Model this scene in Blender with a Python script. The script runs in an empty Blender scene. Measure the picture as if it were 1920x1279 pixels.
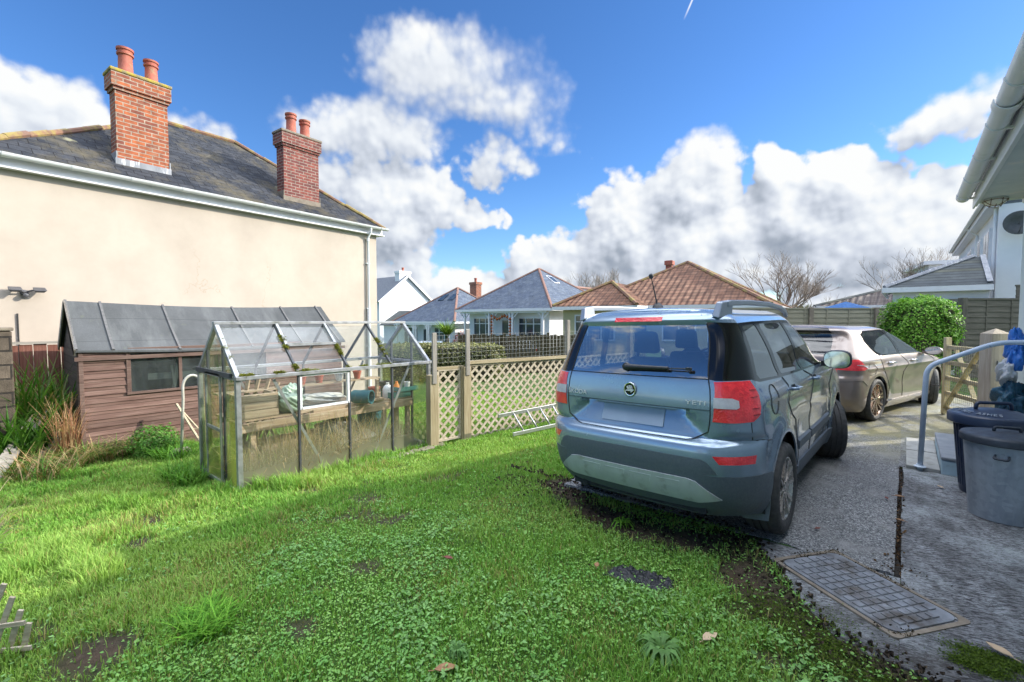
import bpy, bmesh, math, random
import numpy as np
from mathutils import Vector, Matrix
random.seed(7); RNG = np.random.default_rng(11)
R = math.radians; PI = math.pi
scene = bpy.context.scene
COL = scene.collection

# ------------------------------------------------------------------ camera
# world axes: +X to the right across the driveway, +Y along the driveway, Z up, metres
cam = bpy.data.cameras.new('camera'); camo = bpy.data.objects.new('camera', cam); COL.objects.link(camo)
camo.location = (0, 0, 1.58); camo.rotation_euler = (R(90 - 2.636), 0, math.atan2(.652, .758))
cam.sensor_width = 36; cam.lens = 858 / 1920 * 36; cam.clip_start = .05; cam.clip_end = 3000
scene.camera = camo
scene.render.engine = 'CYCLES'
scene.cycles.use_denoising = True
scene.cycles.max_bounces = 8; scene.cycles.transparent_max_bounces = 24
scene.cycles.caustics_reflective = False; scene.cycles.caustics_refractive = False
scene.cycles.sample_clamp_indirect = 6
scene.view_settings.view_transform = 'Standard'; scene.view_settings.look = 'None'
scene.view_settings.exposure = 1.62; scene.view_settings.gamma = 1

# ------------------------------------------------------------------ sun and sky
SUN_AZ, SUN_EL = 40.0, 26.0            # azimuth from +Y towards +X
sl = bpy.data.lights.new('sun', 'SUN'); so = bpy.data.objects.new('sun', sl); COL.objects.link(so)
sl.energy = 2.0; sl.angle = R(.55); sl.color = (1, .93, .80)
sv = Vector((math.sin(R(SUN_AZ)) * math.cos(R(SUN_EL)), math.cos(R(SUN_AZ)) * math.cos(R(SUN_EL)), math.sin(R(SUN_EL))))
so.rotation_euler = (-sv).to_track_quat('-Z', 'Y').to_euler(); so.location = (20, 20, 30)

class NT:
    """small wrapper for node trees"""
    def __init__(s, nt): s.nt = nt; s.n = nt.nodes; s.l = nt.links
    def put(s, sock, v):
        if v is None: return
        if isinstance(v, bpy.types.NodeSocket): s.l.new(v, sock)
        elif isinstance(v, (tuple, list)) and sock.type == 'RGBA' and len(v) == 3: sock.default_value = (*v, 1)
        else: sock.default_value = v
    def node(s, t, **kw):
        n = s.n.new(t)
        for k, v in kw.items(): setattr(n, k, v)
        return n
    def math(s, op, a, b=None, c=None, clamp=False):
        n = s.node('ShaderNodeMath', operation=op, use_clamp=clamp)
        for i, v in enumerate((a, b, c)): s.put(n.inputs[i], v) if v is not None else None
        return n.outputs[0]
    def vmath(s, op, a, b=None):
        n = s.node('ShaderNodeVectorMath', operation=op)
        s.put(n.inputs[0], a); s.put(n.inputs[1], b); return n.outputs[0]
    def xyz(s, v):
        n = s.node('ShaderNodeSeparateXYZ'); s.put(n.inputs[0], v); return n.outputs
    def comb(s, x, y, z):
        n = s.node('ShaderNodeCombineXYZ'); s.put(n.inputs[0], x); s.put(n.inputs[1], y); s.put(n.inputs[2], z); return n.outputs[0]
    def noise(s, vec=None, scale=5., detail=4., rough=.55, dist=0., out=0):
        n = s.node('ShaderNodeTexNoise'); s.put(n.inputs['Vector'], vec)
        for k, v in (('Scale', scale), ('Detail', detail), ('Roughness', rough), ('Distortion', dist)): n.inputs[k].default_value = v
        return n.outputs[out]
    def vor(s, vec=None, scale=5., feature='F1', out=0, rnd=1.):
        n = s.node('ShaderNodeTexVoronoi', feature=feature); s.put(n.inputs['Vector'], vec)
        n.inputs['Scale'].default_value = scale; n.inputs['Randomness'].default_value = rnd
        return n.outputs[out]
    def ramp(s, fac, *stops, interp='LINEAR'):
        n = s.node('ShaderNodeValToRGB'); s.put(n.inputs[0], fac); e = n.color_ramp.elements; n.color_ramp.interpolation = interp
        while len(e) < len(stops): e.new(.5)
        for el, (p, c) in zip(e, stops):
            el.position = p; el.color = (c, c, c, 1) if isinstance(c, (int, float)) else (*c, 1)
        return n.outputs[0]
    def mapr(s, v, a, b, c=0., d=1., smooth=False):
        n = s.node('ShaderNodeMapRange', interpolation_type='SMOOTHSTEP' if smooth else 'LINEAR'); s.put(n.inputs[0], v)
        for i, x in enumerate((a, b, c, d)): s.put(n.inputs[i + 1], x)
        return n.outputs[0]
    def mix(s, fac, a, b, mode='MIX'):
        n = s.node('ShaderNodeMix', data_type='RGBA', blend_type=mode); s.put(n.inputs[0], fac); s.put(n.inputs[6], a); s.put(n.inputs[7], b)
        return n.outputs[2]
    def bump(s, h, strength=.3, dist=.01, normal=None):
        n = s.node('ShaderNodeBump'); n.inputs['Strength'].default_value = strength; n.inputs['Distance'].default_value = dist
        s.put(n.inputs['Height'], h); s.put(n.inputs['Normal'], normal); return n.outputs[0]
    def mapping(s, v, scale=(1, 1, 1), loc=(0, 0, 0), rot=(0, 0, 0)):
        n = s.node('ShaderNodeMapping'); s.put(n.inputs[0], v); n.inputs['Scale'].default_value = scale
        n.inputs['Location'].default_value = loc; n.inputs['Rotation'].default_value = rot; return n.outputs[0]

world = bpy.data.worlds.new('World'); scene.world = world; world.use_nodes = True
w = NT(world.node_tree); w.n.clear()
sky = w.node('ShaderNodeTexSky', sky_type='NISHITA'); sky.sun_disc = False
sky.sun_elevation = R(SUN_EL); sky.sun_rotation = R(SUN_AZ); sky.air_density = 1.0; sky.dust_density = .2; sky.ozone_density = 2.5
BGS = .10
tc = w.node('ShaderNodeTexCoord'); DIRV = tc.outputs['Generated']
def dir_azel(px, py):
    f = 858.; t = R(2.636); c, s_ = math.cos(t), math.sin(t); x = (px - 960) / f; y = -(py - 639.5) / f
    X, Y, Z = x, c + y * s_, -s_ + y * c
    return math.degrees(math.atan2(X, Y)), math.degrees(math.atan2(Z, math.hypot(X, Y)))
# azimuth / elevation (degrees) of the sky direction; azimuth measured from the garden's viewing axis
dx, dy, dz = w.xyz(DIRV)
fx = w.math('ADD', w.math('MULTIPLY', dx, .758), w.math('MULTIPLY', dy, .652))
fy = w.math('ADD', w.math('MULTIPLY', dx, -.652), w.math('MULTIPLY', dy, .758))
AZ = w.math('MULTIPLY', w.math('ARCTAN2', fx, fy), 180 / PI)
EL = w.math('MULTIPLY', w.math('ARCSINE', dz), 180 / PI)
# cloud density as a node group of (azimuth, elevation)
grp = bpy.data.node_groups.new('cloud_density', 'ShaderNodeTree')
grp.interface.new_socket('P', in_out='INPUT', socket_type='NodeSocketVector')
grp.interface.new_socket('D', in_out='OUTPUT', socket_type='NodeSocketFloat')
g = NT(grp); gi = g.node('NodeGroupInput'); go = g.node('NodeGroupOutput')
P = gi.outputs[0]; grp.interface.new_socket('Detail', in_out='INPUT', socket_type='NodeSocketFloat')
warp = g.vmath('SCALE', g.vmath('SUBTRACT', g.noise(P, .11, 3, .5, out=1), (.5, .5, .5))); warp.node.inputs[3].default_value = 7.
PW_ = g.vmath('ADD', P, warp)
pa, pe, _ = g.xyz(PW_)
#  px,py centre, px half-size, strength
BLOBS = [(60, 215, 190, 120, 1.), (150, 225, 80, 70, .7), (370, 240, 70, 40, .55), (-250, 120, 200, 140, .9),
 (820, 120, 155, 110, 1.15), (700, 235, 150, 80, 1.0), (960, 175, 110, 95, .95), (640, 330, 110, 100, .6), (575, 490, 130, 80, .6),
 (745, 380, 105, 110, 1.05), (720, 500, 120, 70, .8), (925, 310, 70, 50, .7), (890, 410, 75, 40, .55), (1010, 250, 70, 60, .45),
 (1300, 345, 95, 95, 1.15), (1200, 410, 130, 110, 1.1), (1090, 480, 120, 60, .9), (1030, 510, 110, 55, .8), (1330, 470, 260, 85, 1.15),
 (1450, 370, 80, 80, 1.05), (1590, 345, 110, 80, 1.1), (1650, 450, 260, 120, 1.1), (1760, 420, 150, 80, .9), (1500, 430, 160, 90, 1.1),
 (1770, 190, 150, 50, .62), (1850, 160, 100, 55, .55), (1740, 325, 60, 30, .55), (2200, 350, 300, 150, .9), (2100, 120, 160, 80, .5),
 (1000, 560, 470, 55, .85), (1700, 565, 500, 45, .9), (400, 580, 400, 50, .7)]
den = None
for bx_, by_, rx_, ry_, st in BLOBS:
    a0, e0 = dir_azel(bx_, by_); a1, _e = dir_azel(bx_ + rx_, by_); _a, e1 = dir_azel(bx_, by_ - ry_)
    da = g.math('MULTIPLY', g.math('SUBTRACT', pa, a0), 1 / max(.5, abs(a1 - a0))); de = g.math('MULTIPLY', g.math('SUBTRACT', pe, e0), 1 / max(.5, abs(e1 - e0)))
    r2 = g.math('ADD', g.math('MULTIPLY', da, da), g.math('MULTIPLY', de, de))
    v = g.math('MULTIPLY', g.math('SUBTRACT', 1.25, r2), st)
    v = g.math('MULTIPLY', g.math('MAXIMUM', v, -.6), 1.0)
    den = v if den is None else g.math('SMOOTH_MAX', den, v, .25)
# loose clouds for the part of the sky outside the photograph
back = g.math('GREATER_THAN', g.math('ABSOLUTE', pa), 62.)
bn = g.mapr(g.noise(P, .035, 4, .5), .45, .62, -.6, .9)
den = g.math('MAXIMUM', den, g.math('SUBTRACT', g.math('MULTIPLY', bn, back), g.math('MULTIPLY', g.math('SUBTRACT', 1., back), .6)))
n1 = g.noise(P, .16, 9, .56); g.l.new(gi.outputs['Detail'], n1.node.inputs['Detail'])
bil = g.vor(g.vmath('ADD', P, warp), .42, 'SMOOTH_F1'); bil.node.inputs['Smoothness'].default_value = .6
bil2 = g.vor(P, 1.1, 'SMOOTH_F1'); bil2.node.inputs['Smoothness'].default_value = .5
calm = g.mapr(g.xyz(P)[1], 15., 27., 1., .62, True)
fb = g.math('ADD', g.math('MULTIPLY', g.math('MULTIPLY', g.math('SUBTRACT', n1, .5), calm), 2.7),
            g.math('ADD', g.math('MULTIPLY', g.math('SUBTRACT', .45, bil), .55), g.math('MULTIPLY', g.math('SUBTRACT', .45, bil2), .28)))
g.l.new(g.math('ADD', den, fb), go.inputs[0])
def dens(vec, det):
    n = w.node('ShaderNodeGroup'); n.node_tree = grp; w.put(n.inputs[0], vec); n.inputs['Detail'].default_value = det; return n.outputs[0]
PV = w.comb(AZ, EL, 0.)
D0 = dens(PV, 9.)
SOFT = w.math('MULTIPLY', w.mapr(w.noise(PV, .05, 2, .5), .38, .62, .6, 1.2), w.mapr(EL, 14., 27., .30, 1.35, True))
cover = w.math('POWER', w.mapr(D0, .08, w.math('ADD', .16, SOFT), 0., 1., True), 1.1)
S0 = dens(PV, 2.); S1 = dens(w.vmath('ADD', PV, (1.6, 2.6, 0)), 2.); F1 = dens(w.vmath('ADD', PV, (.34, .40, 0)), 7.)

ctr_ = w.mapr(EL, 14., 27., .72, .40, True)
lit = w.math('ADD', w.mapr(EL, 6., 20., .61, .67), w.math('ADD', w.math('MULTIPLY', w.math('MULTIPLY', w.math('SUBTRACT', S0, S1), ctr_), .52), w.math('MULTIPLY', w.math('MULTIPLY', w.math('SUBTRACT', D0, F1), ctr_), .44)), clamp=True)
ccol = w.ramp(lit, (0., (.24, .29, .38)), (.30, (.38, .43, .51)), (.58, (.62, .67, .76)), (.82, (.82, .86, .91)), (1., (.93, .94, .94)))
# extra-bright cloud added overhead and to the right, out of view, to fill the shade
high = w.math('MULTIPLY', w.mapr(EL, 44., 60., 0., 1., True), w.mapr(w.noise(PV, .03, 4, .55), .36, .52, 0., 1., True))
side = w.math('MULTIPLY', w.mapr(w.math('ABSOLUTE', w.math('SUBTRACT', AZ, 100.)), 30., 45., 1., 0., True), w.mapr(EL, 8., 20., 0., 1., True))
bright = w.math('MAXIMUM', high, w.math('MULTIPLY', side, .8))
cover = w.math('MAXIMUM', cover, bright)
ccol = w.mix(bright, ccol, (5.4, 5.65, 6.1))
cc = w.vmath('SCALE', ccol); cc.node.inputs[3].default_value = .345 / BGS
hs = w.node('ShaderNodeHueSaturation'); hs.inputs['Saturation'].default_value = 1.12; hs.inputs['Value'].default_value = 1.0
w.put(hs.inputs['Color'], sky.outputs[0])
tint = w.ramp(w.mapr(EL, 0, 50), (0., (.54, .63, .74)), (.35, (.40, .53, .70)), (1., (.38, .52, .69)))
skyc = w.mix(1., hs.outputs[0], tint, 'MULTIPLY')
# thin jet trail high up
a0, e0 = dir_azel(1298, 0); a1, e1 = dir_azel(1280, 42)
ux, uy = a1 - a0, e1 - e0; ul = math.hypot(ux, uy); ux /= ul; uy /= ul
ra = w.math('SUBTRACT', AZ, a0); re_ = w.math('SUBTRACT', EL, e0)
al = w.math('ADD', w.math('MULTIPLY', ra, ux), w.math('MULTIPLY', re_, uy)); ac = w.math('ABSOLUTE', w.math('ADD', w.math('MULTIPLY', ra, -uy), w.math('MULTIPLY', re_, ux)))
trail = w.math('MULTIPLY', w.mapr(ac, .02, .13, .7, 0.), w.math('MULTIPLY', w.mapr(al, ul * .9, ul * .3, 0., 1.), w.mapr(al, -6., -3., 0., 1.)))
skyc = w.mix(trail, skyc, (4., 4., 4.1))
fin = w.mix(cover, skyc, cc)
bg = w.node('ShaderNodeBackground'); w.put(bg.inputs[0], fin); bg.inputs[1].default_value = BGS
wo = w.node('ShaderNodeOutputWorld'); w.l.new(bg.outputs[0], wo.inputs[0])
world.cycles.sampling_method = 'MANUAL'; world.cycles.sample_map_resolution = 512

# ------------------------------------------------------------------ material helpers
MATS = {}
class Mat(NT):
    def __init__(s, name):
        m = bpy.data.materials.new(name); m.use_nodes = True; super().__init__(m.node_tree); s.m = m; MATS[name] = m
        s.p = s.n['Principled BSDF']; s.out = s.n['Material Output']; t = s.node('ShaderNodeTexCoord'); s.obj = t.outputs['Object']; s.uv = t.outputs['UV']
    def set(s, col=None, rough=None, metal=None, spec=None, normal=None, **kw):
        for k, v in (('Base Color', col), ('Roughness', rough), ('Metallic', metal), ('Specular IOR Level', spec), ('Normal', normal)): s.put(s.p.inputs[k], v)
        for k, v in kw.items(): s.put(s.p.inputs[k.replace('_', ' ')], v)
        return s.m
def pm(name, col, col2=None, ns=6., rough=.6, bump=0., bs=60., bd=.004, metal=0., spec=.5, dirt=None, dirt_s=1.5, dirt_lo=.52, dirt_hi=.72, stretch=(1, 1, 1), **kw):
    """base colour broken up by two noises, optional patches of a third colour, fine bump"""
    b = Mat(name); v = b.mapping(b.obj, stretch)
    c = col
    if col2: c = b.mix(b.ramp(b.noise(v, ns, 6, .6), (.3, 0.), (.7, 1.)), col, col2)
    if dirt: c = b.mix(b.ramp(b.noise(v, dirt_s, 7, .65), (dirt_lo, 0.), (dirt_hi, 1.)), c, dirt)
    n = None
    if bump: n = b.bump(b.noise(v, bs, 5, .6), bump, bd)
    r = b.mapr(b.noise(v, ns * 1.7, 3), .3, .7, rough * .8, min(1., rough * 1.2)) if col2 else rough
    return b.set(c, r, metal, spec, n, **kw)

def wood(name, ca, cb, cc, grain=1., rough=.8, board=None, gap=.02, paint=None):
    """grain runs along UV u; optional boards of the given height"""
    b = Mat(name); u, v, _ = b.xyz(b.uv)
    idx = b.math('FLOOR', b.math('DIVIDE', v, board)) if board else 0.
    vec = b.comb(b.math('MULTIPLY', u, 1.6), b.math('MULTIPLY', v, 28. * grain), b.math('MULTIPLY', idx, 3.7) if board else 0.)
    gr = b.noise(vec, 1.5, 6, .65, .4)
    c = b.ramp(gr, (.28, ca), (.5, cb), (.72, cc))
    big = b.noise(b.comb(b.math('MULTIPLY', u, .8), b.math('MULTIPLY', v, 2.), idx), 1.7, 5, .6)
    c = b.mix(b.ramp(big, (.35, .0), (.75, .55)), c, cc)
    h = gr
    if board:
        wn = b.node('ShaderNodeTexWhiteNoise', noise_dimensions='1D'); b.put(wn.inputs[1], idx)
        c = b.mix(1., c, b.ramp(wn.outputs[0], (0., .72), (1., 1.12)), 'MULTIPLY')
        fr = b.math('FRACT', b.math('DIVIDE', v, board))
        gl = b.ramp(fr, (0., 0.), (gap, 1.), (1 - gap * .5, 1.), (1., .0))
        h = b.math('ADD', b.math('MULTIPLY', gr, .25), b.math('MULTIPLY', gl, 1.)); c = b.mix(gl, (.02, .015, .012), c)
    if paint:
        c = b.mix(b.ramp(b.noise(b.comb(b.math('MULTIPLY', u, 2.), b.math('MULTIPLY', v, 40.), idx), 1.5, 6, .7), (.66, 0.), (.72, .8)), c, paint)
    return b.set(c, rough, 0, .25, b.bump(h, .5, .008))

def bricks(name, c1, c2, mortar, bw=.225, bh=.075, ms=.011, rough=.85, off=.5, bumpd=.006, lichen=None, scale_var=1., frac=.5):
    b = Mat(name); t = b.node('ShaderNodeTexBrick', offset=off, offset_frequency=2); b.put(t.inputs['Vector'], b.uv)
    t.inputs['Scale'].default_value = 1.; t.inputs['Brick Width'].default_value = bw; t.inputs['Row Height'].default_value = bh
    t.inputs['Mortar Size'].default_value = ms; t.inputs['Mortar Smooth'].default_value = .15; t.inputs['Bias'].default_value = 0.
    b.put(t.inputs['Color1'], c1); b.put(t.inputs['Color2'], c2); b.put(t.inputs['Mortar'], mortar)
    n = b.noise(b.obj, 9., 6, .65)
    c = b.mix(.75, t.outputs[0], b.mix(1., t.outputs[0], b.ramp(n, (.25, .45), (.75, 1.5)), 'MULTIPLY'))
    if lichen:
        c = b.mix(b.ramp(b.noise(b.obj, 2.6, 8, .7), (.57, 0.), (.68, .85)), c, lichen)
    h = b.math('ADD', b.math('MULTIPLY', b.math('SUBTRACT', 1., t.outputs[1]), 1.), b.math('MULTIPLY', b.noise(b.obj, 70., 4, .6), .25))
    return b.set(c, rough, 0, .3, b.bump(h, .8, bumpd))

def slates(name, c1, c2, gap, bw=.3, bh=.2, lichen=None, lich2=None, rough=.55, amt=.6):
    b = Mat(name); t = b.node('ShaderNodeTexBrick', offset=.5); b.put(t.inputs['Vector'], b.uv)
    t.inputs['Scale'].default_value = 1.; t.inputs['Brick Width'].default_value = bw; t.inputs['Row Height'].default_value = bh
    t.inputs['Mortar Size'].default_value = .006; t.inputs['Mortar Smooth'].default_value = .1; t.inputs['Bias'].default_value = 0.
    b.put(t.inputs['Color1'], c1); b.put(t.inputs['Color2'], c2); b.put(t.inputs['Mortar'], gap)
    c = b.mix(1., t.outputs[0], b.ramp(b.noise(b.obj, 5., 7, .7), (.25, .5), (.75, 1.5)), 'MULTIPLY')
    if lichen: c = b.mix(b.ramp(b.noise(b.obj, 1.1, 9, .72), (.48, 0.), (.66, amt)), c, lichen)
    if lich2: c = b.mix(b.ramp(b.noise(b.obj, .8, 5, .55), (.66, 0.), (.69, .9)), c, lich2)
    v = b.xyz(b.uv)[1]
    saw = b.math('SUBTRACT', 1., b.math('FRACT', b.math('DIVIDE', v, bh)))
    h = b.math('ADD', b.math('MULTIPLY', saw, .8), b.math('MULTIPLY', b.math('SUBTRACT', 1., t.outputs[1]), .6))
    h = b.math('ADD', h, b.math('MULTIPLY', b.noise(b.obj, 30., 4, .6), .35))
    return b.set(c, rough + .15, 0, .2, b.bump(h, .9, .014))

def pantile(name, c1, c2, c3, tw=.3, th=.32):
    b = Mat(name); u, v, _ = b.xyz(b.uv)
    wv = b.math('SINE', b.math('MULTIPLY', u, 2 * PI / tw)); saw = b.math('SUBTRACT', 1., b.math('FRACT', b.math('DIVIDE', v, th)))
    cell = b.comb(b.math('FLOOR', b.math('DIVIDE', u, tw)), b.math('FLOOR', b.math('DIVIDE', v, th)), 0.)
    wn = b.node('ShaderNodeTexWhiteNoise', noise_dimensions='2D'); b.put(wn.inputs[0], cell)
    c = b.ramp(wn.outputs[0], (0., c1), (.6, c2), (1., c3))
    edge = b.ramp(saw, (.0, .22), (.07, .30), (.20, 1.), (1., 1.))
    c = b.mix(1., c, b.ramp(b.noise(b.obj, 3., 6, .65), (.3, .65), (.7, 1.3)), 'MULTIPLY')
    c = b.mix(1., c, edge, 'MULTIPLY')
    h = b.math('ADD', b.math('MULTIPLY', wv, .5), b.math('MULTIPLY', saw, 1.))
    return b.set(c, .8, 0, .3, b.bump(h, 1., .09))

def paint(name, base, flake=.0, rough=.22, coat=1., metal=.5):
    b = Mat(name); n = b.noise(b.obj, 900., 2, .5)
    c = b.mix(b.ramp(n, (.35, 0.), (.65, 1.)), tuple(x * .82 for x in base), tuple(min(1, x * 1.25) for x in base))
    dust = b.ramp(b.noise(b.obj, 3.5, 6, .6), (.35, .0), (.8, 1.))
    zz = b.xyz(b.obj)[2]
    low = b.mapr(zz, .25, .8, .40, .05)
    c = b.mix(b.math('MULTIPLY', dust, low), c, (.22, .19, .15))
    return b.set(c, b.mapr(dust, 0, 1, rough, rough + .12), metal, .5, None, Coat_Weight=coat, Coat_Roughness=.05)

def glass(name, tint=(.8, .9, .9), alpha=.75, rough=.02, dirt=None, dirt_fac=.0, dirt_s=4., streak=False, low=None):
    """thin pane: mostly see-through, mirror reflection at grazing angles, optional grime"""
    b = Mat(name); b.n.remove(b.p)
    tr = b.node('ShaderNodeBsdfTransparent'); b.put(tr.inputs[0], tint)
    gl = b.node('ShaderNodeBsdfGlossy'); gl.inputs['Roughness'].default_value = rough; b.put(gl.inputs[0], (.95, .97, 1.))
    lw = b.node('ShaderNodeLayerWeight'); F = b.math('ADD', b.math('MULTIPLY', b.math('POWER', lw.outputs['Facing'], 4.), .9), .05)
    mx = b.node('ShaderNodeMixShader'); b.put(mx.inputs[0], F)
    b.l.new(tr.outputs[0], mx.inputs[1]); b.l.new(gl.outputs[0], mx.inputs[2]); o = mx.outputs[0]
    if dirt:
        df = b.node('ShaderNodeBsdfDiffuse'); b.put(df.inputs[0], dirt); tl = b.node('ShaderNodeBsdfTranslucent'); b.put(tl.inputs[0], dirt)
        dm = b.node('ShaderNodeMixShader'); dm.inputs[0].default_value = .5; b.l.new(df.outputs[0], dm.inputs[1]); b.l.new(tl.outputs[0], dm.inputs[2])
        v = b.mapping(b.obj, (1, 1, .25) if streak else (1, 1, 1))
        f = b.math('MULTIPLY', b.ramp(b.noise(v, dirt_s, 8, .7), (.32, .15), (.75, 1.)), dirt_fac)
        if low:
            z = b.math('ADD', b.xyz(b.obj)[2], b.math('MULTIPLY', b.math('SUBTRACT', b.noise(b.obj, 3., 5, .6), .5), .35))
            f = b.math('ADD', f, b.mapr(z, low[0], low[1], low[2], 0.), clamp=True)
        m2 = b.node('ShaderNodeMixShader'); b.put(m2.inputs[0], f); b.l.new(o, m2.inputs[1]); b.l.new(dm.outputs[0], m2.inputs[2]); o = m2.outputs[0]
    b.l.new(o, b.out.inputs[0]); return b.m

def leafmat(name, trans=.35, rough=.5, sheen=None):
    """colour comes from the per-leaf attribute 'tint' (natural leaf-to-leaf variation)"""
    b = Mat(name); at = b.node('ShaderNodeAttribute'); at.attribute_name = 'tint'
    tl = b.node('ShaderNodeBsdfTranslucent'); b.put(tl.inputs[0], b.mix(1., at.outputs[0], (1.25, 1.35, .55), 'MULTIPLY'))
    b.set(at.outputs[0], rough, 0, .15)
    mx = b.node('ShaderNodeMixShader'); mx.inputs[0].default_value = trans; b.l.new(b.p.outputs[0], mx.inputs[1]); b.l.new(tl.outputs[0], mx.inputs[2])
    b.l.new(mx.outputs[0], b.out.inputs[0]); return b.m

# ------------------------------------------------------------------ mesh helpers
class MB:
    def __init__(s): s.v = []; s.f = []
    def add(s, vs, fs):
        o = len(s.v); s.v += [tuple(map(float, p)) for p in vs]; s.f += [tuple(i + o for i in q) for q in fs]; return s
    def box(s, x0, x1, y0, y1, z0, z1):
        return s.add([(x0, y0, z0), (x1, y0, z0), (x1, y1, z0), (x0, y1, z0), (x0, y0, z1), (x1, y0, z1), (x1, y1, z1), (x0, y1, z1)],
                     [(0, 3, 2, 1), (4, 5, 6, 7), (0, 1, 5, 4), (1, 2, 6, 5), (2, 3, 7, 6), (3, 0, 4, 7)])
    def bar(s, a, b, w_, h_, up=(0, 0, 1), w2=None):
        a, b = Vector(a), Vector(b); d = (b - a).normalized(); up = Vector(up)
        if abs(d.dot(up)) > .98: up = Vector((1, 0, 0))
        sx = d.cross(up).normalized(); uz = sx.cross(d).normalized(); vs = []
        for p, ww in ((a, w_), (b, w2 or w_)):
            for i, j in ((-1, -1), (1, -1), (1, 1), (-1, 1)): vs.append(p + sx * (i * ww / 2) + uz * (j * h_ / 2))
        return s.add(vs, [(0, 1, 2, 3), (7, 6, 5, 4), (0, 4, 5, 1), (1, 5, 6, 2), (2, 6, 7, 3), (3, 7, 4, 0)])
    def tube(s, pts, r, seg=8, caps=True):
        pts = [Vector(p) for p in pts]; n = len(pts); rs = r if isinstance(r, (list, tuple)) else [r] * n
        vs = []; fs = []; prev = None
        for i, p in enumerate(pts):
            t = (pts[min(i + 1, n - 1)] - pts[max(i - 1, 0)])
            t = t.normalized() if t.length > 1e-9 else Vector((0, 0, 1))
            if prev is None:
                ref = Vector((0, 0, 1)) if abs(t.z) < .9 else Vector((1, 0, 0)); sx = t.cross(ref).normalized()
            else:
                sx = (prev - t * prev.dot(t)); sx = sx.normalized() if sx.length > 1e-6 else t.orthogonal().normalized()
            prev = sx; uy = t.cross(sx)
            for k in range(seg):
                an = 2 * PI * k / seg; vs.append(p + sx * (math.cos(an) * rs[i]) + uy * (math.sin(an) * rs[i]))
        for i in range(n - 1):
            for k in range(seg): fs.append((i * seg + k, i * seg + (k + 1) % seg, (i + 1) * seg + (k + 1) % seg, (i + 1) * seg + k))
        if caps: fs.append(tuple(range(seg - 1, -1, -1))); fs.append(tuple((n - 1) * seg + k for k in range(seg)))
        return s.add(vs, fs)
    def lathe(s, prof, seg=24, c=(0, 0, 0), axis='z', sx=1., sy=1., cap=True):
        vs = []; fs = []; n = len(prof)
        for r, z in prof:
            for k in range(seg):
                a = 2 * PI * k / seg; x, y = r * math.cos(a) * sx, r * math.sin(a) * sy
                vs.append({'z': (c[0] + x, c[1] + y, c[2] + z), 'y': (c[0] + x, c[1] + z, c[2] + y), 'x': (c[0] + z, c[1] + x, c[2] + y)}[axis])
        for i in range(n - 1):
            for k in range(seg): fs.append((i * seg + k, i * seg + (k + 1) % seg, (i + 1) * seg + (k + 1) % seg, (i + 1) * seg + k))
        if cap and prof[0][0] > 1e-5: fs.append(tuple(range(seg - 1, -1, -1)))
        if cap and prof[-1][0] > 1e-5: fs.append(tuple((n - 1) * seg + k for k in range(seg)))
        return s.add(vs, fs)
    def prism(s, poly, to3, d0, d1):
        n = len(poly); vs = [to3(u, v, d0) for u, v in poly] + [to3(u, v, d1) for u, v in poly]
        return s.add(vs, [tuple(range(n - 1, -1, -1)), tuple(range(n, 2 * n))] + [(i, (i + 1) % n, n + (i + 1) % n, n + i) for i in range(n)])
    def poly(s, *pts): return s.add(pts, [tuple(range(len(pts)))])
    def slab(s, pts, t):
        """plane polygon given thickness t downwards along its normal"""
        pts = [Vector(p) for p in pts]; nrm = Vector((0, 0, 0))
        for i in range(len(pts)):
            a, b = pts[i], pts[(i + 1) % len(pts)]; nrm += a.cross(b)
        nrm.normalize(); n = len(pts); vs = pts + [p - nrm * t for p in pts]
        return s.add(vs, [tuple(range(n)), tuple(range(2 * n - 1, n - 1, -1))] + [(i, n + i, n + (i + 1) % n, (i + 1) % n) for i in range(n)])
    def build(s, name, mat, parent=None, smooth=0, bevel=0., seg=2, uvrot=False):
        me = bpy.data.meshes.new(name); me.from_pydata(s.v, [], s.f)
        return finish(me, name, mat, parent, smooth, bevel, seg, uvrot)

def metre_uv(me, rot=False):
    n = len(me.polygons)
    if not n: return
    nor = np.empty(n * 3); me.polygons.foreach_get('normal', nor); nor = nor.reshape(-1, 3)
    tot = np.empty(n, int); me.polygons.foreach_get('loop_total', tot)
    vi = np.empty(len(me.loops), int); me.loops.foreach_get('vertex_index', vi)
    co = np.empty(len(me.vertices) * 3); me.vertices.foreach_get('co', co); co = co.reshape(-1, 3)
    flat = np.abs(nor[:, 2]) > .985
    h = np.stack([-nor[:, 1], nor[:, 0], np.zeros(n)], 1); ln = np.linalg.norm(h, axis=1); ln[ln < 1e-9] = 1; h /= ln[:, None]
    h[flat] = (1, 0, 0); up = np.cross(nor, h); up[flat] = (0, 1, 0)
    H = np.repeat(h, tot, 0); U = np.repeat(up, tot, 0); C = co[vi]
    uv = np.stack([(C * H).sum(1), (C * U).sum(1)], 1)
    if rot: uv = uv[:, ::-1].copy()
    l = me.uv_layers.new(name='UVMap'); l.data.foreach_set('uv', uv.ravel())

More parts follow.
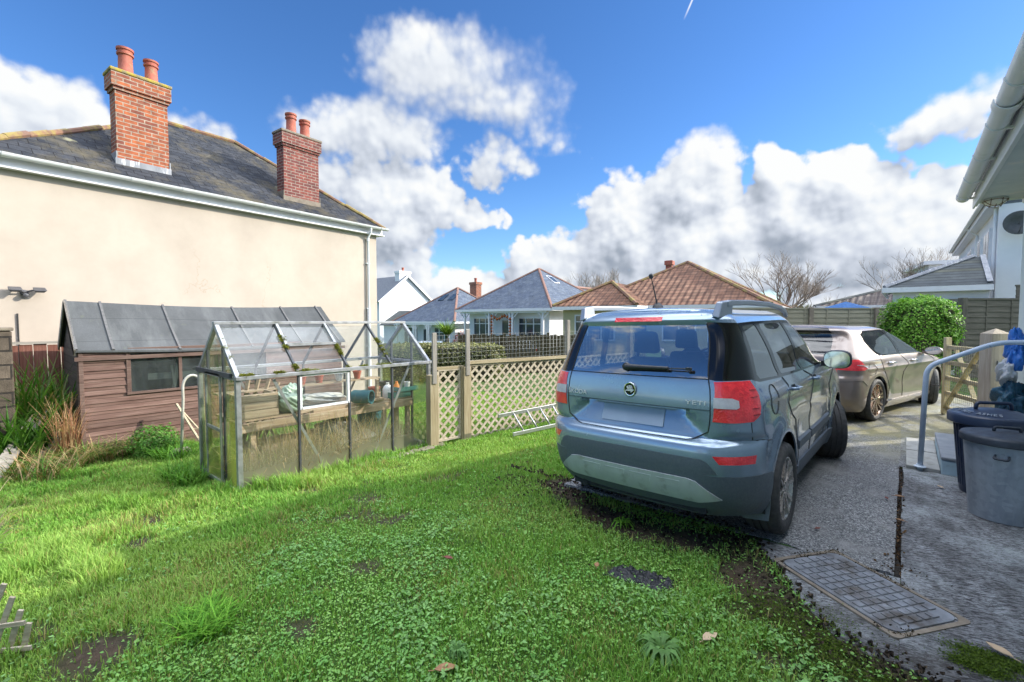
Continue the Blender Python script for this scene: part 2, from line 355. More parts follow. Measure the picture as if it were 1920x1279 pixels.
def finish(me, name, mat, parent=None, smooth=0, bevel=0., seg=2, uvrot=False):
    bm = bmesh.new(); bm.from_mesh(me); bmesh.ops.recalc_face_normals(bm, faces=bm.faces) if len(bm.faces) < 60000 else None; bm.to_mesh(me); bm.free()
    metre_uv(me, uvrot)
    for m in (mat if isinstance(mat, (list, tuple)) else [mat]): me.materials.append(MATS[m] if isinstance(m, str) else m)
    if smooth:
        me.polygons.foreach_set('use_smooth', [True] * len(me.polygons))
        if smooth < 180: me.set_sharp_from_angle(angle=R(smooth))
    o = bpy.data.objects.new(name, me); COL.objects.link(o)
    if parent: o.parent = parent
    if bevel:
        b = o.modifiers.new('bevel', 'BEVEL'); b.width = bevel; b.segments = seg; b.limit_method = 'ANGLE'; b.angle_limit = R(40)
    return o

def tag(o, label=None, cat=None, group=None, kind=None):
    if label: o['label'] = label
    if cat: o['category'] = cat
    if group: o['group'] = group
    if kind: o['kind'] = kind
    return o
def thing(name, label, cat, loc=(0, 0, 0), rz=0., group=None):
    o = bpy.data.objects.new(name, None); COL.objects.link(o); o.location = loc; o.rotation_euler = (0, 0, rz); o.empty_display_size = .2
    return tag(o, label, cat, group)
def copy_tree(o, parent=None):
    c = o.copy(); COL.objects.link(c)
    if parent: c.parent = parent
    for ch in [x for x in COL.objects if x.parent == o]: copy_tree(ch, c)
    return c
def kids(o): return [x for x in COL.objects if x.parent == o]

def np_mesh(name, V, F_list, tint, mat, parent=None, smooth=False):
    """V (n,3); F_list list of (m,k) index arrays; tint (n,3) per-vertex colour"""
    me = bpy.data.meshes.new(name); me.vertices.add(len(V)); me.vertices.foreach_set('co', V.astype(np.float32).ravel())
    tot = np.concatenate([np.full(len(f), f.shape[1], np.int32) for f in F_list]); idx = np.concatenate([f.ravel() for f in F_list]).astype(np.int32)
    me.loops.add(len(idx)); me.loops.foreach_set('vertex_index', idx)
    me.polygons.add(len(tot)); st = np.concatenate([[0], np.cumsum(tot)[:-1]]).astype(np.int32)
    me.polygons.foreach_set('loop_start', st); me.polygons.foreach_set('loop_total', tot)
    if smooth: me.polygons.foreach_set('use_smooth', np.ones(len(tot), bool))
    me.update(calc_edges=True)
    if tint is not None:
        a = me.color_attributes.new('tint', 'FLOAT_COLOR', 'POINT'); a.data.foreach_set('color', np.concatenate([tint, np.ones((len(V), 1))], 1).astype(np.float32).ravel())
    me.materials.append(MATS[mat]); o = bpy.data.objects.new(name, me); COL.objects.link(o)
    if parent: o.parent = parent
    return o

def vnoise(x, y, seed=0):
    x = np.asarray(x, float); y = np.asarray(y, float); xi = np.floor(x).astype(np.int64); yi = np.floor(y).astype(np.int64); fx_ = x - xi; fy_ = y - yi
    fx_ = fx_ * fx_ * (3 - 2 * fx_); fy_ = fy_ * fy_ * (3 - 2 * fy_)
    def hsh(a, b):
        n = (a * 374761393 + b * 668265263 + seed * 1442695) & 0xffffffff; n = ((n ^ (n >> 13)) * 1274126177) & 0xffffffff; return ((n ^ (n >> 16)) & 0xffff) / 65535.
    return (hsh(xi, yi) * (1 - fx_) + hsh(xi + 1, yi) * fx_) * (1 - fy_) + (hsh(xi, yi + 1) * (1 - fx_) + hsh(xi + 1, yi + 1) * fx_) * fy_
def fbm(x, y, seed=0, oct=4):
    t = 0; a = .5; s_ = 0
    for i in range(oct): t = t + a * vnoise(x * 2 ** i, y * 2 ** i, seed + i); s_ += a; a *= .5
    return t / s_
def sstep(a, b, x): t = np.clip((x - a) / (b - a), 0, 1); return t * t * (3 - 2 * t)

# ------------------------------------------------------------------ terrain
def base_z(p): return np.interp(p, [-40, -14, -11, -8.9, -7, -5.26, -3.9, -3, -2.4, -1], [-.8, -.55, -.5, -.45, -.37, -.25, -.13, -.06, -.03, 0])
def gz(p, q, bumps=True):
    p = np.asarray(p, float); q = np.asarray(q, float)
    X = .758 * p + .652 * q; d = np.hypot(p, q)
    z = base_z(p) + np.clip(.0222 * (q - 3.5), 0, .1) * sstep(-3.4, -2.2, p)
    z = z - 1.0 * sstep(13, 42, d) * (1 - sstep(8, 18, X))
    if bumps:
        m = (1 - sstep(-3.0, -2.0, p) * sstep(3.2, 3.8, q)) * (1 - sstep(-.9, -.4, p)) * (1 - sstep(12, 20, d))
        z = z + m * (.05 * (fbm(p * 1.3, q * 1.3, 3) - .5) + .025 * (fbm(p * 6, q * 6, 5) - .5))
    return z
def gzf(p, q): return float(gz(p, q))
SOIL_PTS = [(-2.55, 3.66), (-1.97, 3.28), (-1.46, 3.2), (-1.09, 3.26), (-.86, 3.45), (-.67, 2.95), (-.40, 2.72), (-.2, 2.62), (.2, 2.52), (.6, 2.55), (1.2, 2.5)]
BARE = [(-5.1, .85, .34), (-4.5, .76, .2), (-2.35, 1.03, .14), (-3.0, .32, .30), (-3.9, 2.36, .26), (-4.6, 2.15, .2), (-3.4, .12, .22), (-.62, 2.62, .18), (-1.35, 2.55, .10), (-.4, 2.35, .15)]
def soilness(p, q):
    """0 = turf, 1 = bare earth"""
    p = np.asarray(p, float); q = np.asarray(q, float); s_ = np.zeros(p.shape)
    for (a, b), (c, d) in zip(SOIL_PTS[:-1], SOIL_PTS[1:]):
        vx, vy = c - a, d - b; t = np.clip(((p - a) * vx + (q - b) * vy) / (vx * vx + vy * vy), 0, 1)
        dd = np.hypot(p - a - t * vx, q - b - t * vy); s_ = np.maximum(s_, 1 - sstep(.06, .27, dd))
    for a, b, r in BARE: s_ = np.maximum(s_, (1 - sstep(r * .4, r * 1.15, np.hypot((p - a), (q - b) * 1.4))) * .8)
    n = fbm(p * 4, q * 4, 21); s_ = np.clip(s_ + (n - .5) * .9 * (s_ > .02), 0, 1)
    s_ = np.maximum(s_, .8 * sstep(.72, .80, fbm(p * 1.9, q * 1.9, 33))); s_ = np.maximum(s_, sstep(-.35, .0, p) * sstep(2.75, 2.55, q) * sstep(1.0, 1.9, q) * (.75 + .5 * fbm(p * 6, q * 6, 9)).clip(0, 1))
    return s_

def axis_pts(lo, hi, step, far):
    a = list(np.arange(lo, hi + 1e-6, step)); s_ = step; x = hi
    while x < far: s_ *= 1.25; x += s_; a.append(x)
    s_ = step; x = lo
    while x > -far: s_ *= 1.25; x -= s_; a.insert(0, x)
    return np.array(a)
gx = axis_pts(-10, 2, .07, 900); gy = axis_pts(-1.5, 8, .07, 900)
GX, GY = np.meshgrid(gx, gy, indexing='ij'); GZ = gz(GX, GY)
under = (GX > -2.40) & (GY > 3.7) | (GX > -.3) & (GY > 3.0)
GZ = np.where(under & (np.hypot(GX, GY) < 60), GZ - .06, GZ)
b = Mat('earth'); so_ = b.node('ShaderNodeAttribute'); so_.attribute_name = 'tint'
tf = b.ramp(b.noise(b.obj, 2.5, 8, .7), (.3, (.030, .075, .010)), (.6, (.055, .12, .018)), (.8, (.09, .13, .03)))
er = b.ramp(b.noise(b.obj, 22., 8, .7), (.3, (.022, .017, .013)), (.55, (.075, .055, .038)), (.8, (.16, .125, .09)))
er = b.mix(b.ramp(b.noise(b.obj, 3., 5, .6), (.5, 0.), (.7, .6)), er, (.10, .06, .035))
b.set(b.mix(b.xyz(so_.outputs[0])[0], tf, er), .9, 0, .25, b.bump(b.math('ADD', b.noise(b.obj, 18., 8, .7), b.math('MULTIPLY', b.noise(b.obj, 90., 5, .7), .5)), .9, .03))
ni, nj = GX.shape; ids = np.arange(ni * nj).reshape(ni, nj)
Q = np.stack([ids[:-1, :-1], ids[1:, :-1], ids[1:, 1:], ids[:-1, 1:]], -1).reshape(-1, 4)
V = np.stack([GX.ravel(), GY.ravel(), GZ.ravel()], 1); sn = soilness(V[:, 0], V[:, 1]) ; sn[(np.hypot(V[:, 0], V[:, 1]) > 14)] = .25
ground = np_mesh('ground', V, [Q], np.stack([sn] * 3, 1), 'earth', None, True); tag(ground, kind='structure')

# concrete / tarmac
b = Mat('tarmac'); n1_ = b.noise(b.obj, 160., 4, .7); st = b.noise(b.obj, 1.2, 8, .68)
ag = b.vor(b.obj, 130., 'F1', 1)
agv = b.xyz(ag)[0]
c = b.ramp(agv, (0., (.025, .027, .03)), (.45, (.14, .145, .15)), (.8, (.27, .275, .28)), (1., (.46, .46, .45)))
c = b.mix(b.ramp(st, (.44, 0.), (.7, .7)), c, (.06, .058, .056)); c = b.mix(b.ramp(b.noise(b.obj, 2.4, 8, .7), (.52, 0.), (.66, .6)), c, (.30, .30, .29)); c = b.mix(b.ramp(b.noise(b.mapping(b.obj, (3, .5, 1)), 1.1, 7, .7), (.56, 0.), (.68, .6)), c, (.05, .045, .04))
c = b.mix(b.ramp(b.noise(b.obj, .9, 7, .7), (.60, 0.), (.72, .55)), c, (.10, .11, .04))
yq_ = b.xyz(b.obj)[1]; c = b.mix(b.math('MULTIPLY', b.mapr(yq_, 6.0, 7.5, 0., .8), b.ramp(b.noise(b.obj, 1.6, 7, .7), (.40, 0.), (.58, 1.))), c, (.24, .215, .085)); b.set(c, b.ramp(st, (.3, .75), (.7, .5)), 0, .4, b.bump(b.math('ADD', b.math('MULTIPLY', b.vor(b.obj, 130.), .8), n1_), .7, .006))  # yellow tint at the far end paints sun patches and moss into the colour
b = Mat('concrete'); v = b.mapping(b.obj, (1, 1, 1), (0, 0, 0), (0, 0, R(-20)))
st = b.noise(b.mapping(v, (2.6, .8, 1)), 1.7, 9, .72); fine = b.noise(b.mapping(v, (1., 5., 1)), 26., 6, .7)
c = b.ramp(st, (.30, (.075, .075, .078)), (.46, (.21, .215, .225)), (.60, (.33, .345, .36)), (.76, (.48, .51, .52)))
c = b.mix(b.ramp(fine, (.47, 0.), (.56, 1.)), c, (.025, .025, .028))
c = b.mix(b.ramp(b.noise(b.obj, 1.3, 9, .72), (.50, 0.), (.64, .55)), c, (.48, .53, .55)); c = b.mix(b.ramp(b.noise(b.obj, 2.3, 7, .7), (.58, 0.), (.68, .7)), c, (.05, .05, .035)); c = b.mix(b.ramp(b.noise(b.obj, 60., 4, .7), (.56, 0.), (.62, .8)), c, (.04, .036, .034))
yq = b.xyz(b.obj)
dirty = b.math('ADD', b.mapr(yq[1], 3.2, 2.5, 0., .75), b.math('MULTIPLY', b.math('SUBTRACT', b.noise(b.obj, 5., 8, .75), .5), 2.4), clamp=True)
c = b.mix(b.math('MULTIPLY', dirty, b.mapr(yq[1], 4.6, 3.6, 0., 1.)), c, (.035, .028, .022))
c = b.mix(b.math('MULTIPLY', b.mapr(yq[1], 6.2, 7.6, 0., .7), b.ramp(b.noise(b.obj, 1.6, 7, .7), (.40, 0.), (.58, 1.))), c, (.24, .22, .10)); b.set(c, b.ramp(st, (.3, .8), (.7, .55)), 0, .4, b.bump(b.math('ADD', fine, b.math('MULTIPLY', b.noise(b.obj, 120., 4, .7), .5)), .8, .012))  # far-end yellow as on the tarmac: sunlit patches with moss, put into the colour

def sheet(name, ps, qs, mat, edge, zoff=.0, thick=.10):
    """a slab following the drive's fall; edge(p, q) pushes the outline about"""
    bm = MB(); ni, nj = len(ps), len(qs); vs = []
    for i, p in enumerate(ps):
        for j, q in enumerate(qs):
            pp, qq = edge(i, j, p, q); vs.append((pp, qq, max(0., min(.1, .0222 * (qq - 3.5))) + zoff))
    idx = lambda i, j: i * nj + j
    fs = [(idx(i, j), idx(i + 1, j), idx(i + 1, j + 1), idx(i, j + 1)) for i in range(ni - 1) for j in range(nj - 1)]
    ring = [idx(i, 0) for i in range(ni)] + [idx(ni - 1, j) for j in range(1, nj)] + [idx(i, nj - 1) for i in range(ni - 2, -1, -1)] + [idx(0, j) for j in range(nj - 2, 0, -1)]
    o = len(vs); vs += [(vs[k][0], vs[k][1], vs[k][2] - thick) for k in ring]; m = len(ring)
    fs += [(ring[k], o + k, o + (k + 1) % m, ring[(k + 1) % m]) for k in range(m)]
    bm.add(vs, fs); return tag(bm.build(name, mat), kind='structure')
def ed_drive(i, j, p, q):
    if j == 0: q += .05 * (vnoise(p * 5, 1.) - .5) + .03 * (vnoise(p * 17, 4.) - .5)
    if i == 0: p += .05 * (vnoise(q * 3, 9.) - .5)
    if p > -.01: p += .022 * (float(fbm(q * 3, 5., 6)) - .5)
    return float(p), float(q)
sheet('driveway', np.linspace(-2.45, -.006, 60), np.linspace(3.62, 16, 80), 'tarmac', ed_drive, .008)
def ed_path(i, j, p, q):
    if j == 0:
        lim = float(np.interp(p, [-.75, -.55, -.38, -.21, 0, .4, 1.1], [3.52, 3.2, 2.93, 2.74, 2.66, 2.62, 2.6]))
        q = lim + .10 * float(fbm(p * 7, 2., 8) - .5) + .03 * float(vnoise(p * 23, 1.) - .5)
    if p < .03 and j: p += .028 * (float(fbm(q * 3.7, 8., 6)) - .5)
    return float(p), float(q)
qn = np.concatenate([[2.6], np.linspace(3.55, 12.5, 40)])
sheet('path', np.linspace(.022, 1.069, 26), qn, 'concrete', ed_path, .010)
def ed_apron(i, j, p, q):
    if j == 0: return ed_path(i, j, p, q)
    return float(p), float(3.60 + .02 * vnoise(p * 9, 3.))
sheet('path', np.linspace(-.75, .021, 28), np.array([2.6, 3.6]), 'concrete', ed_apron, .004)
# far road beyond the gardens and a strip of bare garden bed behind the trellis
bm = MB()
for i in range(24):
    a = -30 + i * 2.5; bq = a + 2.5
    pts = [(a, 27.5 + .10 * a), (bq, 27.5 + .10 * bq), (bq, 32.5 + .10 * bq), (a, 32.5 + .10 * a)]
    bm.poly(*[(x, y, gzf(x, y) + .06) for x, y in pts])
tag(bm.build('road', 'tarmac'), kind='structure')

# ------------------------------------------------------------------ grass
leafmat('grass_blade', .28, .55); leafmat('leaf', .30, .45); leafmat('dry_straw', .25, .75)
def blades(name, P, hgt, wid, tint, mat, lean=.45, parent=None, kind='stuff', az=None):
    n = len(P); th = RNG.uniform(0, 2 * PI, n) if az is None else az; ln = hgt * RNG.uniform(.15, 1., n) * lean * 1.6
    dx_, dy_ = np.cos(th), np.sin(th); fa = th + PI / 2 + RNG.normal(0, .5, n); sx, sy = np.cos(fa) * wid / 2, np.sin(fa) * wid / 2
    m = P + np.stack([dx_ * ln * .35, dy_ * ln * .35, hgt * .6], 1); t = P + np.stack([dx_ * ln, dy_ * ln, hgt * RNG.uniform(.75, 1., n)], 1)
    S = np.stack([sx, sy, np.zeros(n)], 1)
    V = np.stack([P - S, P + S, m - S * .75, m + S * .75, t], 1).reshape(-1, 3); k = np.arange(n)[:, None] * 5
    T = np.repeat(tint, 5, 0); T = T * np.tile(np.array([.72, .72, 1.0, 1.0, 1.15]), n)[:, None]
    o = np_mesh(name, V, [k + np.array([[0, 1, 3, 2]]), k + np.array([[2, 3, 4]])], T, mat, parent)
    if kind: o['kind'] = kind
    return o
def leaves(name, P, size, nrm, tint, mat, parent=None, kind='stuff', fold=.25, asp=.55):
    """pointed oval leaves: base, two sides, tip, folded along the midrib"""
    n = len(P); up = nrm / np.maximum(1e-6, np.linalg.norm(nrm, axis=1))[:, None]; a = RNG.normal(size=(n, 3)); a -= up * (a * up).sum(1)[:, None]; a /= np.maximum(1e-6, np.linalg.norm(a, axis=1))[:, None]
    bx_ = np.cross(up, a); L = size[:, None]
    V = np.stack([P, P + a * L * .45 + bx_ * L * asp * .5 + up * L * fold * .5, P + a * L, P + a * L * .45 - bx_ * L * asp * .5 + up * L * fold * .5], 1).reshape(-1, 3)
    k = np.arange(n)[:, None] * 4; T = np.repeat(tint, 4, 0)
    o = np_mesh(name, V, [k + np.array([[0, 1, 2]]), k + np.array([[0, 2, 3]])], T, mat, parent)
    if kind: o['kind'] = kind
    return o
def in_gh(p, q, m=0.): return (p > -6.52 - m) & (p < -5.24 + m) & (q > 1.70 - m) & (q < 4.30 + m)
def lawn_ok(p, q):
    X = .758 * p + .652 * q; Y = -.652 * p + .758 * q
    ok = (np.abs(X) < Y * 1.6 + .9) & (Y > .7)
    ok &= ~((p > -2.42 + .05 * (fbm(q * 4, p * 0, 2) - .5)) & (q > 3.62)) & ~in_gh(p, q, .0) & ~((p < -8.86) & (q > .72))
    lim = np.interp(p, [-2.5, -.9, -.75, -.55, -.38, -.21, 0, .4, 1.1], [3.66, 3.64, 3.52, 3.2, 2.93, 2.74, 2.66, 2.6, 2.6]); ok &= ~((p > -2.45) & (q > lim)) & (p < 1.05)
    return ok
def weedy(p, q):
    Y = -.652 * p + .758 * q; X = .758 * p + .652 * q
    v = sstep(4.6, 2.9, Y) * sstep(-2.6, -.9, X) * .85 + .10
    v = v * (.35 + 1.1 * sstep(.38, .60, fbm(p * 2.2, q * 2.2, 41)))
    return np.clip(v, 0, 1)
NC = 1750000
p = RNG.uniform(-9.6, 1.0, NC); q = RNG.uniform(-3.5, 9.0, NC); Yc = -.652 * p + .758 * q
prob = np.clip((2.6 / np.maximum(Yc, .5)) ** 1.0, 0, 1); k = (RNG.uniform(0, 1, NC) < prob) & lawn_ok(p, q); p, q = p[k], q[k]
sn = soilness(p, q); wd = weedy(p, q); k = RNG.uniform(0, 1, len(p)) > np.clip(sn * 1.02 + wd * .10, 0, .985); p, q, sn, wd = p[k], q[k], sn[k], wd[k]
Yc = -.652 * p + .758 * q; Xc = .758 * p + .652 * q
tall = .032 + .030 * sstep(.35, .7, fbm(p * 1.6, q * 1.6, 51)) + .055 * sstep(.60, .75, fbm(p * 2.4, q * 2.4, 61)) * sstep(-.6, -1.4, Xc)
tall = tall * (1 + .55 * sstep(-1.2, -3., Xc)) * (1 - .18 * wd)
tall = tall + .10 * sstep(.30, .0, np.abs(p + 5.15)) * (q > 1.3) * (q < 4.4) * RNG.uniform(0, 1, len(p)) ** 2
hg = tall * RNG.uniform(.55, 1.25, len(p)); wdt = (.0030 + .0009 * Yc) * RNG.uniform(.8, 1.3, len(p))
hue = fbm(p * 1.2, q * 1.2, 71)[:, None]; r_ = RNG.uniform(0, 1, (len(p), 1))
ca = np.array([.175, .37, .060]); cb = np.array([.31, .455, .105]); cd = np.array([.34, .30, .11])
ti = ca + (cb - ca) * np.clip(sstep(.35, .65, hue) * .6 + r_ * .5, 0, 1)
dry = (RNG.uniform(0, 1, (len(p), 1)) < .06 + .3 * sn[:, None] + .22 * sstep(.56, .72, fbm(p * 1.7, q * 1.7, 13))[:, None]); ti = np.where(dry, cd, ti) * RNG.uniform(.75, 1.2, (len(p), 1))
print('grass blades', len(p))
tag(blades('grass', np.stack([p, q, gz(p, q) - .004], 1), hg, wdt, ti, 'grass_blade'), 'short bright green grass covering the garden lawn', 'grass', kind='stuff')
# low broad-leaved weeds and clover between the grass
NC = 1000000
p = RNG.uniform(-9., 1.0, NC); q = RNG.uniform(-3.5, 7.0, NC); Yc = -.652 * p + .758 * q
k = (RNG.uniform(0, 1, NC) < np.clip((2.4 / np.maximum(Yc, .5)) ** 1.4, 0, 1)) & lawn_ok(p, q); p, q = p[k], q[k]
sn = soilness(p, q); wd = weedy(p, q); k = RNG.uniform(0, 1, len(p)) < wd * .42 * (1 - .9 * sn) + .05 * (sn > .3); p, q = p[k], q[k]; Yc = -.652 * p + .758 * q
n = len(p); print('weed leaves', n)
nr = np.stack([RNG.normal(0, .35, n), RNG.normal(0, .35, n), np.ones(n)], 1)
c1_, c2_ = np.array([.15, .36, .085]), np.array([.29, .48, .13]); u = RNG.uniform(0, 1, (n, 1)); u = .5 * u + .5 * sstep(.35, .65, fbm(p * 5, q * 5, 81))[:, None]
tag(leaves('weeds', np.stack([p, q, gz(p, q) + RNG.uniform(.004, .032, n)], 1), RNG.uniform(.006, .018, n) ** 1.0 * (1 + .09 * Yc) * np.where(RNG.uniform(0, 1, n) < .03, 1.7, 1.), nr, c1_ + (c2_ - c1_) * u, 'leaf', asp=.7), 'low clover and broad-leaved weeds growing through the lawn', 'weeds', kind='stuff')
# larger blue-green leaves in patches
NC = 160000
p = RNG.uniform(-5., 1.0, NC); q = RNG.uniform(-1.5, 5.0, NC); Yc = -.652 * p + .758 * q
k = (RNG.uniform(0, 1, NC) < np.clip((2.4 / np.maximum(Yc, .5)) ** 1.4, 0, 1) * sstep(.50, .66, fbm(p * 2.6, q * 2.6, 91)) * .5 * weedy(p, q) ** .5) & lawn_ok(p, q) & (np.hypot(p + 1.17, (q - 2.58) * 2) > .2); p, q, Yc = p[k], q[k], Yc[k]; k = soilness(p, q) < .6; p, q, Yc = p[k], q[k], Yc[k]; n = len(p); print('big weeds', n)
nr = np.stack([RNG.normal(0, .4, n), RNG.normal(0, .4, n), np.ones(n)], 1)
tag(leaves('weeds', np.stack([p, q, gz(p, q) + RNG.uniform(.012, .04, n)], 1), RNG.uniform(.018, .036, n), nr, np.array([.23, .42, .14]) * RNG.uniform(.55, 1.2, (n, 1)), 'leaf', asp=.5), 'patches of larger blue green weed leaves in the near lawn', 'weeds', kind='stuff')
# crumbs of earth and moss on the bare strips and over the edge of the concrete
n = 26000; p = RNG.uniform(-3.2, 1.05, n); q = RNG.uniform(1.8, 4.1, n)
lim = np.interp(p, [-2.5, -.9, -.75, -.55, -.38, -.21, 0, .4, 1.1], [3.66, 3.64, 3.52, 3.2, 2.93, 2.74, 2.66, 2.62, 2.6])
dd = q - lim; k = (RNG.uniform(0, 1, n) < np.exp(-np.maximum(0, dd) / .05) * np.exp(-np.maximum(0, -dd) / .22)) ; p, q, lim = p[k], q[k], lim[k]; n = len(p)
s0 = RNG.uniform(.004, .016, n) ** 1.0; z0 = np.maximum(gz(p, q), np.where(q > lim, .008, -1)) + s0 * .3
tet = np.array([[1, 1, 1], [-1, -1, 1], [-1, 1, -1], [1, -1, -1], [0, 0, 1.3]]) * .8
V = (np.stack([p, q, z0], 1)[:, None, :] + tet[None] * s0[:, None, None] * RNG.uniform(.5, 1.2, (n, 5, 3))).reshape(-1, 3); kk = np.arange(n)[:, None] * 5
er_ = np.array([.045, .034, .025]) * RNG.uniform(.4, 2.6, (n, 1)); mo = (RNG.uniform(0, 1, (n, 1)) < .06); er_ = np.where(mo, np.array([.07, .10, .015]), er_)
o = np_mesh('soil_crumbs', V, [kk + np.array([[0, 1, 4]]), kk + np.array([[0, 4, 3]]), kk + np.array([[1, 2, 4]]), kk + np.array([[2, 3, 4]]), kk + np.array([[0, 3, 1]]), kk + np.array([[1, 3, 2]])], np.repeat(er_, 5, 0), 'dry_straw')
tag(o, 'dark crumbs of earth along the edge of the concrete', 'soil', kind='stuff')
n = 22000; p = RNG.normal(0, 1, n); q = RNG.normal(0, 1, n); which = RNG.integers(0, 6, n)
cen = np.array([(-.30, 2.62, .12, .05), (-.45, 2.78, .16, .09), (.30, 2.90, .05, .03), (.36, 3.0, .07, .025), (-.55, 2.5, .12, .1), (-.1, 2.5, .15, .05)]); cc_ = cen[which]
p = cc_[:, 0] + p * cc_[:, 2]; q = cc_[:, 1] + q * cc_[:, 3]; nr = np.stack([RNG.normal(0, .5, n), RNG.normal(0, .5, n), np.ones(n)], 1)
zz = np.where(q > np.interp(p, [-.55, -.21, .4], [3.2, 2.74, 2.6]), .012, gz(p, q)) + RNG.uniform(0, .014, n)
tag(leaves('moss', np.stack([p, q, zz], 1), RNG.uniform(.005, .013, n), nr, np.array([.07, .115, .012]) * RNG.uniform(.5, 1.5, (n, 1)), 'leaf'), 'cushions of green moss beside the drain cover', 'moss', kind='stuff')

# tall rough growth: strap-leaved clump left of the shed, dry stalks, tufts
def strap_plant(name, label, cat, spots, hgt, wid, cols, mat='leaf', lean=.9, group=None, kind=None):
    """long arching leaves, each a five-joint strip"""
    V = []; F = []; T = []
    for (x, y, z) in spots:
        h = hgt * random.uniform(.6, 1.15); a = random.uniform(0, 2 * PI); l = h * random.uniform(.3, 1.) * lean; w_ = wid * random.uniform(.7, 1.2)
        d = Vector((math.cos(a), math.sin(a), 0)); s_ = Vector((-d.y, d.x, 0)); c = np.array(random.choice(cols)) * random.uniform(.7, 1.25); o = len(V)
        N_ = 6; dr = random.uniform(.0, .55)
        for i in range(N_):
            t = i / (N_ - 1); p_ = Vector((x, y, z)) + d * (l * t ** 1.7) + Vector((0, 0, h * (t - dr * t ** 3)))
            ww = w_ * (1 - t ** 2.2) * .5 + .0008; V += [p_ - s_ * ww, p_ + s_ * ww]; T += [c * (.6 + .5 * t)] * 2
        F += [(o + 2 * i, o + 2 * i + 1, o + 2 * i + 3, o + 2 * i + 2) for i in range(N_ - 1)]
    o = np_mesh(name, np.array([tuple(v) for v in V]), [np.array(F)], np.array(T), mat); return tag(o, label, cat, group, kind)
def spots(n, x, y, rx, ry, f=gzf, up=0.):
    r = []
    for _ in range(n):
        a = random.uniform(0, 2 * PI); m = math.sqrt(random.random()); px, py = x + rx * m * math.cos(a), y + ry * m * math.sin(a); r.append((px, py, f(px, py) + up))
    return r
GREENS = [(.05, .14, .02), (.08, .20, .03), (.11, .22, .04), (.16, .20, .06)]; STRAW = [(.42, .30, .15), (.50, .36, .20), (.34, .22, .11), (.55, .44, .27), (.40, .24, .14)]
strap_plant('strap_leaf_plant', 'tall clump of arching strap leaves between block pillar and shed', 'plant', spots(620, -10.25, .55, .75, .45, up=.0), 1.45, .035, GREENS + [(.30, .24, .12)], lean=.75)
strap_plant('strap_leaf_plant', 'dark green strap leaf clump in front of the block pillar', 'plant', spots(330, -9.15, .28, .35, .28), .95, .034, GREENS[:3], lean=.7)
strap_plant('dry_stalks', 'tangle of dry straw coloured stalks at the shed corner', 'dead grass', spots(700, -8.72, .80, .28, .30) + spots(650, -8.40, .5, .6, .38) + spots(420, -8.64, 1.35, .18, .5), .36, .009, STRAW[:3] + [(.09, .20, .03), (.12, .26, .04), (.16, .24, .06)], 'dry_straw', 1.5, kind='stuff')
strap_plant('dry_stalks', 'pink and straw coloured dead stems climbing the shed corner', 'dead grass', spots(240, -8.82, .74, .08, .12), 1.0, .008, [(.55, .30, .18), (.5, .36, .2), (.4, .2, .12)], 'dry_straw', .35, kind='stuff')
strap_plant('grass_tuft', 'long green grass tuft against the greenhouse gable end', 'grass tuft', spots(300, -6.5, 1.52, .5, .18), .25, .013, [(.10, .26, .03), (.15, .32, .04)], 'grass_blade', 1.2)
strap_plant('grass_tuft', 'long grass tuft growing under the shed window', 'grass tuft', spots(300, -7.9, 1.75, .4, .22), .27, .013, [(.10, .26, .03), (.15, .32, .04)], 'grass_blade', 1.2)
strap_plant('grass_tuft', 'dense long grass tuft at the bottom of the lawn', 'grass tuft', spots(380, -2.75, .72, .18, .12), .12, .006, [(.12, .32, .03), (.18, .38, .04)], 'grass_blade', 1.5)
strap_plant('grass_tuft', 'rough grey green growth at left edge of lawn', 'grass tuft', spots(420, -5.4, -.18, .5, .22), .30, .012, [(.07, .12, .05), (.11, .14, .08), (.3, .25, .13)], 'grass_blade', 1.3)
strap_plant('dry_stalks', 'dead stems standing at the far left edge of the lawn', 'dead grass', spots(130, -6.3, -.1, .3, .12), .40, .008, STRAW, 'dry_straw', .6, kind='stuff')
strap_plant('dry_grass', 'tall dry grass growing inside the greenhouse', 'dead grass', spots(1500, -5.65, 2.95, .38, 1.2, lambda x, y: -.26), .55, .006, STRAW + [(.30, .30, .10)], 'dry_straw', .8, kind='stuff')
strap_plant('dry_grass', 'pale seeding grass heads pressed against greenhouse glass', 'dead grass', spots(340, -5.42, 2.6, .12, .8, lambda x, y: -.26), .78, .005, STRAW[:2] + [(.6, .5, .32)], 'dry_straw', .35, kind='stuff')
# three flat weed rosettes and a leafy shrub
def rosette(x, y, r, n, label, col):
    V = []; F = []; T = []; z = gzf(x, y) + .012
    for k in range(n):
        a = 2.4 * k + random.uniform(-.2, .2); l = r * random.uniform(.6, 1.1); d = Vector((math.cos(a), math.sin(a), 0)); s_ = Vector((-d.y, d.x, 0)); o = len(V); c = np.array(col) * random.uniform(.75, 1.25)
        for i in range(7):
            t = i / 6; ww = l * .075 * math.sin(PI * min(1, t * .85 + .12)) * (1.5 if i % 2 else .6); V += [tuple(Vector((x, y, z)) + d * l * t + s_ * ww + Vector((0, 0, .05 * math.sin(PI * t)))), tuple(Vector((x, y, z)) + d * l * t - s_ * ww + Vector((0, 0, .05 * math.sin(PI * t))))]; T += [c, c]
        F += [(o + 2 * i, o + 2 * i + 1, o + 2 * i + 3, o + 2 * i + 2) for i in range(6)]
    tag(np_mesh('weed_rosette', np.array(V), [np.array(F)], np.array(T), 'leaf'), label, 'weed')
rosette(-.83, 2.05, .13, 44, 'large pale rosette of long jagged leaves in the near lawn', (.12, .24, .07))
rosette(-1.54, 1.40, .075, 26, 'smaller leafy weed rosette at the bottom edge of the lawn', (.13, .26, .08))
rosette(-1.62, 3.18, .11, 14, 'upright green weed beside the concrete behind the blue car', (.12, .30, .03))
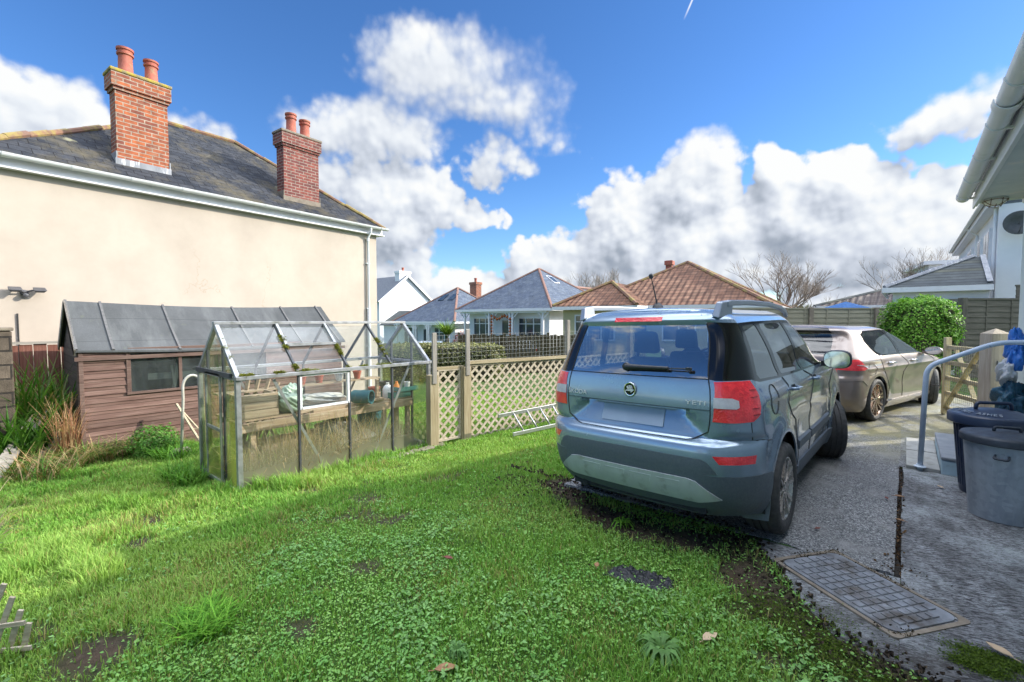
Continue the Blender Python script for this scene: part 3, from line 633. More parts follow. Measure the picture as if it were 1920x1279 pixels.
def leafy_shrub(name, label, c, r, n, leaf, cols, cat='shrub', stem=True, shape=1.0, hollow=.35, up=.6):
    root = thing(name, label, cat, c)
    u = RNG.normal(size=(n, 3)); u /= np.linalg.norm(u, axis=1)[:, None]; m = (hollow + (1 - hollow) * RNG.uniform(0, 1, (n, 1)) ** .6)
    lump = .75 + .45 * fbm(u[:, 0] * 2.2 + 5, u[:, 1] * 2.2 + u[:, 2] * 3.1, int(r[0] * 100))[:, None]
    Pn = u * m * np.array(r) * lump; Pn[:, 2] += r[2] * .9; k = Pn[:, 2] > .02; Pn = Pn[k]; nn = len(Pn)
    ti = np.array([random.choice(cols) for _ in range(nn)]) * RNG.uniform(.7, 1.25, (nn, 1))
    leaves('foliage', Pn, RNG.uniform(.6, 1.2, nn) * leaf, u[k] + np.array([0, 0, up]) + RNG.normal(0, .45, (nn, 3)), ti, 'leaf', root, None)
    if stem:
        mb = MB()
        for i in range(14):
            a = random.uniform(0, 2 * PI); l = random.uniform(.4, .95); mb.tube([(0, 0, -.03), (r[0] * .3 * l * math.cos(a), r[1] * .3 * l * math.sin(a), r[2] * .8), (r[0] * .8 * l * math.cos(a), r[1] * .8 * l * math.sin(a), r[2] * 1.6 * l)], [.012 + r[2] * .008, .008 + r[2] * .004, .003], 5)
        mb.build('stem', 'bark', root)
    return root
pm('bark', (.10, .075, .05), (.20, .16, .12), 12., .9, .4, 40., .01)
leafy_shrub('leafy_shrub', 'small green leafy shrub against the lower shed boards', (-8.35, 1.62, -.44), (.36, .34, .26), 1900, .05, [(.06, .17, .02), (.10, .24, .04), (.15, .27, .06)])
# loose litter
def leaf_litter(x, y, z, s_, rz, col, label):
    bm = MB(); pts = [(-.5, 0), (-.25, .2), (.05, .27), (.3, .16), (.55, 0), (.3, -.15), (.0, -.24), (-.28, -.16)]; vs = []
    for k in (0, .0035):
        vs += [(px * s_, py * s_, .014 + k + s_ * .35 * abs(py) + s_ * .2 * px * px) for px, py in pts]
    n = len(pts); bm.add(vs, [tuple(range(n - 1, -1, -1)), tuple(range(n, 2 * n))] + [(i, (i + 1) % n, n + (i + 1) % n, n + i) for i in range(n)]); bm.bar((-.75 * s_, 0, .018), (-.5 * s_, 0, .016), .003, .003)
    o = bm.build('fallen_leaf', col); o.location = (x, y, z); o.rotation_euler = (0, 0, rz); return tag(o, label, 'leaf', 'fallen leaves on the ground')
pm('leaf_brown', (.20, .09, .04), (.34, .20, .10), 30., .8); pm('leaf_red', (.20, .045, .035), (.12, .05, .03), 20., .7); pm('leaf_tan', (.42, .30, .19), (.5, .38, .25), 20., .8)
for a in [(.39, 6.38, .07, .13, .4, 'leaf_red', 'curled dark red leaf lying by the pale blue step'), (-.68, 2.27, .015, .10, 1.2, 'leaf_tan', 'narrow tan leaf lying on the near lawn'), (.38, 3.06, .018, .10, 2.5, 'leaf_tan', 'broad tan leaf on concrete at lower right corner'),
          (-1.51, 1.3, .01, .10, .9, 'leaf_brown', 'brown leaf at the bottom edge of the lawn'), (-1.44, 2.5, .01, .06, 2., 'leaf_brown', 'small brown leaf left of the black rag'), (-2.25, 1.97, -.01, .07, .3, 'leaf_red', 'small reddish leaf in the middle of the lawn'),
          (-.45, 4.0, .02, .05, 1., 'leaf_red', 'tiny red leaf on the tarmac right of the rear wheel'), (.28, 5.6, .06, .06, 2.2, 'leaf_tan', 'pale leaf on the concrete short of the step'), (.0, 5.1, .05, .07, .2, 'leaf_brown', 'brown leaf in the far half of the drive joint'), (.015, 4.55, .03, .06, 2.9, 'leaf_brown', 'brown leaf in the near half of the drive joint'), (-.08, 5.0, .045, .05, 1.9, 'leaf_red', 'red brown leaf beside the drive joint')]: leaf_litter(*a)
n = 620; q = 3.66 + 2.5 * RNG.uniform(0, 1, n) ** 1.6; p = RNG.normal(.008, .011, n) + .03 * np.where(q < 3.9, RNG.normal(0, 2.2, n), 0); nr = np.stack([RNG.normal(0, .8, n), RNG.normal(0, .8, n), np.ones(n)], 1)
tag(leaves('leaf_debris', np.stack([p, q, np.clip(.0222 * (q - 3.5), 0, .1) - .005 + RNG.uniform(0, .02, n)], 1), RNG.uniform(.008, .03, n), nr, np.where(RNG.uniform(0, 1, (n, 1)) < .12, 3.2, 1.) * np.array([.055, .032, .018]) * RNG.uniform(.15, 1.6, (n, 1)), 'dry_straw'), 'brown leaf debris packed in the drive joint', 'debris', kind='stuff')
bm = MB(); pm('joint_dirt', (.012, .010, .008), (.03, .025, .018), 40., .95, .5, 60.)
bm.add([(-.016, 3.62, -.01), (.033, 3.62, -.01), (.033, 6.15, .045), (-.016, 6.15, .045)], [(0, 1, 2, 3)]); tag(bm.build('drive_joint', 'joint_dirt'), kind='structure')
# black rag in the lawn
pm('rag_black', (.006, .007, .009), (.014, .016, .02), 14., .22, .9, 26., .03)
NX, NY = 40, 22; vs = []; fs = []
for i in range(NX):
    for j in range(NY):
        u, v = i / (NX - 1) * 2 - 1, j / (NY - 1) * 2 - 1; e = (abs(u) ** 2.6 + abs(v) ** 2.6); r_ = 1 + .22 * (float(fbm(u * 2 + 4, v * 2, 5)) - .5)
        hh = .05 * max(0, 1 - e) ** .5 * (.25 + 1.5 * abs(float(fbm(u * 5 + 9, v * 3.5, 14)) - .5) * 2.2); x, y = -1.17 + u * .19 * r_ * (1 - .15 * v), 2.58 + v * .085 * r_ + .03 * u; vs.append((x, y, gzf(x, y) + .006 + hh))
for i in range(NX - 1):
    for j in range(NY - 1): fs.append((i * NY + j, (i + 1) * NY + j, (i + 1) * NY + j + 1, i * NY + j + 1))
bm = MB(); bm.add(vs, fs); tag(bm.build('rag', 'rag_black', None, 180), 'crumpled black plastic rag half buried in the lawn', 'rag')
# drain cover in the apron
pm('cast_iron', (.13, .14, .155), (.26, .275, .30), 7., .6, .4, 70., .004, .15, dirt=(.075, .062, .05), dirt_s=5., dirt_lo=.47, dirt_hi=.66); pm('kerb_concrete', (.16, .13, .10), (.26, .22, .17), 8., .9, .5, 60., .008)
A_, B_, C_, D_ = [Vector((x, y, 0)) for x, y in ((-.55, 3.29), (-.34, 3.76), (.24, 3.28), (.03, 2.94))]
ctr = (A_ + B_ + C_ + D_) / 4; ux = ((C_ - B_) + (D_ - A_)).normalized(); rz = math.atan2(ux.y, ux.x); hl, hw = .355, .225
dc = thing('drain_cover', 'rectangular cast iron drain cover with raised grid in the concrete', 'drain cover', (ctr.x, ctr.y, .012), rz)
def rrect(a, b, r, n=6):
    o = []
    for sx, sy, t0 in ((1, 1, 0), (-1, 1, 90), (-1, -1, 180), (1, -1, 270)):
        for k in range(n + 1): t = R(t0 + 90 * k / n); o.append((sx * (a - r) + r * math.cos(t), sy * (b - r) + r * math.sin(t)))
    return o
bm = MB(); bm.prism(rrect(hl, hw, .06), lambda u, v, d: (u, v, d), -.03, .006)
bm.build('plate', 'cast_iron', dc, 0, .003)
bm = MB(); g_ = .0095
for i in range(12):
    for j in range(7):
        x0 = -hl + .025 + i * (2 * hl - .05) / 12; y0 = -hw + .025 + j * (2 * hw - .05) / 7; x1 = x0 + (2 * hl - .05) / 12 - g_; y1 = y0 + (2 * hw - .05) / 7 - g_
        if (abs(x0) > hl - .07 or abs(x1) > hl - .07) and (abs(y0) > hw - .07 or abs(y1) > hw - .07): continue
        bm.box(x0, x1, y0, y1, .0065, .0125)
bm.build('grid', 'cast_iron', dc, 0, .0025, 1)
bm = MB(); o_, i_ = rrect(hl + .035, hw + .032, .03), rrect(hl + .010, hw + .010, .06); n = len(o_)
vs = [(x, y, .004) for x, y in o_] + [(x, y, .004) for x, y in i_] + [(x, y, -.05) for x, y in o_] + [(x, y, -.05) for x, y in i_]
bm.add(vs, [(k, (k + 1) % n, n + (k + 1) % n, n + k) for k in range(n)] + [(k, 2 * n + k, 2 * n + (k + 1) % n, (k + 1) % n) for k in range(n)] + [(n + k, n + (k + 1) % n, 3 * n + (k + 1) % n, 3 * n + k) for k in range(n)])
bm.build('frame', 'kerb_concrete', dc)

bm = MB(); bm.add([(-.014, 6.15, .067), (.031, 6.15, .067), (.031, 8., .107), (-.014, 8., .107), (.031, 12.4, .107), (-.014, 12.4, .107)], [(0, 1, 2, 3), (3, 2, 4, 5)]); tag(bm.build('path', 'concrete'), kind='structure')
n = 900; a = RNG.uniform(0, 1, n); side = RNG.integers(0, 4, n); u = np.where(side < 2, (a * 2 - 1) * (hl + .03), np.where(side == 2, hl + .02, -hl - .02)); v = np.where(side == 0, hw + .02, np.where(side == 1, -hw - .02, (a * 2 - 1) * (hw + .03)))
u = u + RNG.normal(0, .018, n); v = v + RNG.normal(0, .018, n); k = fbm(u * 6, v * 6, 4) > .5; u, v = u[k], v[k]; n = len(u); P_ = np.stack([ctr.x + u * math.cos(rz) - v * math.sin(rz), ctr.y + u * math.sin(rz) + v * math.cos(rz), np.full(n, .019)], 1)
tag(leaves('soil_crumbs', P_, RNG.uniform(.006, .02, n), np.array([0, 0, 1]) + RNG.normal(0, .7, (n, 3)), np.array([.05, .038, .024]) * RNG.uniform(.4, 2.2, (n, 1)), 'dry_straw'), 'crumbs of soil round the rim of the drain cover', 'soil', kind='stuff')

# ------------------------------------------------------------------ neighbour's cream house (local: x out of the wall, y along it)
b = Mat('cream_render'); n1_ = b.noise(b.obj, .9, 7, .62); ck = b.vor(b.vmath('ADD', b.obj, b.vmath('SCALE', b.noise(b.obj, 2.2, 5, .6, out=1))), .42, 'DISTANCE_TO_EDGE')
c = b.ramp(n1_, (.3, (.425, .365, .305)), (.6, (.50, .435, .365)), (.8, (.46, .395, .33)))
st = b.noise(b.mapping(b.obj, (1, 2.2, .22)), 1.6, 6, .65); c = b.mix(b.ramp(st, (.56, 0.), (.82, .28)), c, (.40, .34, .275))
crk = b.math('MULTIPLY', b.ramp(ck, (0., 1.), (.006, 0.)), b.ramp(b.noise(b.obj, .7, 2), (.53, 0.), (.60, .5)))
c = b.mix(crk, c, (.34, .26, .18)); b.set(c, .85, 0, .2, b.bump(b.noise(b.obj, 120., 5, .6), .15, .004))
bricks('red_brick', (.40, .115, .045), (.20, .065, .045), (.34, .27, .21), lichen=(.25, .17, .12), ms=.010)
bricks('dark_brick', (.24, .072, .055), (.14, .048, .045), (.30, .24, .20), ms=.009)
slates('slate_old', (.020, .024, .033), (.045, .048, .056), (.006, .006, .007), .28, .17, (.115, .098, .062), (.24, .23, .15), .75, .8)
pm('terracotta', (.44, .12, .075), (.34, .10, .07), 7., .75, .2, 50., dirt=(.30, .22, .12), dirt_s=5.)
pm('ridge_tile', (.215, .105, .066), (.155, .09, .065), 5., .9, .4, 40., dirt=(.26, .20, .06), dirt_s=3.5, dirt_lo=.46, dirt_hi=.60)
pm('lichen_cap', (.20, .17, .11), (.30, .24, .10), 7., .95, .6, 40., .01, dirt=(.40, .30, .04), dirt_s=5., dirt_lo=.46, dirt_hi=.58)
pm('white_upvc', (.78, .79, .80), (.72, .73, .74), 3., .35, 0, dirt=(.50, .50, .47), dirt_s=4., dirt_lo=.60, dirt_hi=.85)
pm('lead', (.16, .17, .19), (.30, .31, .33), 6., .6, .2, 30., dirt=(.6, .6, .6), dirt_s=9., dirt_lo=.58, dirt_hi=.66, stretch=(1, 1, .25))
pm('black_plastic', (.018, .018, .02), (.035, .035, .038), 20., .5); pm('black_gloss', (.006, .006, .007), None, rough=.08, spec=.6)
NH = thing('rendered_house', 'big cream rendered house with slate hip roof and two chimneys', 'house', (-11.3, 0, 0), R(5))
L0, L1, DP, EZ, RZ_, HB = -.02, 7.78, 5.75, 4.28, 6.60, 2.85
bm = MB(); bm.box(-DP, 0, L0, L1, -.9, EZ - .06); bm.build('wall', 'cream_render', NH)
e0, e1, fx0, fx1 = L0 - .18, L1 + .2, .16, -DP - .16
A_, B_, C_, D_ = (fx0, e0, EZ), (fx0, e1, EZ), (fx1, e1, EZ), (fx1, e0, EZ); mx = (fx0 + fx1) / 2; r0, r1 = (mx, 3.5, RZ_), (mx, e1 - HB + .05, RZ_)
bm = MB()
def warped(a, b_, c, d, n=26, m=12, s_=.02):
    """a sagging, slightly uneven slope: a-b along the eave, d-c along the ridge"""
    a, b_, c, d = map(Vector, (a, b_, c, d)); vs = []; fs = []
    for i in range(n + 1):
        for j in range(m + 1):
            u, v = i / n, j / m; p_ = (a.lerp(b_, u)).lerp(d.lerp(c, u), v); p_.z += s_ * (float(fbm(p_.y * 1.5 + 40, p_.x * 1.5 + 7, 3)) - .5) * 2 * min(1, 6 * v) * min(1, 6 * (1 - v)); vs.append(p_)
    for i in range(n):
        for j in range(m): k = i * (m + 1) + j; fs.append((k, k + m + 1, k + m + 2, k + 1))
    return vs, fs
rf = MB()
for quad in ((A_, B_, r1, r0), (B_, C_, r1, r1), (C_, D_, r0, r1), (D_, A_, r0, r0)): rf.add(*warped(*quad))
ROOF = rf.build('roof', 'slate_old', NH, 180)
bm = MB()
def ridge(bm, a, b_, r=.10, n=14, lap=.02, seg=8, jit=.012):
    a, b_ = Vector(a), Vector(b_); L_ = (b_ - a).length; n = max(2, int(L_ / .42))
    for i in range(n):
        p0 = a.lerp(b_, i / n); p1 = a.lerp(b_, (i + 1) / n); k = random.uniform(-jit, jit); p0.z += k; p1.z += k + .008
        bm.tube([p0, p1], [r * random.uniform(.95, 1.05), r * 1.04], seg)
for a, b_ in ((r0, r1), (A_, r0), (B_, r1), (C_, r1), (D_, r0)): ridge(bm, (a[0], a[1], a[2]), (b_[0], b_[1], b_[2]), .062)
bm.build('ridge_tiles', 'ridge_tile', ROOF, 40)
def brick_chimney(parent, y0, y1, x0, x1, zb, zt, brickm, pots, base, cap='lichen_cap'):
    bm = MB(); bm.box(x0, x1, y0, y1, zb, zt - .38)
    o = .03
    bm.box(x0 - o, x1 + o, y0 - o, y1 + o, zt - .38, zt - .32); bm.box(x0 - 2 * o, x1 + 2 * o, y0 - 2 * o, y1 + 2 * o, zt - .32, zt - .05)
    st = bm.build('chimney', brickm, parent, 0, .006)
    bm = MB(); bm.box(x0 - 2.6 * o, x1 + 2.6 * o, y0 - 2.6 * o, y1 + 2.6 * o, zt - .048, zt + .02); bm.lathe([(.0, .06), (.10, .05), (.16, .02)], 8, ((x0 + x1) / 2, (y0 + y1) / 2, zt), sy=1.2); bm.build('cap', cap, st, 0, .02)
    bm = MB(); zf = zb + .0
    bm.box(x1 - .01, x1 + .018, y0 - .03, y1 + .03, base[0], base[0] + .17); bm.box(x0, x1 + .016, y0 - .02, y0 + .001, base[0] + .0, base[0] + .3); bm.box(x0, x1 + .016, y1 - .001, y1 + .02, base[0], base[0] + .3)
    bm.build('flashing', base[1], st, 0, .004)
    for (x, y, h, r) in pots:
        bm = MB(); bm.lathe([(r * 1.02, 0), (r * 1.05, .04), (r * .98, .06), (r * .92, h * .55), (r * .9, h * .72), (r * 1.1, h * .74), (r * 1.12, h * .80), (r * .98, h * .82), (r * .98, h * .9), (r * 1.14, h * .92), (r * 1.14, h), (r * .85, h), (r * .8, h * .5), (0, h * .5)], 20, (x, y, zt + .03))
        bm.build('chimney_pot', 'terracotta', st, 35)
brick_chimney(NH, 1.90, 2.76, -.66, -.32, 3.9, 6.44, 'red_brick', [(-.49, 2.13, .50, .125), (-.52, 2.56, .46, .115)], (4.58, 'lead'))
brick_chimney(NH, 5.21, 6.17, -.66, -.32, 3.9, 6.38, 'dark_brick', [(-.49, 5.52, .50, .125), (-.5, 5.90, .46, .125)], (4.58, 'kerb_concrete'), 'kerb_concrete')
bm = MB()
gp_ = [(.066 * math.cos(t), .066 * math.sin(t)) for t in np.linspace(PI, 2 * PI, 9)] + [(.060 * math.cos(t), .060 * math.sin(t)) for t in np.linspace(2 * PI, PI, 9)]
bm.prism(gp_, lambda u, v, d: (fx0 + .05 + u, d, EZ + v), e0 - .02, e1 + .06); bm.box(.01, .035, e0, e1, EZ - .20, EZ - .01); bm.box(.0, .15, e0, e1, EZ - .22, EZ - .195)
GUT = bm.build('gutter', 'white_upvc', NH, 40)
for k in range(10): bm = MB(); y = .3 + k * .83; bm.prism([(x * 1.12, z * 1.12 ) for x, z in gp_], lambda u, v, d: (fx0 + .05 + u, d, EZ + v), y, y + (.05 if k % 3 else .12)); bm.build('bracket', 'white_upvc', GUT, 40)
bm = MB(); bm.tube([(fx0 + .05, 7.44, EZ - .06), (fx0 + .05, 7.44, EZ - .16), (.06, 7.44, EZ - .34), (.06, 7.44, -.5)], .034, 10); bm.tube([(.06, 7.44, 1.9), (.06, 7.44, -.5)], .05, 10); bm.tube([(.06, 7.44, EZ - .42), (.06, 7.44, EZ - .34)], .046, 10)
for z in (3.2, 1.9, .8): bm.box(.0, .075, 7.385, 7.495, z, z + .035)
bm.build('downpipe', 'white_upvc', NH, 40)
bm = MB(); bm.box(-.55, -.1, 7.80, 8.0, EZ - .20, EZ - .12); bm.box(-3., -.02, 7.781, 7.80, EZ - .25, EZ - .05); bm.build('fascia', 'white_upvc', NH)
# twin security light on the wall
pm('lamp_grey', (.05, .05, .055), (.09, .09, .10), 10., .45)
FL = thing('security_light', 'twin head dark grey security floodlight on the cream wall', 'light', (-11.3 + .0 - math.sin(R(5)) * .51, .51 * math.cos(R(5)), 2.04), R(5))
bm = MB(); bm.lathe([(.05, 0), (.05, .04), (.03, .055), (.0, .056)], 14, (0, 0, 0), 'x'); bm.tube([(.04, 0, 0), (.09, -.05, .03), (.12, -.09, .05)], .014, 8); bm.tube([(.04, 0, 0), (.09, .06, .03), (.11, .12, .05)], .014, 8); bm.lathe([(.0, -.03), (.035, -.025), (.042, 0), (.035, .02), (0, .03)], 12, (.09, .01, -.04), 'x'); bm.build('bracket', 'lamp_grey', FL, 40)
for s_, y in ((-1, -.12), (1, .17)):
    bm = MB(); bm.add([(.07, y - .08, .10), (.07, y + .08, .10), (.20, y + .09, .04), (.20, y - .09, .04), (.09, y - .045, .03), (.09, y + .045, .03), (.17, y + .05, -.0), (.17, y - .05, -.0)], [(0, 1, 2, 3), (7, 6, 5, 4), (0, 4, 5, 1), (1, 5, 6, 2), (2, 6, 7, 3), (3, 7, 4, 0)]); bm.build('lamp_head', 'lamp_grey', FL, 0, .012)
bm = MB(); bm.tube([(.02, -.09, -.35), (.02, -.09, -1.4)], .010, 6); bm.build('cable', 'black_plastic', FL)
# low boarded fence and block pillar at far left
wood('board_red', (.10, .038, .026), (.17, .065, .045), (.26, .13, .10), board=None); wood('wood_grey', (.16, .145, .125), (.26, .235, .20), (.40, .37, .33)); wood('wood_pale', (.20, .155, .095), (.36, .29, .19), (.50, .43, .32)); wood('wood_post', (.19, .15, .08), (.32, .255, .15), (.43, .37, .25))
wood('wood_lattice', (.26, .21, .14), (.43, .36, .26), (.56, .50, .40))
BF = thing('board_fence', 'short reddish boarded fence below the cream house wall', 'fence', (-11.0, .2, -.5))
bm = MB()
for k in range(11): y = -.95 + k * .165; bm.box(-.012, .012 + .004 * (k % 2), y, y + .155, 0, 1.66 + .01 * (k % 3))
bm.build('boards', 'board_red', BF, 0, .004, uvrot=True); bm = MB(); bm.box(-.03, .04, -1.0, .9, 1.68, 1.72); bm.bar((.02, -1, .4), (.02, .9, .4), .03, .07); bm.build('rail', 'wood_grey', BF)
bricks('blockwork', (.14, .11, .085), (.085, .068, .052), (.035, .03, .026), .34, .19, .014, .95, bumpd=.035, lichen=(.20, .16, .11))
PL = thing('block_pillar', 'weathered stone block pillar at left edge of the garden', 'pillar', (-9.2, .26, -.55))
bm = MB(); bm.box(-.42, .0, -1.8, .02, 0, 1.98); bm.build('pillar', 'blockwork', PL, 0, .02); bm = MB(); bm.box(-.44, .02, -1.8, .04, 1.983, 2.03); bm.build('coping', 'kerb_concrete', PL, 0, .012)
for k, (a, b_, lab) in enumerate([((-8.35, .02, -.36), (-9.75, .58, .24), 'upper weathered plank lying on the rough growth by the pillar'), ((-8.5, .36, -.40), (-9.6, .84, -.02), 'lower weathered plank lying nearer the shed corner')]):
    bm = MB(); bm.bar(a, b_, .15, .035, (0, .3, 1)); tag(bm.build('plank', 'wood_grey', None, 0, .004), lab, 'plank', 'planks by the shed')

# ------------------------------------------------------------------ shed (local: x along the long front, -y... built in world axes from its front corner)
wood('shed_board', (.075, .040, .032), (.145, .082, .066), (.25, .165, .135), board=.118, gap=.05, paint=(.46, .41, .36)); wood('shed_frame', (.06, .036, .03), (.12, .073, .06), (.20, .14, .115), paint=(.46, .41, .36)); wood('shed_end', (.045, .034, .028), (.08, .06, .048), (.13, .10, .085), board=.118, gap=.05)
b = Mat('roof_felt'); sp = b.noise(b.obj, 260., 3, .7); big = b.noise(b.mapping(b.obj, (1, 1, 1)), 1.4, 6, .6)
c = b.ramp(sp, (.35, (.055, .060, .064)), (.65, (.13, .136, .14))); c = b.mix(b.ramp(big, (.4, 0.), (.7, .6)), c, (.045, .048, .047)); c = b.mix(b.ramp(b.noise(b.mapping(b.obj, (.6, 3, .6)), 1.3, 7, .7), (.5, 0.), (.7, .55)), c, (.16, .168, .168)); c = b.mix(b.ramp(b.noise(b.obj, 3.1, 6, .7), (.62, 0.), (.70, .5)), c, (.13, .14, .09))
vv = b.xyz(b.uv)[1]; lap = b.math('FRACT', b.math('DIVIDE', b.math('ADD', vv, .24), .66)); c = b.mix(b.ramp(lap, (0., .7), (.012, .7), (.02, 0.)), c, (.04, .042, .044))
b.set(c, .95, 0, .2, b.bump(b.math('ADD', b.math('MULTIPLY', sp, .5), b.math('MULTIPLY', big, 2.)), .5, .01))
glass('shed_glass', (.75, .82, .82), .7, .06, (.22, .25, .25), .42, 3., True)
SX, SY, SL, SD, SB = -8.89, .91, 3.97, 1.9, -.52
SH = thing('garden_shed', 'long weathered brown timber shed with grey felt roof', 'shed', (SX, SY, SB))
ez, rz_ = 1.165 - SB, 1.875 - SB
W0, W1, WZ0, WZ1 = .53, 2.52, .49 - SB, 1.075 - SB
bm = MB()
def clad(bm, y0, y1, z0, z1, x=0.):
    """overlapping horizontal boards"""
    z = z0
    while z < z1 - 1e-4:
        zt = min(z1, z + .118); t0, t1 = .026 + random.uniform(-.002, .003), .010
        bm.add([(x - .0, y0, z), (x + t0, y0, z), (x + t1, y0, zt), (x, y0, zt), (x, y1, z), (x + t0, y1, z), (x + t1, y1, zt), (x, y1, zt)], [(0, 1, 2, 3), (7, 6, 5, 4), (0, 4, 5, 1), (1, 5, 6, 2), (2, 6, 7, 3), (3, 7, 4, 0)]); z = zt
clad(bm, 0, SL, .06, WZ0); clad(bm, 0, W0, WZ0, ez); clad(bm, W1, SL, WZ0, ez)
bm.build('front_wall', 'shed_board', SH)
bm = MB(); bm.add([(0, -.002, .02), (0, -.002, ez), (-SD / 2, -.002, rz_ - .03), (-SD, -.002, ez), (-SD, -.002, .02), (0, .03, .02), (0, .03, ez), (-SD / 2, .03, rz_ - .03), (-SD, .03, ez), (-SD, .03, .02)], [(0, 1, 2, 3, 4), (9, 8, 7, 6, 5)] + [(i, 5 + i, 5 + (i + 1) % 5, (i + 1) % 5) for i in range(5)])
bm.add([(0, SL - .03, .02), (0, SL - .03, ez), (-SD / 2, SL - .03, rz_ - .03), (-SD, SL - .03, ez), (-SD, SL - .03, .02), (0, SL, .02), (0, SL, ez), (-SD / 2, SL, rz_ - .03), (-SD, SL, ez), (-SD, SL, .02)], [(0, 1, 2, 3, 4), (9, 8, 7, 6, 5)] + [(i, 5 + i, 5 + (i + 1) % 5, (i + 1) % 5) for i in range(5)])
bm.box(-SD, -SD + .03, .03, SL - .03, .02, ez); bm.build('end_wall', 'shed_end', SH)
bm = MB(); bm.box(.012, .04, -.02, .03, .04, ez - .0); bm.box(-.03, .0, -.03, -.003, .04, ez); bm.box(.012, .036, W0 - .025, W0, WZ0 - .03, ez - .02); bm.box(-.02, .034, W0 + .0, W1, WZ1, ez - .005)
bm.build('corner_trim', 'shed_frame', SH, 0, .003)
bm = MB(); bm.box(-.03, .05, W0 - .03, W1 + .03, WZ0 - .035, WZ0); bm.box(-.02, .022, W0, W0 + .03, WZ0, WZ1); bm.box(-.02, .022, W1 - .03, W1, WZ0, WZ1)
for y in (1.16, 1.84): bm.box(-.02, .026, y, y + .045, WZ0, WZ1)
WF = bm.build('window', 'shed_frame', SH, 0, .003); bm = MB(); bm.box(-.010, -.006, W0 + .03, W1 - .03, WZ0, WZ1); bm.build('pane', 'shed_glass', WF)
bm = MB(); bm.box(-SD + .05, -.05, .05, SL - .05, 0., .05); bm.build('floor', 'shed_end', SH)
bm = MB(); bm.bar((-.3, 1.05, .2), (-.16, 1.2, 1.5), .05, .04); bm.bar((-.25, 1.25, .2), (-.16, 1.1, 1.36), .03, .03); bm.box(-.5, -.2, 1.8, 1.86, .1, 1.5); bm.bar((-.2, .8, 1.2), (-.2, 2.6, 1.2), .03, .1); bm.build('stored_timber', 'wood_grey', SH)
def sag(y): return -.055 * math.sin(PI * min(1, max(0, y / SL)))
fl = MB()
NS = 22; top = []
for sgn in (1, -1):
    vs = []
    for i in range(NS + 1):
        y = -.06 + (SL + .12) * i / NS; s_ = sag(y)
        for v in (0, .5, 1.0):
            x = -SD / 2 + sgn * (SD / 2 + .07) * v; z = rz_ + s_ + (ez - .015 - rz_ + s_ * .1) * v - .02 * math.sin(PI * v) ; vs.append((x, y, z))
    n3 = len(vs); vs2 = vs + [(x, y, z - .028) for x, y, z in vs]; fs = []
    for i in range(NS):
        for j in range(2): k = i * 3 + j; fs += [(k, k + 3, k + 4, k + 1), (n3 + k + 1, n3 + k + 4, n3 + k + 3, n3 + k)]
        fs += [(i * 3 + 2, i * 3 + 5, n3 + i * 3 + 5, n3 + i * 3 + 2)]
    fs += [(0, 1, n3 + 1, n3), (1, 2, n3 + 2, n3 + 1), (NS * 3, n3 + NS * 3, n3 + NS * 3 + 1, NS * 3 + 1), (NS * 3 + 1, n3 + NS * 3 + 1, n3 + NS * 3 + 2, NS * 3 + 2)]
    fl.add(vs2, fs)
RFo = fl.build('roof', 'roof_felt', SH, 40)
for y in (.36, 1.18, 2.26, 3.16, 3.90, -.04):
    bm = MB(); s_ = sag(y)
    for v0, v1 in ((0, .5), (.5, 1.0)):
        f_ = lambda v: (-SD / 2 + (SD / 2 + .07) * v, y, rz_ + s_ + (ez - .015 - rz_ + s_ * .1) * v - .02 * math.sin(PI * v) + .012)
        bm.bar(f_(v0), f_(v1), .032, .024)
    bm.build('roof_batten', 'felt_batten' if 'felt_batten' in MATS else wood('felt_batten', (.06, .06, .062), (.11, .11, .112), (.18, .175, .17)), RFo)
bm = MB(); bm.box(.03, .055, -.06, SL + .06, ez - .17, ez - .115); bm.build('eaves_board', 'shed_frame', SH)
bm = MB()
for s0 in (0, 1):
    bm.bar((.06, -.055, ez - .05), (-SD / 2, -.055, rz_ - .035), .02, .10)
bm.bar((-SD - .05, -.055, ez - .05), (-SD / 2, -.055, rz_ - .035), .02, .10); bm.build('bargeboard', 'wood_grey', SH)
# bits leaning by the shed
bm = MB(); bm.tube([(-7.75, 1.80, -.42), (-7.72, 1.84, .45)] + [(-7.72 + .0 * t, 1.955 - .115 * math.cos(t), .62 + .17 * math.sin(t)) for t in np.linspace(.05, PI - .05, 12)] + [(-7.70, 2.07, .4), (-7.68, 2.08, -.4)], .018, 8); pm('hose_white', (.55, .54, .48), (.42, .40, .34), 9., .5)
tag(bm.build('cloche_hoop', 'hose_white', None, 180), 'pale bent plastic hoop standing between shed and greenhouse', 'hoop')
bm = MB(); bm.bar((-8.55, 1.95, .28), (-8.0, 2.18, -.42), .03, .02); bm.bar((-8.55, 1.95, .26), (-8.2, 2.35, -.42), .03, .02); bm.bar((-8.3, 2.05, -.1), (-8.25, 2.2, -.1), .02, .02); tag(bm.build('wooden_stakes', 'wood_pale'), 'pair of thin wooden stakes leaning on the shed boards', 'stakes')
bm = MB(); bm.box(-8.0, -7.82, 1.72, 1.95, -.46, -.28); tag(bm.build('stone_block', 'kerb_concrete', None, 0, .03), 'grey stone block among the grass by the hoop', 'stone')

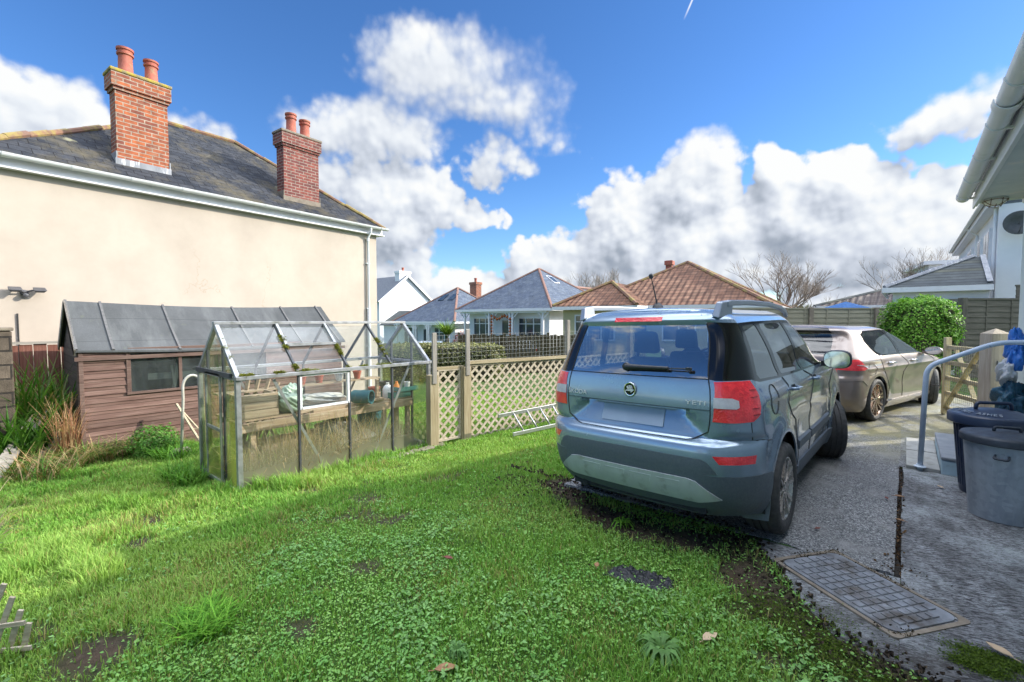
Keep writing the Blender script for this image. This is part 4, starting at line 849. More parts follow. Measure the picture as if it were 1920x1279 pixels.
# ------------------------------------------------------------------ greenhouse
pm('aluminium', (.30, .31, .32), (.42, .43, .44), 14., .45, .15, 60., .002, .75, dirt=(.17, .18, .15), dirt_s=8., dirt_lo=.5, dirt_hi=.75)
pm('aluminium_bright', (.46, .47, .48), (.38, .39, .40), 10., .35, 0, metal=.7, dirt=(.30, .29, .26), dirt_s=9., dirt_lo=.55, dirt_hi=.75); pm('aluminium_dark', (.055, .06, .068), (.10, .105, .115), 10., .5, .1, 60., .002, .5)
glass('greenhouse_glass', (.97, .985, .98), .9, .01, (.43, .44, .30), .17, 3.0, True, (-.25, .35, .58))
glass('greenhouse_roof_glass', (.95, .975, .97), .9, .015, (.40, .42, .40), .17, 3.0, True)
glass('algae_glass', (.93, .97, .88), .9, .02, (.36, .45, .09), .22, 2.6, True, (-.25, .85, .55))
X0, X1, Y0, Y1, ZB, ZE, ZR = -6.50, -5.26, 1.73, 4.25, -.25, .97, 1.525; XR = (X0 + X1) / 2
GH = thing('greenhouse', 'old aluminium framed greenhouse with dirty glass panes', 'greenhouse', (0, 0, 0))
ys = np.linspace(Y0, Y1, 5)
w_ = .032
for x in (X0, X1):
    for y in ys[1:-1]: bm = MB(); bm.bar((x, y, ZB), (x, y, ZE), w_ * .7, w_, (1, 0, 0)); bm.build('glazing_bar', 'aluminium_dark', GH); bm = MB(); bm.bar((x, y, ZE), (XR, y, ZR), w_ * .7, w_); bm.build('roof_bar', 'aluminium_dark', GH)
bm = MB()
for x in (X0, X1):
    for y in (Y0, Y1): bm.bar((x, y, ZB - .03), (x, y, ZE), .05, .05, (1, 0, 0)); bm.bar((x, y, ZE), (XR, y, ZR), .045, .05)
bm.bar((XR, Y0 - .03, ZR + .02), (XR, Y1 + .03, ZR + .02), .07, .035)
for x, s_ in ((X0, -1), (X1, 1)): bm.bar((x + s_ * .02, Y0 - .03, ZE), (x + s_ * .02, Y1 + .03, ZE), .06, .04); bm.bar((x, Y0, ZB), (x, Y1, ZB), .04, .05)
for y in (Y0, Y1): bm.bar((X0, y, ZE - .01), (X1, y, ZE - .01), .03, .035); bm.bar((X0, y, ZB), (X1, y, ZB), .04, .05)
bm.build('frame', 'aluminium', GH, 0, .003, 1)
for x in (X0 + .02, X1 - .03):
    bm = MB(); bm.bar((x, Y0 + .37, ZE - .05), (x, Y0 + .95, ZB + .03), .03, .012, (1, 0, 0)); bm.build('brace', 'aluminium_bright', GH); bm = MB(); bm.bar((x, Y1 - .32, ZE - .03), (x, Y1 - .92, ZB + .02), .03, .012, (1, 0, 0)); bm.build('brace', 'aluminium_bright', GH)
# louvre window in the second front bay
bm = MB(); a, b_ = ys[1] + .02, ys[2] - .02
for z in (.56, .94): bm.box(X1 - .012, X1 + .022, a, b_, z - .012, z + .012)
for y in (a, b_): bm.box(X1 - .012, X1 + .022, y - .012, y + .012, .548, .952)
LV = bm.build('louvre_window', 'white_upvc', GH); bm = MB()
for k in range(4): z = .575 + k * .095; bm.bar((X1 + .018, a + .012, z + .09), (X1 + .018, b_ - .012, z + .09), .003, .004); bm.slab([(X1 + .022, a + .015, z), (X1 + .022, b_ - .015, z), (X1 - .002, b_ - .015, z + .092), (X1 - .002, a + .015, z + .092)], .003)
bm.build('louvre_blade', 'greenhouse_roof_glass', LV)
def pane(name, mat, *pts, parent=None):
    bm = MB(); bm.poly(*pts); return bm.build(name, mat, parent or GH)
e = .012
for k in range(4):
    a, b_ = ys[k] + e, ys[k + 1] - e
    if k == 1: pane('side_pane', 'greenhouse_glass', (X1, a, ZB + .03), (X1, b_, ZB + .03), (X1, b_, .545), (X1, a, .545))
    else: pane('side_pane', 'greenhouse_glass', (X1, a, ZB + .03), (X1, b_, ZB + .03), (X1, b_, ZE - .02), (X1, a, ZE - .02))
    pane('side_pane', 'greenhouse_glass', (X0, b_, ZB + .03), (X0, a, ZB + .03), (X0, a, ZE - .02), (X0, b_, ZE - .02))
for k in range(4):
    a, b_ = ys[k] + e, ys[k + 1] - e
    for x, s_ in ((X1, 1), (X0, -1)):
        P_ = lambda y, t, o=0.: (x + (XR - x) * t + s_ * o * .4, y, ZE + (ZR - ZE) * t + o * .9)
        pts = (P_(a, .04), P_(b_, .04), P_(b_, .96), P_(a, .96)); pane('roof_pane', 'greenhouse_roof_glass', *(pts if s_ > 0 else pts[::-1]))
bm = MB(); P_ = lambda y, t, o: (X1 + (XR - X1) * t + o * .4, y, ZE + (ZR - ZE) * t + o * .9)
a, b_ = ys[1] + .01, ys[2] - .01
bm.bar(P_(a, .52, .03), P_(b_, .52, .03), .04, .03); bm.bar(P_(a, .52, .02), P_(a, .97, .02), .03, .03); bm.bar(P_(b_, .52, .02), P_(b_, .97, .02), .03, .03); bm.build('roof_vent', 'aluminium', GH)
# gable ends with sliding door
DA, DB = XR - .30, XR + .22
for y, s_ in ((Y0, -1), (Y1, 1)):
    for x in ((DA, DB)): bm = MB(); bm.bar((x, y, ZB), (x, y, ZE + (ZR - ZE) * (1 - abs(x - XR) / (X1 - XR)) - .02), .028, .03, (0, 1, 0)); bm.build('gable_bar', 'aluminium_dark', GH)
bm = MB(); bm.bar((X0, Y0 - .03, ZE + .02), (X1 - .1, Y0 - .03, ZE + .02), .03, .05); bm.build('door_rail', 'aluminium_dark', GH)
DR = MB()
for x in (DA + .02, DB - .02): DR.bar((x, Y0 - .035, ZB + .02), (x, Y0 - .035, ZE), .03, .02, (0, 1, 0))
for z in (ZB + .03, .36, ZE - .0): DR.bar((DA + .02, Y0 - .035, z), (DB - .02, Y0 - .035, z), .02, .03)
DRo = DR.build('door', 'aluminium', GH); pane('pane', 'algae_glass', (DA + .03, Y0 - .035, ZB + .04), (DB - .03, Y0 - .035, ZB + .04), (DB - .03, Y0 - .035, ZE - .01), (DA + .03, Y0 - .035, ZE - .01), parent=DRo)
for y in (Y0, Y1):
    f_ = lambda x: ZE + (ZR - ZE) * (1 - abs(x - XR) / (X1 - XR)) - .03
    pane('gable_pane', 'algae_glass', (X0 + .02, y, ZB + .03), (DA - .015, y, ZB + .03), (DA - .015, y, f_(DA)), (X0 + .02, y, ZE)); pane('gable_pane', 'algae_glass', (DB + .015, y, ZB + .03), (X1 - .02, y, ZB + .03), (X1 - .02, y, ZE), (DB + .015, y, f_(DB)))
    pane('gable_pane', 'algae_glass', (DA + .02, y, ZE + .03), (DB - .02, y, ZE + .03), (DB - .02, y, f_(DB)), (XR, y, ZR - .04), (DA + .02, y, f_(DA)))
def moss_line(parent, segs, n, spread, s_=.014):
    P_ = []
    for a, b_, wgt in segs:
        a, b_ = np.array(a), np.array(b_); m = int(n * wgt); t = RNG.beta(1.0, 1.0, m)[:, None]; lump = (fbm(t[:, 0] * 9, t[:, 0] * 0 + a[1], 3) > .48)[:, None]
        P_.append((a + (b_ - a) * t + RNG.normal(0, 1, (m, 3)) * spread)[lump[:, 0]])
    P_ = np.concatenate(P_); m = len(P_); leaves('moss', P_, RNG.uniform(.5, 1.3, m) * s_, np.array([0, 0, 1]) + RNG.normal(0, .6, (m, 3)), np.array([.16, .17, .025]) * RNG.uniform(.35, 1.7, (m, 1)), 'leaf', parent, 'stuff')
R_ = lambda y, t: (X1 + (XR - X1) * t, y, ZE + (ZR - ZE) * t + .02)
moss_line(GH, [((X1 + .015, Y0, ZE + .025), (X1 + .015, ys[1] + .1, ZE + .03), 1.), ((X1 + .015, ys[1], ZE + .022), (X1 + .015, ys[3], ZE + .022), .35), (R_(ys[1], 0), R_(ys[1], .75), .8), (R_(ys[2], 0), R_(ys[2], .5), .3), (R_(ys[3], .2), R_(ys[3], .6), .25), (R_(Y0, .3), R_(Y0, .7), .1), ((X1, ys[1], .52 * 1.0 + ZE - .5), (X1, ys[1], ZE), .1)], 9000, np.array([.014, .014, .007]), .017)
# staging and what stands on it
wood('bench_wood', (.22, .13, .07), (.38, .26, .16), (.52, .43, .32)); wood('old_plank', (.20, .14, .09), (.36, .27, .18), (.50, .41, .30))
BN = thing('staging_bench', 'rough timber staging bench inside the greenhouse', 'bench', (-5.95, 1.8, -.25))
bm = MB()
for k in range(3): bm.box(-.38 + k * .23, -.17 + k * .23, .03, 2.42, .665, .69)
bm.build('top', 'bench_wood', BN, 0, .004); bm = MB(); bm.box(.335, .365, .06, 2.40, .555, .662); bm.box(-.40, -.37, .06, 2.4, .57, .66); bm.box(.31, .333, .9, 2.4, .60, .70); bm.build('rail', 'bench_wood', BN, 0, .004)
for x, y in ((.29, .2), (-.33, .2), (.20, 2.22), (.29, 2.36), (-.33, 2.36)): bm = MB(); bm.box(x - .03, x + .035, y - .03, y + .03, 0, .655); bm.build('leg', 'bench_wood', BN, 0, .004)
bm = MB()
for k in range(3): bm.box(-.06, 0.0, -.22, .22, .005 + k * .092, .093 + k * .092)
for k in range(3): bm.box(-.36, -.061, .19, .22, .005 + k * .092, .093 + k * .092); bm.box(-.36, -.061, -.22, -.19, .005 + k * .092, .093 + k * .092)
o = bm.build('planter_box', 'old_plank', None, 0, .005); o.location = (-5.66, 2.08, .44); tag(o, 'wooden planter box built of thick old planks on the bench', 'planter box')
def crumple(name, c, r, mat, label, cat, seed=1, n=44, amp=.45):
    bm = MB(); vs = []; fs = []; m = n * 2
    for i in range(n + 1):
        for j in range(m):
            t, a = PI * i / n, 2 * PI * j / m; d = Vector((math.sin(t) * math.cos(a), math.sin(t) * math.sin(a), math.cos(t)))
            k = 1 + amp * (float(fbm(d.x * 2.6 + seed * 3 + 9, d.y * 2.6 + d.z * 3.3 + 9, seed, 5)) - .5) * 1.9; vs.append((d.x * r[0] * k, d.y * r[1] * k, max(0, r[2] + d.z * r[2] * k)))
    for i in range(n):
        for j in range(m): fs.append((i * m + j, (i + 1) * m + j, (i + 1) * m + (j + 1) % m, i * m + (j + 1) % m))
    bm.add(vs, fs); o = bm.build(name, mat, None, 180); o.location = c; return tag(o, label, cat)
pm('plastic_green', (.38, .50, .38), (.50, .60, .48), 9., .4, .4, 25., .02); pm('plastic_black', (.012, .013, .016), (.03, .032, .04), 9., .35, .4, 25., .02)
crumple('plastic_bag', (-5.75, 2.47, .44), (.16, .17, .17), 'plastic_green', 'crumpled pale green plastic bag on the greenhouse bench', 'bag', 4)
crumple('black_bag', (-5.85, 3.15, -.25), (.25, .32, .25), 'plastic_black', 'black plastic bag slumped under the greenhouse bench', 'bag', 8)
crumple('compost_sack', (-6.05, 2.95, .44), (.2, .34, .07), 'plastic_white_dirty' if 'plastic_white_dirty' in MATS else (pm('plastic_white_dirty', (.62, .60, .55), (.48, .44, .38), 6., .5).name), 'flat pale sack lying on the greenhouse bench behind the louvre', 'sack', 5)
pm('tray_green', (.03, .14, .13), (.05, .20, .18), 10., .5); pm('plastic_orange', (.70, .22, .03), None, rough=.4); pm('plastic_white', (.75, .76, .76), (.62, .62, .6), 9., .45); pm('pot_teal', (.03, .13, .15), None, rough=.5)
def tray(x, y, z, l, w_, h, label, mat='tray_green'):
    bm = MB(); bm.box(-w_ / 2, w_ / 2, -l / 2, l / 2, 0, .006); bm.box(-w_ / 2, -w_ / 2 + .008, -l / 2, l / 2, .006, h); bm.box(w_ / 2 - .008, w_ / 2, -l / 2, l / 2, .006, h); bm.box(-w_ / 2 + .008, w_ / 2 - .008, -l / 2, -l / 2 + .008, .006, h); bm.box(-w_ / 2 + .008, w_ / 2 - .008, l / 2 - .008, l / 2, .006, h)
    o = bm.build('seed_tray', mat); o.location = (x, y, z); return tag(o, label, 'seed tray', 'seed trays on the greenhouse bench')
tray(-5.72, 4.0, .441, .36, .24, .09, 'green seed tray holding the white jug'); tray(-5.66, 4.12, .533, .34, .2, .06, 'green tray stacked on top of another tray'); tray(-5.98, 3.6, .441, .34, .22, .10, 'dark teal seed tray further back on the bench', 'pot_teal')
bm = MB(); bm.lathe([(.07, 0), (.075, .02), (.075, .12), (.05, .17), (.022, .19), (.022, .22), (0, .22)], 16, (0, 0, 0)); bm.tube([(.05, .02, .16), (.11, .02, .15), (.11, .02, .06), (.07, .02, .05)], .010, 6); o = bm.build('plastic_jug', 'plastic_white', None, 40); o.location = (-5.72, 3.86, .447); tag(o, 'white plastic jug on the greenhouse bench', 'jug')
bm = MB(); bm.lathe([(.045, 0), (.05, .01), (.05, .15), (.02, .19), (.02, .22), (0, .22)], 14); o = bm.build('orange_bottle', 'plastic_orange', None, 40); o.location = (-5.74, 4.03, .447); tag(o, 'orange bottle beside the white jug on the bench', 'bottle')
bm = MB(); bm.lathe([(.035, 0), (.045, .10), (.048, .10), (.048, .115), (.038, .115), (.032, .01), (0, .01)], 16); o = bm.build('white_cup', 'plastic_white', None, 40); o.location = (-5.66, 4.16, .54); tag(o, 'small white pot standing in the upper green tray', 'pot')
bm = MB(); bm.lathe([(.055, 0), (.08, .14), (.088, .14), (.088, .165), (.075, .165), (.05, .01), (0, .01)], 18); o = bm.build('flower_pot', 'terracotta', None, 40); o.location = (-5.85, 3.72, .441); tag(o, 'terracotta flower pot on the bench left of the jug', 'pot')
bm = MB(); bm.lathe([(.0, 0), (.085, .0), (.09, .02), (.09, .24), (.095, .25), (.095, .27), (.08, .27), (.08, .04), (0, .04)], 20, (0, 0, 0), 'y'); o = bm.build('bucket', 'pot_teal', None, 40); o.location = (-5.70, 3.30, .535); o.rotation_euler = (0, 0, R(-60)); tag(o, 'dark bucket lying on its side on the bench', 'bucket')
bm = MB(); bm.box(-.02, .02, -.02, .02, 0, .30); bm.box(-.035, .035, -.09, .09, -.0, .03); o = bm.build('wooden_stake', 'bench_wood'); o.location = (-5.62, 3.62, .45); tag(o, 'short upright wooden stake on the bench edge', 'stake')
bm = MB(); bm.slab([(-5.5, 3.0, -.02), (-5.5, 3.55, -.01), (-5.9, 3.55, .06), (-5.9, 3.0, .06)], .012); tag(bm.build('plastic_sheet', 'plastic_white_dirty'), 'pale sheet lying under the greenhouse bench', 'sheet')
bm = MB(); bm.box(-6.42, -6.38, 1.8, 4.2, -.25, .02); bm.bar((-5.45, 1.95, -.16), (-5.6, 2.45, -.10), .10, .06); tag(bm.build('boards', 'bench_wood'), 'loose boards on the earth floor of the greenhouse', 'boards')
for i in range(7):
    bm = MB(); bm.box(-.06, .06, -.10, .10, 0, .045); o = bm.build('edging_brick', 'kerb_concrete', None, 0, .008); y = 2.95 + i * .21; o.location = (-5.02 + .02 * math.sin(i * 3), y, gzf(-5.02, y) - .012); o.rotation_euler = (.05, .08, R(20 * math.sin(i * 5))); tag(o, 'flat edging bricks sunk in grass along the greenhouse front', 'brick', 'edging bricks along the greenhouse')

# ------------------------------------------------------------------ trellis fence with wire mesh above
FA = Vector((-5.08, 4.12, 0)); FD = Vector((.178, .984, 0)); TF = thing('trellis_fence', 'trellis fence with square wire mesh above and timber posts', 'fence', FA, -math.atan2(.178, .984))
def fence_post(x, y, zt, zmid, w_=.10):
    bm = MB(); bm.box(x - w_ / 2, x + w_ / 2, y - w_ / 2, y + w_ / 2, -.5, zmid); po = bm.build('post', 'wood_post', TF, 0, .004, uvrot=True)
    bm = MB(); bm.box(x + w_ / 2 - .02, x + w_ / 2 + .015, y - .03, y + .035, zmid - .12, zt); bm.build('post_extension', 'wood_grey', po, 0, .003, uvrot=True)
fence_post(0, .04, 1.40, .80, .13); fence_post(0, .60, 1.44, .88, .13)
bm = MB(); bm.box(-.035, .035, 2.74, 2.81, -.5, 1.58); bm.build('post', 'wood_grey', TF, 0, .004, uvrot=True)
bm = MB(); bm.box(-.04, .04, .72 - .21, .72 - .15, -.5, .9); bm.build('post', 'wood_post', TF, 0, .004, uvrot=True)
def lattice(y0, y1, z0, z1, step=.150, w_=.034):
    bm = MB()
    for sgn, x in ((1, .004), (-1, -.008)):
        c = -(z1 - z0) if sgn > 0 else 0.
        k = c
        while k < (y1 - y0) + (0 if sgn > 0 else (z1 - z0)):
            if sgn > 0: pts = [(y0 + max(0, k), z0 + max(0, -k)), (y0 + min(y1 - y0, k + (z1 - z0)), z0 + min(z1 - z0, (y1 - y0) - k))]
            else: pts = [(y0 + max(0, k - (z1 - z0)), z0 + min(z1 - z0, k)), (y0 + min(y1 - y0, k), z0 + max(0, k - (y1 - y0)))]
            (ya, za), (yb, zb) = pts
            if abs(ya - yb) > .02: bm.bar((x, ya, za), (x, yb, zb), w_, .011, (1, 0, 0))
            k += step
    for z in (z0, z1): bm.bar((0, y0, z), (0, y1, z), .035, .03)
    for y in (y0, y1): bm.bar((0, y, z0 + .016), (0, y, z1 - .016), .035, .03, (1, 0, 0))
    bm.build('trellis_panel', 'wood_lattice', TF)
lattice(.13, .50, -.16, .86); lattice(.68, 2.70, -.26, .90)
bm = MB(); bm.bar((.02, .62, .945), (.02, 2.8, .925), .05, .05); bm.build('rail', 'wood_post', TF); bm = MB(); bm.bar((0, .1, .885), (0, .52, .885), .04, .04); bm.build('rail', 'wood_post', TF)
pm('galv_wire', (.34, .35, .33), (.24, .24, .22), 20., .45, metal=.6)
bm = MB(); y = .12
while y < 4.6: bm.bar((.02, y, .96), (.02, y, 1.36), .0028, .0028, (1, 0, 0)); y += .085
for z in np.linspace(.97, 1.36, 7): bm.bar((.022, .1, z), (.022, 4.6, z + .02), .0035, .0035)
bm.build('wire_mesh', 'galv_wire', TF)
bm = MB(); bm.box(-.04, .04, 4.55, 4.65, -.5, 1.5); bm.build('post', 'wood_post', TF, 0, .004, uvrot=True); lattice(2.84, 4.54, -.24, .90)
# ladder lying against the trellis
LD = thing('ladder', 'aluminium ladder lying on its side against the trellis', 'ladder', (-4.30, 5.02, -.12), -math.atan2(.16, .987))
bm = MB(); bm.bar((0, 0, .03), (0, 3.0, .05), .022, .055); bm.bar((-.22, -.1, .28), (-.22, 3.0, .32), .022, .055); bm.build('stile', 'aluminium_bright', LD, 0, .004)
for k in range(10): bm = MB(); y = .22 + k * .28; bm.tube([(0, y, .03 + k * .002), (-.22, y - .03, .285 + k * .003)], .014, 6); bm.build('rung', 'aluminium_bright', LD, 180)
# corner of a lattice panel at the bottom left of the picture
LP = thing('lattice_panel', 'broken corner of pale lattice panel at lower left', 'trellis', (-3.27, .10, -.10), R(-35))
bm = MB()
for k in range(4): bm.bar((.0, -.34 + k * .085, -.28), (.03, -.06 + k * .03, .40 - .07 * k), .022, .012, (1, 0, 0))
for k in range(3): bm.bar((.014, -.40 + .03 * k, -.02 + k * .10), (.040, .06 - .02 * k, -.06 + k * .13), .020, .012, (1, 0, 0))
bm.build('lattice', 'wood_lattice', LP)

# more clutter in the greenhouse
for i in range(3): bm = MB(); bm.lathe([(.07, 0), (.095, .17), (.104, .17), (.104, .195), (.09, .195), (.065, .012), (0, .012)], 18); o = bm.build('black_pot', 'black_plastic', None, 40); o.location = ((-6.1, 2.35, .442), (-6.12, 2.62, .442), (-6.05, 4.05, .442))[i]; tag(o, ('black plastic pot at the back of the bench behind the green bag', 'black plastic pot at the back of the bench behind the pale sack', 'black plastic pot at the far end of the greenhouse bench')[i], 'pot', 'black pots in the greenhouse')
CR = thing('wooden_crate', 'slatted wooden crate on the ground under the bench', 'crate', (-5.95, 2.35, -.25), .15)
for z in (.02, .13, .24):
    for x in (-.16, .15): bm = MB(); bm.box(x, x + .012, -.24, .24, z, z + .085); bm.build('slat', 'old_plank', CR)
    for y in (-.24, .228): bm = MB(); bm.box(-.148, .149, y, y + .012, z, z + .085); bm.build('slat', 'old_plank', CR)
bm = MB(); bm.lathe([(0, 0), (.15, 0), (.165, .03), (.175, .40), (.185, .41), (.185, .44), (.17, .44), (.155, .04), (0, .04)], 24); o = bm.build('water_butt', 'pot_teal', None, 40); o.location = (-6.2, 3.85, -.25); tag(o, 'dark teal tub standing under the far end of the bench', 'tub')
bm = MB()
for k in range(5): bm.bar((-6.30 + .05 * k, 2.0 + .03 * k, -.24), (-6.40 + .02 * k, 2.25 + .11 * k, .9 - .05 * k), .05, .02)
tag(bm.build('timber_offcuts', 'old_plank'), 'loose timber offcuts leaning on the back glass of the greenhouse', 'timber')
bm = MB(); bm.box(-6.46, -6.28, 1.85, 4.1, .66, .68); tag(bm.build('shelf', 'old_plank'), 'narrow wooden shelf along the back of the greenhouse', 'shelf')
for i, (y, m_) in enumerate([(2.9, 'terracotta'), (3.15, 'terracotta'), (3.45, 'plastic_white'), (3.75, 'terracotta')]): bm = MB(); bm.lathe([(.04, 0), (.06, .10), (.066, .10), (.066, .12), (.056, .12), (.035, .01), (0, .01)], 16); o = bm.build('flower_pot', m_, None, 40); o.location = (-6.36, y, .681); tag(o, ('leftmost of the four small pots on the greenhouse back shelf', 'second terracotta pot on the greenhouse back shelf', 'white pot between terracotta ones on the greenhouse back shelf', 'terracotta pot right of the white one on the back shelf')[i], 'pot', 'pots on the back shelf')

# ------------------------------------------------------------------ house on the right (wall along the path)
pm('pale_render', (.66, .72, .68), (.58, .65, .60), 3., .8, .15, 120., .004, dirt=(.45, .48, .40), dirt_s=2., dirt_lo=.6, dirt_hi=.8, stretch=(1, 1, .4)); pm('soffit_board', (.50, .56, .56), (.62, .66, .66), 3., .6, .1, 40., dirt=(.70, .70, .66), dirt_s=2.5, dirt_lo=.55, dirt_hi=.6)
pm('slate_dark', (.10, .11, .13), (.16, .17, .18), 6., .6, .3, 20.)
OH = thing('rendered_bungalow', 'pale green rendered bungalow wall and overhanging eaves at right edge', 'house', (1.07, 8.5, 0))
bm = MB(); bm.box(0, 8., -16, 0, -.1, 3.08); bm.build('wall', 'pale_render', OH)
bm = MB(); ez = 3.16; ap = 5.6
bm.slab([(-.50, .06, ez + .06), (-.50, -16.3, ez + .06), (4., -16.3, ap), (4., .06, ap)][::-1], .05); bm.slab([(8.5, .06, ez + .06), (8.5, -16.3, ez + .06), (4., -16.3, ap), (4., .06, ap)], .05)
bm.add([(0, 0, 3.08), (8, 0, 3.08), (4, 0, ap - .06), (0, -.1, 3.08), (8, -.1, 3.08), (4, -.1, ap - .06)], [(0, 1, 2), (5, 4, 3)])
OR = bm.build('roof', 'slate_dark', OH)
bm = MB(); bm.box(-.435, -.002, -16, .03, 3.086, 3.10); bm.build('soffit', 'soffit_board', OH)
bm = MB(); bm.box(-.455, -.437, -16.1, .03, 3.03, 3.20); bm.box(-.437, -.41, -16.1, .03, 3.055, 3.084); bm.box(-.02, -.001, -16, 0, 3.03, 3.084); bm.build('fascia', 'white_upvc', OH, 0, .004)
bm = MB(); gp2 = [(.072 * math.cos(t), .075 * math.sin(t)) for t in np.linspace(PI, 2 * PI, 11)] + [(.066 * math.cos(t), .069 * math.sin(t)) for t in np.linspace(2 * PI, PI, 11)]
pm('gutter_grey', (.42, .43, .44), (.50, .51, .52), 4., .4, .1, 60.)
bm.prism(gp2, lambda u, v, d: (-.545 + u, d, 3.205 + v), -16.2, .05); bm.lathe([(.0, 0), (.072, 0), (.072, .012), (0, .012)], 20, (-.545, .045, 3.205), 'y', 1, 1)
OG = bm.build('gutter', 'white_upvc', OH, 40)
for k in range(13): bm = MB(); y = -.15 - .95 * k; bm.prism([(x * 1.08, z * 1.1) for x, z in gp2], lambda u, v, d: (-.545 + u, d, 3.205 + v), y - .02, y + .02); bm.box(-.50, -.455, y - .015, y + .015, 3.13, 3.15); bm.build('bracket', 'white_upvc', OG, 40)
bm = MB(); y = -3.5; bm.prism([(x * 1.22, z * 1.22) for x, z in gp2], lambda u, v, d: (-.545 + u, d, 3.205 + v), y - .07, y + .07); bm.build('union', 'white_upvc', OG, 40)
pm('lamp_cover', (.80, .80, .76), None, rough=.35); pm('rust', (.20, .08, .03), (.12, .05, .03), 20., .8)
BL = thing('bulkhead_light', 'oval white bulkhead lamp with wire cage under the eaves', 'light', (.80, 8.30, 3.086))
bm = MB(); bm.lathe([(.0, 0), (.10, 0), (.105, -.02), (.095, -.05), (.06, -.075), (0, -.085)], 24, sx=1., sy=1.5); bm.build('cover', 'lamp_cover', BL, 40)
bm = MB(); bm.tube([(.112 * math.cos(t), .165 * math.sin(t), -.03) for t in np.linspace(0, 2 * PI, 25)], .004, 5)
for x in (-.05, .0, .05): bm.tube([(x, .155 * s_, -.02 - .078 * (1 - s_ * s_)) for s_ in np.linspace(-1, 1, 9)], .0035, 5)
for y in (-.07, .07): bm.tube([(.108 * s_, y, -.02 - .075 * (1 - s_ * s_)) for s_ in np.linspace(-1, 1, 9)], .0035, 5)
bm.build('cage', 'rust', BL, 180)
# path slab, step, handrail
pm('paving', (.30, .30, .28), (.40, .40, .38), 5., .85, .3, 60., .006, dirt=(.16, .16, .13), dirt_s=4.); pm('step_top', (.20, .22, .25), (.28, .30, .32), 5., .85, .3, 60., .006); pm('step_side', (.42, .56, .64), (.34, .46, .52), 6., .7, .2, 40., dirt=(.20, .23, .23), dirt_s=6., dirt_lo=.55, dirt_hi=.75)
bm = MB(); bm.box(.045, .30, 6.12, 6.85, .03, .105); bm.box(.045, .30, 6.86, 7.55, .03, .11); tag(bm.build('paving_slab', 'paving', None, 0, .006), 'pair of grey paving slabs under the foot of the handrail', 'paving slab')
ST = thing('doorstep', 'concrete doorstep with pale blue painted sides', 'step', (.30, 6.10, .05))
bm = MB(); bm.box(.005, .765, .005, 1.3, 0, .155); bm.build('riser', 'step_side', ST, 0, .012); bm = MB(); bm.box(.0, .765, -.0, 1.31, .157, .19); bm.build('tread', 'step_top', ST, 0, .010)
b = Mat('rail_paint'); ru = b.ramp(b.noise(b.obj, 16., 5, .7), (.665, 0.), (.68, 1.)); b.set(b.mix(ru, b.ramp(b.noise(b.obj, 3., 4), (.3, (.46, .55, .66)), (.7, (.60, .67, .76))), (.035, .03, .03)), .4, 0, .5, b.bump(b.math('SUBTRACT', 1., ru), .4, .003))
def bend(pts, r=.07, n=6):
    out = [Vector(pts[0])]
    for i in range(1, len(pts) - 1):
        a, b_, c = Vector(pts[i - 1]), Vector(pts[i]), Vector(pts[i + 1]); d0 = (a - b_).normalized(); d1 = (c - b_).normalized(); p0, p1 = b_ + d0 * r, b_ + d1 * r
        for k in range(n + 1): t = k / n; out.append(p0 * (1 - t) ** 2 + b_ * 2 * t * (1 - t) + p1 * t * t)
    return out + [Vector(pts[-1])]
HR = thing('handrail', 'pale blue bent steel handrail beside the doorstep', 'handrail', (.15, 6.12, .06)); bm = MB(); bm.tube(bend([(0, 0, 0), (.02, .0, 1.06), (.50, .06, 1.31), (.92, .06, 1.325)], .10), .0225, 12); bm.build('rail', 'rail_paint', HR, 180); bm = MB(); bm.lathe([(.045, .04), (.05, .052), (.03, .06), (.028, .07), (0, .07)], 14); bm.build('foot', 'rail_paint', HR, 40)
# dustbins
pm('bin_navy', (.016, .026, .055), (.03, .045, .085), 8., .42, .08, 120., .002, dirt=(.10, .11, .12), dirt_s=5., dirt_lo=.56, dirt_hi=.8)
b = Mat('galvanised'); sp = b.vor(b.obj, 28., 'F1', 1); c = b.mix(.5, b.ramp(b.xyz(sp)[0], (0., (.27, .30, .34)), (1., (.40, .44, .49))), b.ramp(b.noise(b.mapping(b.obj, (1, 1, .25)), 7., 6, .65), (.3, (.17, .20, .24)), (.7, (.50, .55, .60)))); b.set(c, .45, .35, .5, b.bump(b.noise(b.mapping(b.obj, (1, 1, .3)), 9., 5), .25, .01))
pm('bin_lid_dark', (.035, .042, .055), (.06, .07, .085), 12., .55, .3, 60., .006, .4)
def zp(q): return max(0., min(.1, .0222 * (q - 3.5))) + .01
DB1 = thing('dustbin', 'navy blue plastic dustbin with lettered domed lid', 'dustbin', (.60, 5.72, zp(5.72)))
bm = MB(); bm.lathe([(.0, .01), (.185, .01), (.19, .0), (.195, .02), (.245, .63), (.262, .635), (.264, .665), (.25, .67), (.24, .65), (.18, .03), (0, .03)], 40)
for k in range(40):
    a = 2 * PI * k / 40; bm.bar((.197 * math.cos(a), .197 * math.sin(a), .06), (.246 * math.cos(a), .246 * math.sin(a), .60), .012, .008, (math.cos(a), math.sin(a), 0))
bm.build('body', 'bin_navy', DB1, 40)
bm = MB(); bm.lathe([(.285, .62), (.292, .625), (.295, .69), (.282, .705), (.262, .708), (.25, .700), (.23, .705), (.16, .735), (.06, .752), (0, .755)], 48); LID = bm.build('lid', 'bin_navy', DB1, 50)
bm = MB(); bm.tube(bend([(-.13, 0, .742), (-.125, 0, .80), (.125, 0, .80), (.13, 0, .742)], .03), .014, 8); h_ = bm.build('handle', 'bin_navy', LID, 180); h_.rotation_euler = (0, 0, R(28))
